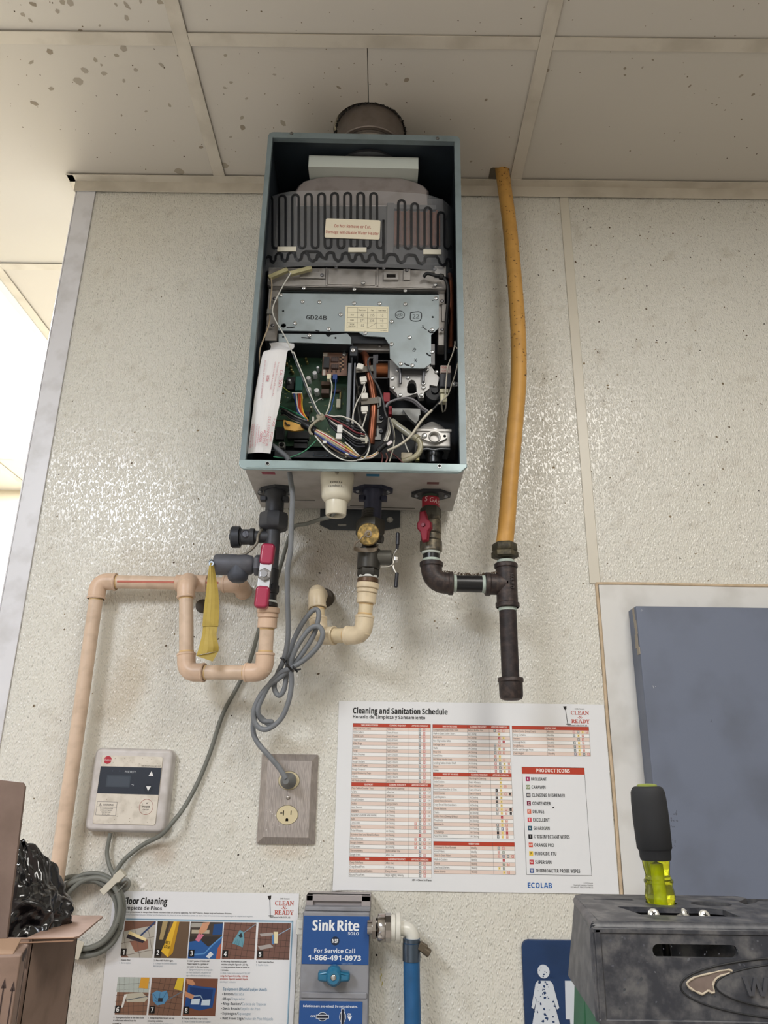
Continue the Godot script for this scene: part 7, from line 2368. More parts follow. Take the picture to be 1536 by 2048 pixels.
	hp("lead_collar", st, M(hx("0f1012"), 0.5))
	st = sf()
	panel(st, c4(1172, 430, 0.150), c4(1305, 525, 0.150), 0.02, 0.001)
	hp("igniter_label", st, M(hx("b9aaa2"), 0.5))
	st = sf()
	text(st, "120V", 0.0036, Transform3D(Basis(), c4(1185, 472, 0.1502)), 0, 1.0, "Droid Sans Bold")
	text(st, "60Hz", 0.0030, Transform3D(Basis(), c4(1190, 508, 0.1502)), 0, 1.0, "Droid Sans")
	hp("lettering", st, M(hx("a85a52"), 0.5))
	st = sf()
	panel(st, c4(1165, 525, 0.149), c4(1312, 700, 0.149), 0.03, 0.002)
	hp("igniter", st, M(hx("3c3f45"), 0.45))
	st = sf()
	panel(st, c4(1320, 640, 0.148), c4(1385, 690, 0.148), 0.002, 0.0004)
	hp("igniter_tab", st, alu)
	screw_at(heater, c4(1345, 660, 0.1485), 0.0034, scm)
	for q in [[1165, 715, 1275, 770, 0.156, "b8b49a"], [1172, 775, 1258, 880, 0.162, "d0cbac"]]:
		st = sf()
		panel(st, c4(q[0], q[1], q[4]), c4(q[2], q[3], q[4]), 0.012, 0.0012)
		hp("plug_connector", st, M(hx(q[5]), 0.4))
	# fan motor in the shade
	st = sf()
	lathe(st, c4(1085, 880, 0.10), Vector3(0, 0, 1), [Vector2(0, 0.0), Vector2(0, 0.020), Vector2(0.030, 0.020), Vector2(0.036, 0.016), Vector2(0.036, 0.006), Vector2(0.040, 0.005), Vector2(0.040, 0)], 26)
	hp("motor", st, M(hx("1c1e22"), 0.4, 0.3))
	st = sf()
	panel(st, c4(470, 765, 0.134), c4(552, 880, 0.134), 0.014, 0.001); panel(st, c4(535, 930, 0.132), c4(575, 1035, 0.132), 0.012, 0.001)
	hp("red_connector", st, M(hx("8e1f2c"), 0.4))
	st = sf()
	panel(st, c4(575, 955, 0.120), c4(930, 1050, 0.120), 0.02, 0.001)
	plate(st, c4s([[710, 975], [925, 985], [900, 1110], [870, 1150], [780, 1070]], 0.126), 0.01)
	plate(st, c4s([[395, 815], [440, 830], [445, 930], [400, 960]], 0.128), 0.006)
	plate(st, c4s([[395, 1040], [470, 1060], [470, 1110], [440, 1140], [395, 1140]], 0.130), 0.006)
	plate(st, c4s([[390, 1210], [455, 1215], [478, 1250], [440, 1300], [440, 1345], [300, 1345], [300, 1310], [390, 1310]], 0.132), 0.008)
	panel(st, c4(395, 960, 0.124), c4(410, 1310, 0.124), 0.02)
	hp("casting", st, M(hx("8b8d8c"), 0.42, 0.6, {"grime": 7.0}))
	for q in [[447, 1083, 0.131], [447, 1250, 0.133], [980, 1010, 0.127]]: screw_at(heater, c4(q[0], q[1], q[2]), 0.0040, M(hx("3a3d42"), 0.35, 0.7))
	# gas valve
	st = sf()
	var v0 := c4(875, 1215, 0.150)
	var v1 := c4(1308, 1440, 0.150)
	span(st, Vector3(v0.x, v1.y, 0.098), Vector3(v1.x, v0.y, 0.150), 0.003)
	span(st, Vector3(v0.x - 0.001, v0.y - 0.005, 0.098), Vector3(v1.x + 0.001, v0.y, 0.1525), 0.001)
	lathe(st, Vector3((v0.x + v1.x) * 0.5 - 0.001, v0.y - 0.001, 0.124), Vector3(0, 1, 0), [Vector2(0, 0.029), Vector2(0.003, 0.029), Vector2(0.006, 0.0265), Vector2(0.012, 0.021), Vector2(0.016, 0.017), Vector2(0.017, 0.010), Vector2(0.022, 0.009), Vector2(0.022, 0)], 34)
	var gv := hp("gas_valve", st, M(hx("bdbbb8"), 0.3, 0.45, {"grime": 7.0}))
	st = sf()
	var gc := c4(1100, 1315, 0.156)
	var dm := c4s([[945, 1285], [1000, 1270], [1050, 1245], [1100, 1236], [1150, 1245], [1200, 1275], [1252, 1285], [1255, 1325], [1180, 1365], [1100, 1388], [1030, 1365], [945, 1330]], 0.156)
	plate(st, dm, 0.006, [circle(Vector2(gc.x, gc.y), 0.0078, 24)])
	lathe(st, gc - Vector3(0, 0, 0.012), Vector3(0, 0, 1), [Vector2(0, 0.0), Vector2(0, 0.006), Vector2(0.006, 0.0062), Vector2(0.006, 0.0078), Vector2(0.0125, 0.0080), Vector2(0.0135, 0.0092), Vector2(0.0120, 0.0100)], 28)
	hp("port_flange", st, M(hx("c4c2be"), 0.28, 0.5), gv)
	screw_at(gv, c4(975, 1302, 0.156), 0.0046, scm)
	st = sf()
	lathe(st, c4(1225, 1303, 0.1562), Vector3(0, 0, 1), [Vector2(0, 0.0024), Vector2(0.0001, 0)], 12)
	hp("bolt_hole", st, M(hx("0c0c0d"), 0.9), gv)
	st = sf()
	wire(st, [c4(935, 1475, 0.150), c4(1010, 1460, 0.152), c4(1095, 1475, 0.154), c4(1180, 1462, 0.152), c4(1290, 1465, 0.150)], 0.0022, 8)
	rod(st, c4(1090, 1480, 0.14), c4(1085, 1620, 0.14), 0.0034, 12)
	hp("lower_bracket", st, M(hx("77797c"), 0.35, 0.7), gv)
	st = sf()
	lathe(st, c4(1090, 1450, 0.126), Vector3(0, -1, 0), [Vector2(0, 0.024), Vector2(0.006, 0.022), Vector2(0.010, 0.014), Vector2(0.028, 0.012), Vector2(0.028, 0)], 24)
	hp("valve_outlet", st, M(hx("17181b"), 0.45), gv)
	# clear and yellowed tubes
	st = sf()
	wire(st, [c4(575, 1120, 0.138), c4(650, 1180, 0.141), c4(740, 1245, 0.144), c4(815, 1300, 0.146), c4(860, 1330, 0.146)], 0.0055, 14)
	hp("clear_tube", st, M(hx("9b9a8a"), 0.25, 0, {"coat": 0.5}))
	st = sf()
	wire(st, [c4(890, 1340, 0.150), c4(925, 1400, 0.150), c4(920, 1480, 0.150), c4(870, 1550, 0.150), c4(790, 1590, 0.150), c4(710, 1612, 0.146)], 0.0046, 14)
	lathe(st, c4(860, 1310, 0.148), dir(c4(860, 1310, 0.148), c4(900, 1345, 0.150)), [Vector2(0, 0.003), Vector2(0.001, 0.0062), Vector2(0.007, 0.0062), Vector2(0.008, 0.003)], 14)
	hp("drain_tube", st, M(hx("a6a085"), 0.3, 0, {"coat": 0.4}))
	st = sf()
	panel(st, c4(690, 1500, 0.136), c4(830, 1580, 0.136), 0.02, 0.001)
	hp("terminal_block", st, M(hx("b5ab94"), 0.5))
	st = sf()
	panel(st, c4(860, 1545, 0.150), c4(915, 1600, 0.150), 0.01, 0.001)
	hp("terminal_block", st, M(hx("a89f6a"), 0.5))

func wiring() -> void:
	# connectors at the top left
	for q in [[190, 65, 320, 120, 0.5], [330, 55, 480, 95, 0.35]]:
		var st := sf()
		var a := c2(q[0], q[3], 0.160)
		var b := c2(q[2], q[1], 0.160)
		var d := dir(a, b)
		box(st, (a + b) * 0.5, Vector3((b - a).length(), 0.0085, 0.008), 0.0015, Basis(d, Vector3(0, 0, 1).cross(d), Vector3(0, 0, 1)))
		hp("plug_connector", st, M(hx("b3ad86"), 0.4, 0, {"grime": 10.0}))
	var long := []
	for q in [[340, 85], [300, 150], [262, 220], [228, 290], [217, 345], [240, 410], [285, 485], [325, 560], [352, 625]]: long.append(c2(q[0], q[1], 0.180))
	for q in [[690, 290], [745, 430], [800, 560], [850, 690], [895, 810], [940, 910], [985, 1010], [1035, 1085]]: long.append(c3(q[0], q[1], 0.186))
	var st2 := sf()
	wire(st2, long, 0.0011, 7, 5)
	hp("wire", st2, M(hx("c3c2ba"), 0.45))
	st2 = sf()
	var lo2 := []
	for p in long.slice(9): lo2.append(p + Vector3(-0.0024, 0.0, -0.003))
	wire(st2, lo2, 0.0011, 7, 5)
	hp("wire", st2, M(hx("5a5f66"), 0.45))
	st2 = sf()
	wire(st2, [c2(205, 110, 0.160), c2(212, 180, 0.164), c2(200, 300, 0.166), c2(195, 420, 0.168), c2(160, 520, 0.172), c2(132, 600, 0.176), c2(130, 680, 0.178), c3(255, 480, 0.180), c3(200, 800, 0.182), c3(180, 930, 0.182), c3(200, 1080, 0.178)], 0.0013, 7, 6)
	hp("wire", st2, M(hx("b5a58c"), 0.45))
	st2 = sf()
	panel(st2, c2(180, 325, 0.170), c2(215, 358, 0.170), 0.004, 0.0006)
	hp("wire_clip", st2, M(hx("8f918f"), 0.4, 0.4))
	# board leads
	one_wire(3, [[1150, 620], [1176, 700], [1170, 820], [1150, 930], [1130, 1010], [1100, 1075]], 0.142, 0.172, "cfcfc2", 0.0011)
	one_wire(3, [[1225, 625], [1224, 720], [1208, 830], [1185, 920], [1165, 1010], [1130, 1080]], 0.142, 0.168, "2f4f86", 0.0010)
	var rib := [["31478c", 690], ["dcd8d0", 715], ["c04a30", 745], ["c8602c", 765], ["d8b23c", 785]]
	for i in rib.size():
		one_wire(3, [[rib[i][1], 815], [rib[i][1] + 8, 870], [700 + i * 20 + (12 if i else 18), 950], [735 + i * 17, 1030], [780 + i * 12, 1090], [860 + i * 3, 1160]], 0.130, 0.165, rib[i][0], 0.0012)
	for i in 7:
		one_wire(3, [[520 + (i * 7) % 20, 1000 + i * 15], [570 + (i * 5) % 16, 1030 + i * 10 - (20 if i % 2 else 0)], [650, 1062 + i * 12], [740, 1110 + i * 11], [850, 1150 + i * 9]], 0.135 + 0.004 * (i % 3), 0.165, ["2c2e30", "8d8d88", "1b1c1e", "c9c8c0", "4a4c50", "24262a", "d4d2c8"][i], 0.0013)
	one_wire(3, [[495, 975], [560, 995], [640, 1030], [720, 1068], [850, 1140]], 0.140, 0.166, "2e7a58", 0.0011)
	one_wire(3, [[545, 725], [590, 765], [640, 800]], 0.130, 0.124, "8c9c3c", 0.0010)
	one_wire(3, [[880, 930], [960, 925], [1000, 895], [1048, 875]], 0.118, 0.126, "d0d0cc", 0.0008)
	# yellow sleeve
	var st := sf()
	plate(st, c3s([[560, 1150], [600, 1160], [700, 1185], [815, 1235], [815, 1275], [700, 1292], [570, 1270], [552, 1210]], 0.160), 0.004)
	hp("yellow_sleeve", st, M(hx("c99a45"), 0.45))
	st = sf()
	wire(st, [c3(580, 1180, 0.161), c3(600, 1210, 0.1625), c3(640, 1222, 0.161)], 0.0013, 6)
	wire(st, [c3(460, 1160, 0.150), c3(520, 1158, 0.154), c3(565, 1160, 0.158)], 0.0012, 6)
	hp("sleeve_lead", st, M(hx("3a3424"), 0.5))
	st = sf()
	wire(st, [c3(815, 1205, 0.164), c3(880, 1238, 0.168), c3(965, 1300, 0.170)], 0.0068, 12)
	hp("black_sleeve", st, M(hx("15171a"), 0.4))
	st = sf()
	wire(st, [c3(1040, 1110, 0.178), c3(1000, 1150, 0.180), c3(950, 1190, 0.180), c3(905, 1235, 0.180), c3(888, 1280, 0.178), c3(905, 1325, 0.176), c3(930, 1335, 0.174)], 0.0022, 8)
	lathe(st, c3(1030, 1120, 0.178), Vector3(0.3, 0.3, 1).normalized(), [Vector2(-0.006, 0.004), Vector2(0.002, 0.0075), Vector2(0.006, 0.004), Vector2(0.006, 0)], 9)
	box(st, c3(985, 1165, 0.180), Vector3(0.012, 0.005, 0.005), 0.002, Basis(Vector3(0, 0, 1), 0.6))
	hp("clear_tie", st, M(hx("9b9684"), 0.35))
	# fan of wires to the right of the tie
	var fan := [["e2e0d8", 0, 0.0013], ["a8283a", 14, 0.0013], ["c8b88c", 26, 0.0013], ["e8e6de", 36, 0.0012], ["8a8880", 50, 0.0013], ["2a3a8a", 66, 0.0013], ["1a1a1c", 82, 0.0013], ["8c8058", -14, 0.0012], ["5a4634", 96, 0.0012]]
	for i in fan.size():
		var o: float = fan[i][1]
		one_wire(3, [[955, 1270 + o * 0.7], [1040, 1310 + o], [1150, 1370 + o * 1.3], [1280, 1450 + o * 1.3], [1400, 1530 + o], [1490, 1600 + o * 0.5], [1560, 1625 + o * 0.3]], 0.172, 0.176 + 0.002 * (i % 3), fan[i][0], fan[i][2])
	one_wire(3, [[960, 1350], [1030, 1440], [1110, 1530], [1200, 1600], [1300, 1655], [1410, 1675], [1520, 1668], [1620, 1640]], 0.172, 0.180, "dcdcd4", 0.0012)
	one_wire(3, [[980, 1370], [1060, 1450], [1150, 1540], [1250, 1610], [1370, 1645], [1480, 1640]], 0.170, 0.176, "3c3a34", 0.0013)
	one_wire(3, [[425, 1622], [520, 1636], [610, 1636], [720, 1605], [820, 1555], [900, 1490], [975, 1415]], 0.178, 0.168, "3f8060", 0.0012)
	for i in 8:
		one_wire(3, [[1075 + i * 6, 1085 + i * 6], [1160, 1095 + i * 18], [1260, 1125 + i * 28], [1380, 1180 + i * 33], [1480, 1235 + i * 36], [1600, 1280 + i * 30]], 0.164 + 0.003 * (i % 3), 0.166, ["17181b", "24262a", "7a2c34", "1b1c20", "c8c6be", "202226", "15161a", "2c2e36"][i], 0.0015)
	one_wire(3, [[1090, 1080], [1190, 1105], [1300, 1105], [1400, 1140], [1500, 1200], [1560, 1260]], 0.170, 0.172, "d4d2cc", 0.0012)
	st = sf()
	panel(st, c3(1245, 1210, 0.182), c3(1310, 1312, 0.182), 0.003, 0.0008); panel(st, c3(1228, 1318, 0.182), c3(1302, 1392, 0.182), 0.003, 0.0008)
	panel(st, c3(1060, 1412, 0.180), c3(1108, 1448, 0.180), 0.003, 0.0008)
	hp("wire_marker", st, M(hx("d9d9d6"), 0.5))
	st = sf()
	w3(st, [[415, 1480], [470, 1520], [540, 1575], [600, 1628], [630, 1680]], 0.176, 0.190, 0.0042)
	hp("supply_cable", st, M(hx("5d6064"), 0.5))
	# right half
	one_wire(4, [[345, 340], [300, 345], [282, 400], [295, 470], [345, 590], [400, 680], [440, 780], [475, 900], [490, 1000], [520, 1080]], 0.148, 0.156, "3a3a3c", 0.0018)
	one_wire(4, [[240, 670], [212, 770], [150, 880], [110, 990], [92, 1090], [82, 1190]], 0.150, 0.160, "c4c2ba", 0.0012)
	one_wire(4, [[240, 690], [250, 740], [240, 780]], 0.150, 0.152, "c4c2ba", 0.0012)
	one_wire(4, [[262, 1035], [245, 1100], [215, 1190], [200, 1260], [215, 1330]], 0.150, 0.160, "c4c2ba", 0.0012)
	one_wire(4, [[130, 560], [150, 700], [180, 850], [165, 980], [190, 1100], [200, 1180]], 0.130, 0.140, "54524e", 0.0014)
	one_wire(4, [[170, 690], [140, 850], [160, 1000], [180, 1090], [160, 1200]], 0.126, 0.140, "6b6964", 0.0014)
	one_wire(4, [[500, 950], [530, 900], [610, 862], [710, 838], [790, 838], [870, 875], [940, 940], [1020, 1000]], 0.152, 0.150, "77767a", 0.0022)
	one_wire(4, [[505, 955], [560, 885], [660, 845], [740, 855], [830, 880], [910, 945], [970, 1000]], 0.150, 0.148, "4c4b50", 0.0020)
	one_wire(4, [[1068, 985], [1000, 1050], [930, 1130], [870, 1215], [810, 1300], [720, 1380], [620, 1440], [520, 1482]], 0.166, 0.176, "bfb9a8", 0.0023)
	one_wire(4, [[1165, 880], [1110, 945], [1060, 995]], 0.164, 0.166, "1c1c1e", 0.0022)
	one_wire(4, [[1352, 140], [1350, 190], [1320, 300], [1270, 430], [1250, 560], [1240, 680], [1232, 800]], 0.160, 0.168, "c9c3b4", 0.0011)
	one_wire(4, [[1352, 200], [1390, 240], [1402, 310], [1385, 420], [1350, 560], [1310, 680], [1265, 800], [1200, 860], [1150, 910]], 0.160, 0.168, "b0aa9c", 0.0011)
	one_wire(4, [[1190, 880], [1190, 950], [1205, 1010]], 0.160, 0.150, "7f7d74", 0.0014)
	one_wire(4, [[1245, 880], [1240, 950], [1225, 1000]], 0.160, 0.150, "7f7d74", 0.0014)
	one_wire(4, [[150, 1225], [240, 1260], [292, 1340], [292, 1430], [240, 1520], [130, 1575], [20, 1560]], 0.178, 0.182, "17181a", 0.0014)
	one_wire(4, [[0, 1075], [100, 1110], [190, 1190], [260, 1290], [300, 1390], [285, 1500], [230, 1580], [150, 1600]], 0.176, 0.182, "cbc9c0", 0.0013)
	for i in 5:
		one_wire(4, [[0, 1380 + i * 45], [90, 1460 + i * 30], [170, 1540 + i * 14], [260, 1560 + i * 6], [340, 1535 + i * 8], [425, 1480 + i * 6]], 0.178, 0.170, ["d8d6ce", "c8b44a", "a8303c", "e0ded6", "8a867a"][i], 0.0013)
	for i in 4:
		one_wire(4, [[535 + i * 6, 1080], [530 + i * 9, 1180], [510 + i * 12, 1270], [470 + i * 14, 1370]], 0.160 - 0.003 * i, 0.164, ["6b6a66", "c9c7be", "8a887e", "d4d2ca"][i], 0.0013)
	one_wire(4, [[555, 1085], [590, 1190], [606, 1300], [598, 1420], [570, 1540], [545, 1615]], 0.156, 0.158, "c2bfae", 0.0012)
	one_wire(4, [[545, 1085], [575, 1180], [596, 1280], [602, 1350]], 0.160, 0.158, "1a1a1c", 0.0015)
	one_wire(4, [[700, 1280], [735, 1380], [760, 1450], [785, 1500]], 0.138, 0.138, "cfcdc4", 0.0012)
	one_wire(4, [[540, 1490], [610, 1540], [680, 1600], [720, 1640]], 0.150, 0.150, "5c2a2c", 0.0013)
	one_wire(4, [[440, 1500], [460, 1560], [450, 1630]], 0.160, 0.160, "6a3430", 0.0013)
	one_wire(4, [[500, 1510], [520, 1570], [500, 1630]], 0.160, 0.160, "93625a", 0.0013)
	st = sf()
	w4(st, [[400, 1490], [450, 1440], [500, 1405], [560, 1380]], 0.172, 0.172, 0.0045)
	hp("black_sleeve", st, M(hx("15171a"), 0.4))
	st = sf()
	box(st, c4(548, 1390, 0.178), Vector3(0.0095, 0.0052, 0.003), 0.0008, Basis(Vector3(0, 0, 1), 0.7))
	hp("wire_marker", st, M(hx("d9cfd0"), 0.5))
	st = sf()
	plate(st, c4s([[180, 1300], [230, 1280], [285, 1340], [270, 1390], [210, 1390]], 0.166), 0.004)
	hp("wire_marker", st, M(hx("b9b6a6"), 0.5))

func water_heater() -> void:
	heater = Node3D.new()
	heater.name = numbered("water_heater")
	add_child(heater)
	heater.transform = heater_at
	tag(heater, "grey wall-mounted tankless water heater with its front cover off, wiring exposed", "water heater")
	casing()
	exchanger()
	burner()
	control_box()
	caution_label()
	gas_side()
	wiring()

# ================================================================ the foreground: stepladder with its tools, boxes on the left
func ladder() -> void:
	var t := thing("stepladder", "green fibreglass stepladder with a worn black plastic top cap, in the foreground", "ladder", Vector3(0.34, 0, 0.55))
	var yt := EYE - 0.101
	var zf := 0.65
	var xl := 0.152
	var xr := 0.520
	var pm := M(hx("5d5e63"), 0.45, 0, {"wear": 6.0})
	var st := sf()
	# top plate with the tool holes (x to the right, y of the outline = -z)
	var P := func(x: float, z: float) -> Vector2: return Vector2(x, -z)
	var back := 0.519
	var top := PackedVector2Array([P.call(xl + 0.006, zf - 0.004), P.call(xr - 0.006, zf - 0.004), P.call(xr - 0.010, 0.56), P.call(xr - 0.018, back + 0.026), P.call(0.322, back + 0.026), P.call(0.314, back + 0.036), P.call(0.302, back + 0.045), P.call(0.303, back + 0.030), P.call(0.318, back + 0.012), P.call(0.316, back), P.call(xl + 0.026, back), P.call(xl + 0.017, back + 0.010)])
	var tray := PackedVector2Array([P.call(0.190, 0.583), P.call(0.198, 0.618), P.call(0.272, 0.622), P.call(0.272, 0.590), P.call(0.256, 0.583), P.call(0.248, 0.5845), P.call(0.214, 0.5835)])
	var sdh := circle(P.call(0.2332, 0.561), 0.0125, 20)
	var rh := circle(P.call(0.2740, 0.563), 0.0165, 24, 0.0125)
	var sl := PackedVector2Array([P.call(0.181, 0.544), P.call(0.181, 0.549), P.call(0.214, 0.551), P.call(0.214, 0.546)])
	var X := Transform3D(Basis(Vector3(1, 0, 0), -PI / 2), Vector3(0, yt, 0))
	prism(st, top, X, 0.004, [tray, sdh, rh, sl])
	# rounded front edge, front face with its slot, sides and back
	var fx := Transform3D(Basis(), Vector3(0, 0, zf))
	var slot := PackedVector2Array()
	for p in rrect(Vector2(0.2245, yt - 0.0178), 0.0610, 0.0085, 0.0042, 4): slot.append(p)
	prism(st, PackedVector2Array([Vector2(xl, yt - 0.0615), Vector2(xr, yt - 0.0615), Vector2(xr, yt - 0.006), Vector2(xl, yt - 0.006)]), fx, 0.004, [slot])
	for k in 5:
		var a0 := PI * 0.5 * k / 5.0
		var a1 := PI * 0.5 * (k + 1) / 5.0
		var q0 := Vector3(0, yt - 0.006 + 0.006 * sin(a0), zf - 0.006 + 0.006 * cos(a0))
		var q1 := Vector3(0, yt - 0.006 + 0.006 * sin(a1), zf - 0.006 + 0.006 * cos(a1))
		var n0 := Vector3(0, sin(a0), cos(a0))
		var n1 := Vector3(0, sin(a1), cos(a1))
		quadn(st, Vector3(xl, q0.y, q0.z), Vector3(xr, q0.y, q0.z), Vector3(xr - 0.003, q1.y, q1.z), Vector3(xl + 0.003, q1.y, q1.z), n0, n0, n1, n1)
	# a shallow raised border round the front
	for b in [[xl + 0.001, yt - 0.0615, xl + 0.006, yt - 0.004], [xl, yt - 0.0635, xr, yt - 0.0600], [xl, yt - 0.0075, xr, yt - 0.0035]]:
		span(st, Vector3(b[0], b[1], zf - 0.004), Vector3(b[2], b[3], zf + 0.0012), 0.001)
	for s in [0, 1]:
		var xa := xl if s == 0 else xr
		var xb := xl + 0.017 if s == 0 else xr - 0.010
		var d := 1.0 if s == 0 else -1.0
		var nn := Vector3(-d, 0.12, -0.12).normalized()
		quadn(st, Vector3(xa + d * 0.004, yt - 0.001, zf - 0.004), Vector3(xb, yt - 0.001, back + 0.010), Vector3(xb - d * 0.009, yt - 0.062, back + 0.006), Vector3(xa, yt - 0.062, zf - 0.003), nn, nn, nn, nn)
		quad(st, Vector3(xb, yt - 0.001, back + 0.010), Vector3(xb + d * 0.009, yt - 0.001, back), Vector3(xb + d * 0.002, yt - 0.062, back - 0.004), Vector3(xb - d * 0.009, yt - 0.062, back + 0.006), Vector3(-d * 0.7, 0, -0.7))
		tube(st, PackedVector3Array([Vector3(xa + d * 0.0045, yt - 0.0045, zf - 0.005), Vector3(xb + d * 0.003, yt - 0.0045, back + 0.010), Vector3(xb + d * 0.010, yt - 0.0045, back + 0.003)]), 0.0045, 12)
		tube(st, PackedVector3Array([Vector3(xa + d * 0.004, yt - 0.005, zf - 0.0045), Vector3(xa + d * 0.004, yt - 0.0625, zf - 0.0045)]), 0.0050, 12)
	quad(st, Vector3(xl + 0.024, yt - 0.002, back), Vector3(xr - 0.018, yt - 0.002, back), Vector3(xr - 0.016, yt - 0.062, back - 0.004), Vector3(xl + 0.020, yt - 0.062, back - 0.004), Vector3(0, 0, -1))
	var cap := part("top_cap", st, pm, t)
	cap.set_meta("label", "worn black plastic top cap with tool slots")
	st = sf()
	span(st, Vector3(0.186, yt - 0.014, 0.578), Vector3(0.276, yt - 0.0125, 0.626))
	span(st, Vector3(0.186, yt - 0.0125, 0.578), Vector3(0.188, yt - 0.003, 0.626)); span(st, Vector3(0.186, yt - 0.0125, 0.5775), Vector3(0.276, yt - 0.003, 0.579))
	part("tool_tray", st, M(hx("2c2d30"), 0.5, 0, {"grime": 8.0}), cap)
	st = sf()
	span(st, Vector3(xl + 0.02, yt - 0.058, 0.535), Vector3(xr - 0.02, yt - 0.056, 0.64))
	part("inner_web", st, M(hx("151618"), 0.7), cap)
	# oval emblem with raised letters
	var oc := Vector2(0.3250, yt - 0.0400)
	var ra := 0.1138
	var rb := 0.0205
	st = sf()
	var pts := []
	for k in 65: pts.append(Vector3(oc.x + cos(TAU * k / 64) * ra, oc.y + sin(TAU * k / 64) * rb, zf + 0.0002))
	tube(st, PackedVector3Array(pts), 0.00065, 6)
	pts = []
	for k in 65: pts.append(Vector3(oc.x + 0.003 + cos(TAU * k / 64) * (ra - 0.0215), oc.y + 0.0012 + sin(TAU * k / 64) * (rb - 0.0042), zf + 0.0010))
	tube(st, PackedVector3Array(pts), 0.0006, 6)
	part("emblem_groove", st, M(hx("17181b"), 0.6), cap)
	st = sf()
	cushion(st, circle(oc + Vector2(0.003, 0.0012), ra - 0.0216, 48, rb - 0.0043), Transform3D(Basis(), Vector3(0, 0, zf + 0.0013)), 0.0014, 0.0006)
	var em := part("emblem", st, pm, cap)
	st = sf()
	var lx := 0.2545
	for ch in "WERNER":
		lx += text(st, ch, 0.0112, Transform3D(Basis(), Vector3(lx, yt - 0.0443, zf + 0.0013)), 0, 1.25, "Droid Sans Bold", 0.0018) + 0.0032
	part("raised_lettering", st, M(hx("424348"), 0.4), em)
	# patch where the sticker has worn away
	var patch := PackedVector2Array()
	for q in [[1372, 1966], [1378, 1960], [1388, 1954], [1402, 1950], [1420, 1946], [1440, 1941], [1456, 1939], [1463, 1941], [1462, 1945], [1452, 1948], [1440, 1951], [1432, 1956], [1427, 1962], [1425, 1970], [1428, 1984], [1422, 1985], [1416, 1980], [1404, 1988], [1394, 1984], [1386, 1980], [1377, 1974]]:
		var p := W(q[0], q[1], zf)
		patch.append(Vector2(p.x, p.y))
	st = sf()
	prism(st, patch, Transform3D(Basis(), Vector3(0, 0, zf + 0.0009)), 0.0009)
	part("worn_patch", st, M(hx("75665e"), 0.7, 0, {"grime": 14.0}), cap)
	st = sf()
	rng.seed = 61
	for i in patch.size():
		var a := patch[i]
		var b := patch[(i + 1) % patch.size()]
		if i in [1, 2, 14, 15, 18, 19] and rng.randf() < 0.4: continue
		tube(st, PackedVector3Array([Vector3(a.x, a.y, zf + 0.0009), Vector3(b.x, b.y, zf + 0.0009)]), rng.randf_range(0.0004, 0.0009), 6)
	stuff(part("sticker_residue", st, M(hx("b3a794"), 0.8), cap))
	rng.seed = 62
	st = sf()
	for i in 70:
		ink = hx(["4f5157", "595b60", "3c3e43"][rng.randi() % 3])
		fleck(st, Vector3(rng.randf_range(xl + 0.004, 0.30), yt - rng.randf_range(0.006, 0.06), zf + 0.0001), rng.randf_range(0.0004, 0.0014), Vector3(1, 0, 0), Vector3(0, 1, 0), Vector3(0, 0, 1))
	ink = Color.WHITE
	stuff(part("scratch", st, M(Color.WHITE, 0.6, 0, {"ink": 1}), cap))
	# rails and steps
	var gm := M(hx("1f5a3c"), 0.4, 0, {"grime": 6.0})
	for s in [-1.0, 1.0]:
		for f in [[0.588, 0.93, 0.070], [0.545, 0.30, 0.036]]:
			var a := Vector3(0.336 + s * 0.158, yt - 0.050, f[0])
			var b := Vector3(0.336 + s * 0.235, 0.0, f[1])
			var d := dir(a, b)
			var bx := Vector3(0, 0, 1).cross(d).normalized()
			st = sf()
			box(st, (a + b) * 0.5, Vector3(0.024, (b - a).length(), f[2]), 0.002, Basis(bx, d, bx.cross(d)))
			part("rail", st, gm, t)
	for k in 4:
		var h := 0.30 + 0.30 * k
		var f := 1.0 - h / (yt - 0.05)
		st = sf()
		box(st, Vector3(0.336, h, lerpf(0.588, 0.93, f)), Vector3(2.0 * lerpf(0.158, 0.235, f), 0.022, 0.075), 0.003)
		part("step", st, M(hx("9a9c9e"), 0.4, 0.7), t)
	st = sf()
	span(st, Vector3(0.165, yt - 0.085, 0.622), Vector3(0.50, yt - 0.058, 0.640), 0.002)
	part("head_brace", st, gm, t)
	st = sf()
	span(st, Vector3(0.1795, yt - 0.085, 0.6395), Vector3(0.1985, yt - 0.0625, 0.6408))
	part("label", st, M(hx("d8d8d4"), 0.5), t)

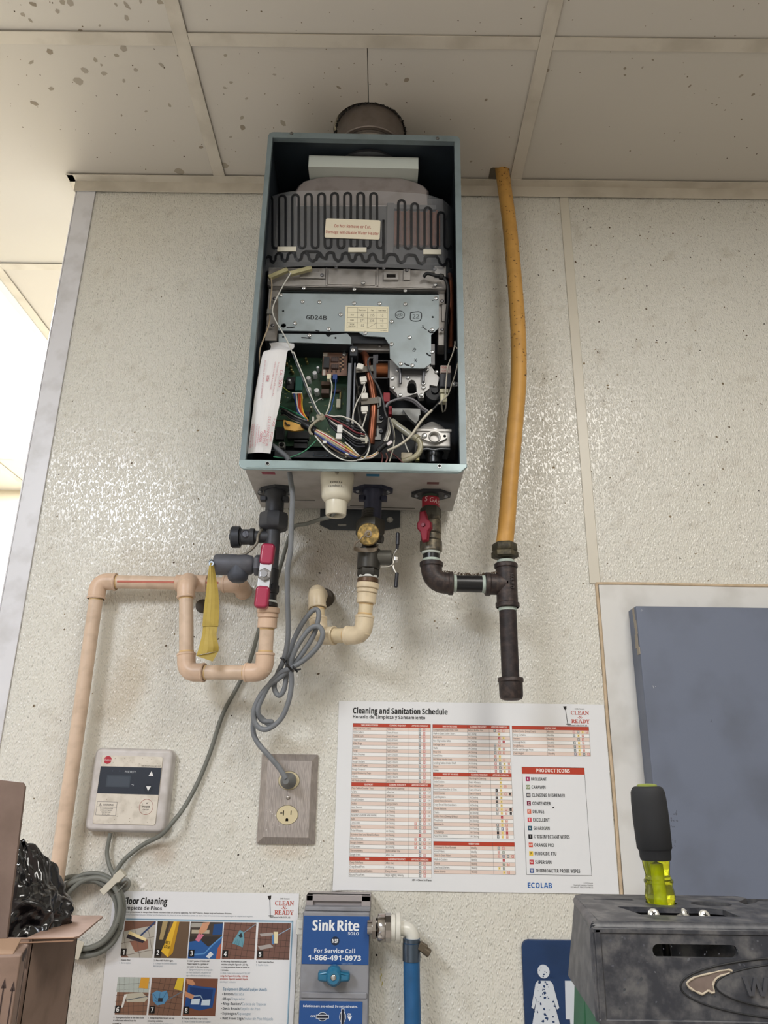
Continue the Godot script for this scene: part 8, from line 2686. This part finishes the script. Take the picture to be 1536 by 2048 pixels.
func screwdriver() -> void:
	var b := Vector3(0.2332, EYE - 0.101, 0.561)
	var up := Vector3(-0.028, 1, 0).normalized()
	var t := thing("screwdriver", "screwdriver with a black sleeve over a clear yellow handle, standing in the ladder cap", "screwdriver", b)
	# fluted translucent handle
	var st := sf()
	var bs := frame_of(up)
	var prof := [[-0.012, 0.0098], [-0.002, 0.0108], [0.0015, 0.0122], [0.004, 0.0130], [0.008, 0.0126], [0.012, 0.0116], [0.0145, 0.0112], [0.0155, 0.0119], [0.0172, 0.0119], [0.0182, 0.0109], [0.0215, 0.0104], [0.026, 0.0112], [0.030, 0.0118], [0.034, 0.0120]]
	var seg := 48
	for i in prof.size() - 1:
		for k in seg:
			var R := func(j: int, a: float) -> float:
				var fl := 0.10 if (prof[j][0] < 0.0145 or prof[j][0] > 0.019) else 0.0
				return prof[j][1] * (1.0 - fl * pow(absf(sin(a * 4.0)), 0.7))
			var a0 := TAU * k / seg
			var a1 := TAU * (k + 1) / seg
			var d0 := bs.x * cos(a0) + bs.z * sin(a0)
			var d1 := bs.x * cos(a1) + bs.z * sin(a1)
			var s := Vector2(prof[i + 1][0] - prof[i][0], prof[i + 1][1] - prof[i][1]).normalized()
			quadn(st, b + up * prof[i][0] + d0 * R.call(i, a0), b + up * prof[i][0] + d1 * R.call(i, a1), b + up * prof[i + 1][0] + d1 * R.call(i + 1, a1), b + up * prof[i + 1][0] + d0 * R.call(i + 1, a0),
				d0 * s.x - up * s.y, d1 * s.x - up * s.y, d1 * s.x - up * s.y, d0 * s.x - up * s.y)
	lathe(st, b - up * 0.012, up, [Vector2(0, 0), Vector2(0, 0.0098)], 24)
	var ym := StandardMaterial3D.new()
	ym.albedo_color = Color(0.90, 0.93, 0.20, 0.04)
	ym.roughness = 0.08
	ym.refraction_enabled = true
	ym.refraction_scale = 0.045
	part("clear_handle", st, ym, t)
	st = sf()
	lathe(st, b - up * 0.010, up, [Vector2(0, 0), Vector2(0, 0.0036), Vector2(0.040, 0.0036), Vector2(0.042, 0.0)], 16)
	part("core", st, M(hx("d0d62e"), 0.3), t)
	st = sf()
	lathe(st, b + up * 0.0335, up, [Vector2(-0.001, 0.0), Vector2(-0.001, 0.0122), Vector2(0.001, 0.0128), Vector2(0.006, 0.0130), Vector2(0.0072, 0.0136), Vector2(0.0085, 0.0144), Vector2(0.030, 0.0150), Vector2(0.045, 0.0148), Vector2(0.053, 0.0142), Vector2(0.0565, 0.0126), Vector2(0.0575, 0.0105), Vector2(0.0575, 0.0)], 36)
	part("grip_sleeve", st, M(hx("1e1f22"), 0.75, 0, {"grime": 9.0}), t)
	st = sf()
	lathe(st, b + up * 0.0905, up, [Vector2(0, 0), Vector2(0, 0.0088), Vector2(0.0015, 0.0086), Vector2(0.0025, 0.0070), Vector2(0.0028, 0)], 28)
	part("handle_end", st, M(hx("7f8a3a"), 0.3), t)
	st = sf()
	rod(st, b - up * 0.085, b - up * 0.011, 0.0035, 12)
	part("shaft", st, M(hx("b0b0b0"), 0.3, 0.9), t)

func loose_screws() -> void:
	var yt := EYE - 0.101
	var data := [[0.2107, 0.6085, -0.3, "cross-head screw standing head up in the ladder cap, leftmost of three below the screwdriver"], [0.2367, 0.6045, 0.9, "cross-head screw leaning sideways in the ladder cap tray, middle of three"], [0.2488, 0.6115, 0.1, "cross-head screw standing head up in the ladder cap, rightmost of three"]]
	for q in data:
		var p := Vector3(q[0], yt - 0.0012, q[1])
		var d := Vector3(sin(q[2]) * 0.8, 0.45, 0.9 if absf(q[2]) < 0.5 else 0.45).normalized()
		var t := thing("screw", q[3], "screw", p, "screws in the ladder cap tray")
		var st := sf()
		lathe(st, p, d, [Vector2(-0.0018, 0.0), Vector2(-0.0014, 0.0032), Vector2(-0.0002, 0.0043), Vector2(0.0008, 0.0040), Vector2(0.0016, 0.0026), Vector2(0.0018, 0.0)], 20)
		part("head", st, M(hx("d2d0c8"), 0.3, 0.55), t)
		st = sf()
		var b := frame_of(d)
		box(st, p + d * 0.00165, Vector3(0.0034, 0.0005, 0.0008), 0.0, Basis(b.x, b.y, b.z)); box(st, p + d * 0.00165, Vector3(0.0008, 0.0005, 0.0034), 0.0, Basis(b.x, b.y, b.z))
		part("cross_recess", st, M(hx("2b2924"), 0.8), t)
		st = sf()
		threads(st, p - d * 0.011, d, 0.0021, 0.010, 0.001)
		part("shank", st, M(hx("a8a59c"), 0.35, 0.7), t)

func board(st: SurfaceTool, c: Vector3, s: Vector3, bs := Basis()) -> void: box(st, c, s, 0.0008, bs)

func boxes() -> void:
	var kraft := M(hx("8a7263"), 0.8, 0, {"grime": 5.0})
	var edge := M(hx("a5876f"), 0.85)
	var yb := EYE - 0.45
	# table that carries them, below the frame
	var tb := thing("work_table", "steel work table under the cardboard boxes", "table", Vector3(-0.62, 0, 0.36))
	var st := sf()
	span(st, Vector3(-1.05, yb - 0.04, 0.10), Vector3(-0.22, yb - 0.0005, 0.62), 0.003)
	part("tabletop", st, M(hx("a9abac"), 0.35, 0.8), tb)
	for x in [-1.0, -0.27]:
		for z in [0.14, 0.58]:
			st = sf()
			rod(st, Vector3(x, 0, z), Vector3(x, yb - 0.04, z), 0.02, 16)
			part("leg", st, M(hx("9a9c9e"), 0.35, 0.8), tb)
	# open carton with standing front flap and folded-out side flap
	var t := thing("cardboard_box", "open cardboard box with one flap standing up and one folded out, holding the black bag", "box", Vector3(-0.48, yb, 0.33))
	var yt := EYE - 0.165
	var x0 := -0.62
	var x1 := -0.352
	var z0 := 0.272
	var z1 := 0.400
	st = sf()
	span(st, Vector3(x0, yb, z1 - 0.004), Vector3(x1, yt, z1), 0.0008)
	span(st, Vector3(x0, yb, z0), Vector3(x1, yt, z0 + 0.004), 0.0008)
	span(st, Vector3(x1 - 0.004, yb, z0), Vector3(x1, yt, z1), 0.0008)
	span(st, Vector3(x0, yb, z0), Vector3(x0 + 0.004, yt, z1), 0.0008)
	span(st, Vector3(x0, yb, z0), Vector3(x1, yb + 0.004, z1))
	part("carton", st, kraft, t)
	st = sf()
	prism(st, PackedVector2Array([Vector2(-0.62, yt), Vector2(-0.3775, yt), Vector2(-0.3835, EYE - 0.0215), Vector2(-0.3868, EYE - 0.0175), Vector2(-0.412, EYE - 0.015), Vector2(-0.62, EYE - 0.008)]), Transform3D(Basis(), Vector3(0, 0, z1 + 0.002)), 0.004)
	part("front_flap", st, M(hx("7d695e"), 0.8, 0, {"grime": 4.0}), t)
	st = sf()
	var fl := PackedVector2Array([Vector2(x1 - 0.006, -z1 + 0.001), Vector2(-0.310, -z1 + 0.002), Vector2(-0.3075, -z1 + 0.006), Vector2(-0.322, -z0 - 0.012), Vector2(-0.326, -z0 - 0.006), Vector2(x1 - 0.006, -z0 - 0.004)])
	prism(st, fl, Transform3D(Basis(Vector3(0, 0, 1), 0.02) * Basis(Vector3(1, 0, 0), -PI / 2), Vector3(0, yt + 0.0075, 0)), 0.0018)
	part("side_flap", st, M(hx("937868"), 0.8, 0, {"grime": 5.0}), t)
	st = sf()
	for k in 2: box(st, Vector3(-0.340, yt + 0.0000 - k * 0.0032, z1 - 0.001 + k * 0.0008), Vector3(0.060, 0.0011, 0.0030), 0.0003, Basis(Vector3(0, 0, 1), 0.03 + 0.02 * k))
	part("torn_edge", st, M(hx("9c7a62"), 0.85), t)
	pr_begin(Vector3(-0.40, yt - 0.012, z1), Basis())
	pr_rect(41.8, 0.5, 1.5, 110, "4a3a32", 1)
	pr_poly([[36.5, 1.0], [43.3, 1.0], [43.3, 7.0]], "4a3a32", 1)
	part("print", pst, M(Color.WHITE, 0.8, 0, {"ink": 1}), t)
	pr_begin(Vector3(-0.43, yt - 0.004, z1), Basis())
	for k in 9: pr_rect(1.0 + k * 5.2, 1.0 + (k % 3) * 0.6, 2.0 + (k % 2) * 1.2, 6.5, "4a3a32", 1)
	part("print", pst, M(Color.WHITE, 0.8, 0, {"ink": 1}), t)
	# smaller closed box in front, turned a little, printed with arrows
	var corner := W(43, 1911, 0.505)
	var B := Basis(Vector3(0, 1, 0), 0.30)
	var b := thing("cardboard_box", "brown cardboard box printed with dark upright arrows, in the lower left corner", "box", Vector3(corner.x - 0.1, yb, 0.46))
	var hgt := corner.y - yb
	st = sf()
	box(st, Vector3(corner.x, yb + hgt * 0.5, corner.z) + B * Vector3(-0.11, 0, -0.025), Vector3(0.22, hgt, 0.05), 0.0015, B)
	part("carton", st, M(hx("8d7567"), 0.8, 0, {"grime": 5.0}), b)
	st = sf()
	box(st, corner + B * Vector3(-0.115, 0.0045, -0.030), Vector3(0.215, 0.0022, 0.046), 0.0006, B * Basis(Vector3(0, 0, 1), -0.03) * Basis(Vector3(1, 0, 0), 0.08))
	part("lid_flap", st, edge, b)
	pr_begin(corner, B)
	for q in [[-17.5, 19.0], [-10.5, 16.5]]:
		pr_rect(q[0] - 0.6, q[1] + 6, 1.2, 60, "3f312b", 1)
		pr_poly([[q[0], q[1]], [q[0] + 2.1, q[1] + 8], [q[0] - 2.1, q[1] + 8]], "3f312b", 1)
	pr_rect(-3.6, 25, 1.1, 60, "3f312b", 1); pr_poly([[-3.0, 19], [-1.0, 27], [-5.0, 27]], "3f312b", 1)
	part("print", pst, M(Color.WHITE, 0.8, 0, {"ink": 1}), b)
	pr_begin(corner, B * Basis(Vector3(0, 1, 0), PI / 2))
	pr_rect(36, 1.0, 3.0, 120, "3f312b", 1); pr_poly([[8, 0.6], [39, 0.6], [39, 4.5], [20, 9], [8, 5]], "3f312b", 1)
	part("print", pst, M(Color.WHITE, 0.8, 0, {"ink": 1}), b)
	# crumpled black plastic bag
	var c := W(40, 1836, 0.335)
	var n := FastNoiseLite.new()
	n.seed = 17; n.frequency = 0.034; n.fractal_octaves = 3; n.fractal_type = FastNoiseLite.FRACTAL_RIDGED
	st = sf()
	var nu := 110
	var nv := 70
	var pt := func(i: int, j: int) -> Vector3:
		var a := TAU * (i % nu) / nu
		var v := PI * j / nv
		var d := Vector3(sin(v) * cos(a), cos(v), sin(v) * sin(a))
		var r := 1.0 + 0.34 * n.get_noise_3d(d.x * 34, d.y * 30, d.z * 34)
		var p := Vector3(d.x * 0.043, d.y * 0.043, d.z * 0.038) * r
		if d.y > 0.5: p += Vector3(-0.012, 0.022, 0.0) * pow((d.y - 0.5) * 2.0, 1.6) * (0.8 + 0.5 * n.get_noise_2d(a * 30.0, 5.0))
		return c + p
	for i in nu:
		for j in nv:
			var p00: Vector3 = pt.call(i, j)
			var p10: Vector3 = pt.call(i + 1, j)
			var p11: Vector3 = pt.call(i + 1, j + 1)
			var p01: Vector3 = pt.call(i, j + 1)
			var nn := (p11 - p00).cross(p10 - p01)
			if nn.length() < 1e-12: continue
			nn = nn.normalized()
			if nn.dot((p00 + p11) * 0.5 - c) < 0.0: nn = -nn
			quad(st, p00, p10, p11, p01, nn)
	st.index()
	st.generate_normals()
	solo("plastic_bag", st, M(hx("121317"), 0.2, 0, {"coat": 0.8}), "crumpled shiny black plastic bag stuffed in the open cardboard box", "bag")

func foreground() -> void:
	ladder()
	screwdriver()
	loose_screws()
	boxes()

func _ready() -> void:
	setup()
	room()
	water_heater()
	flat_things()
	plumbing()
	foreground()
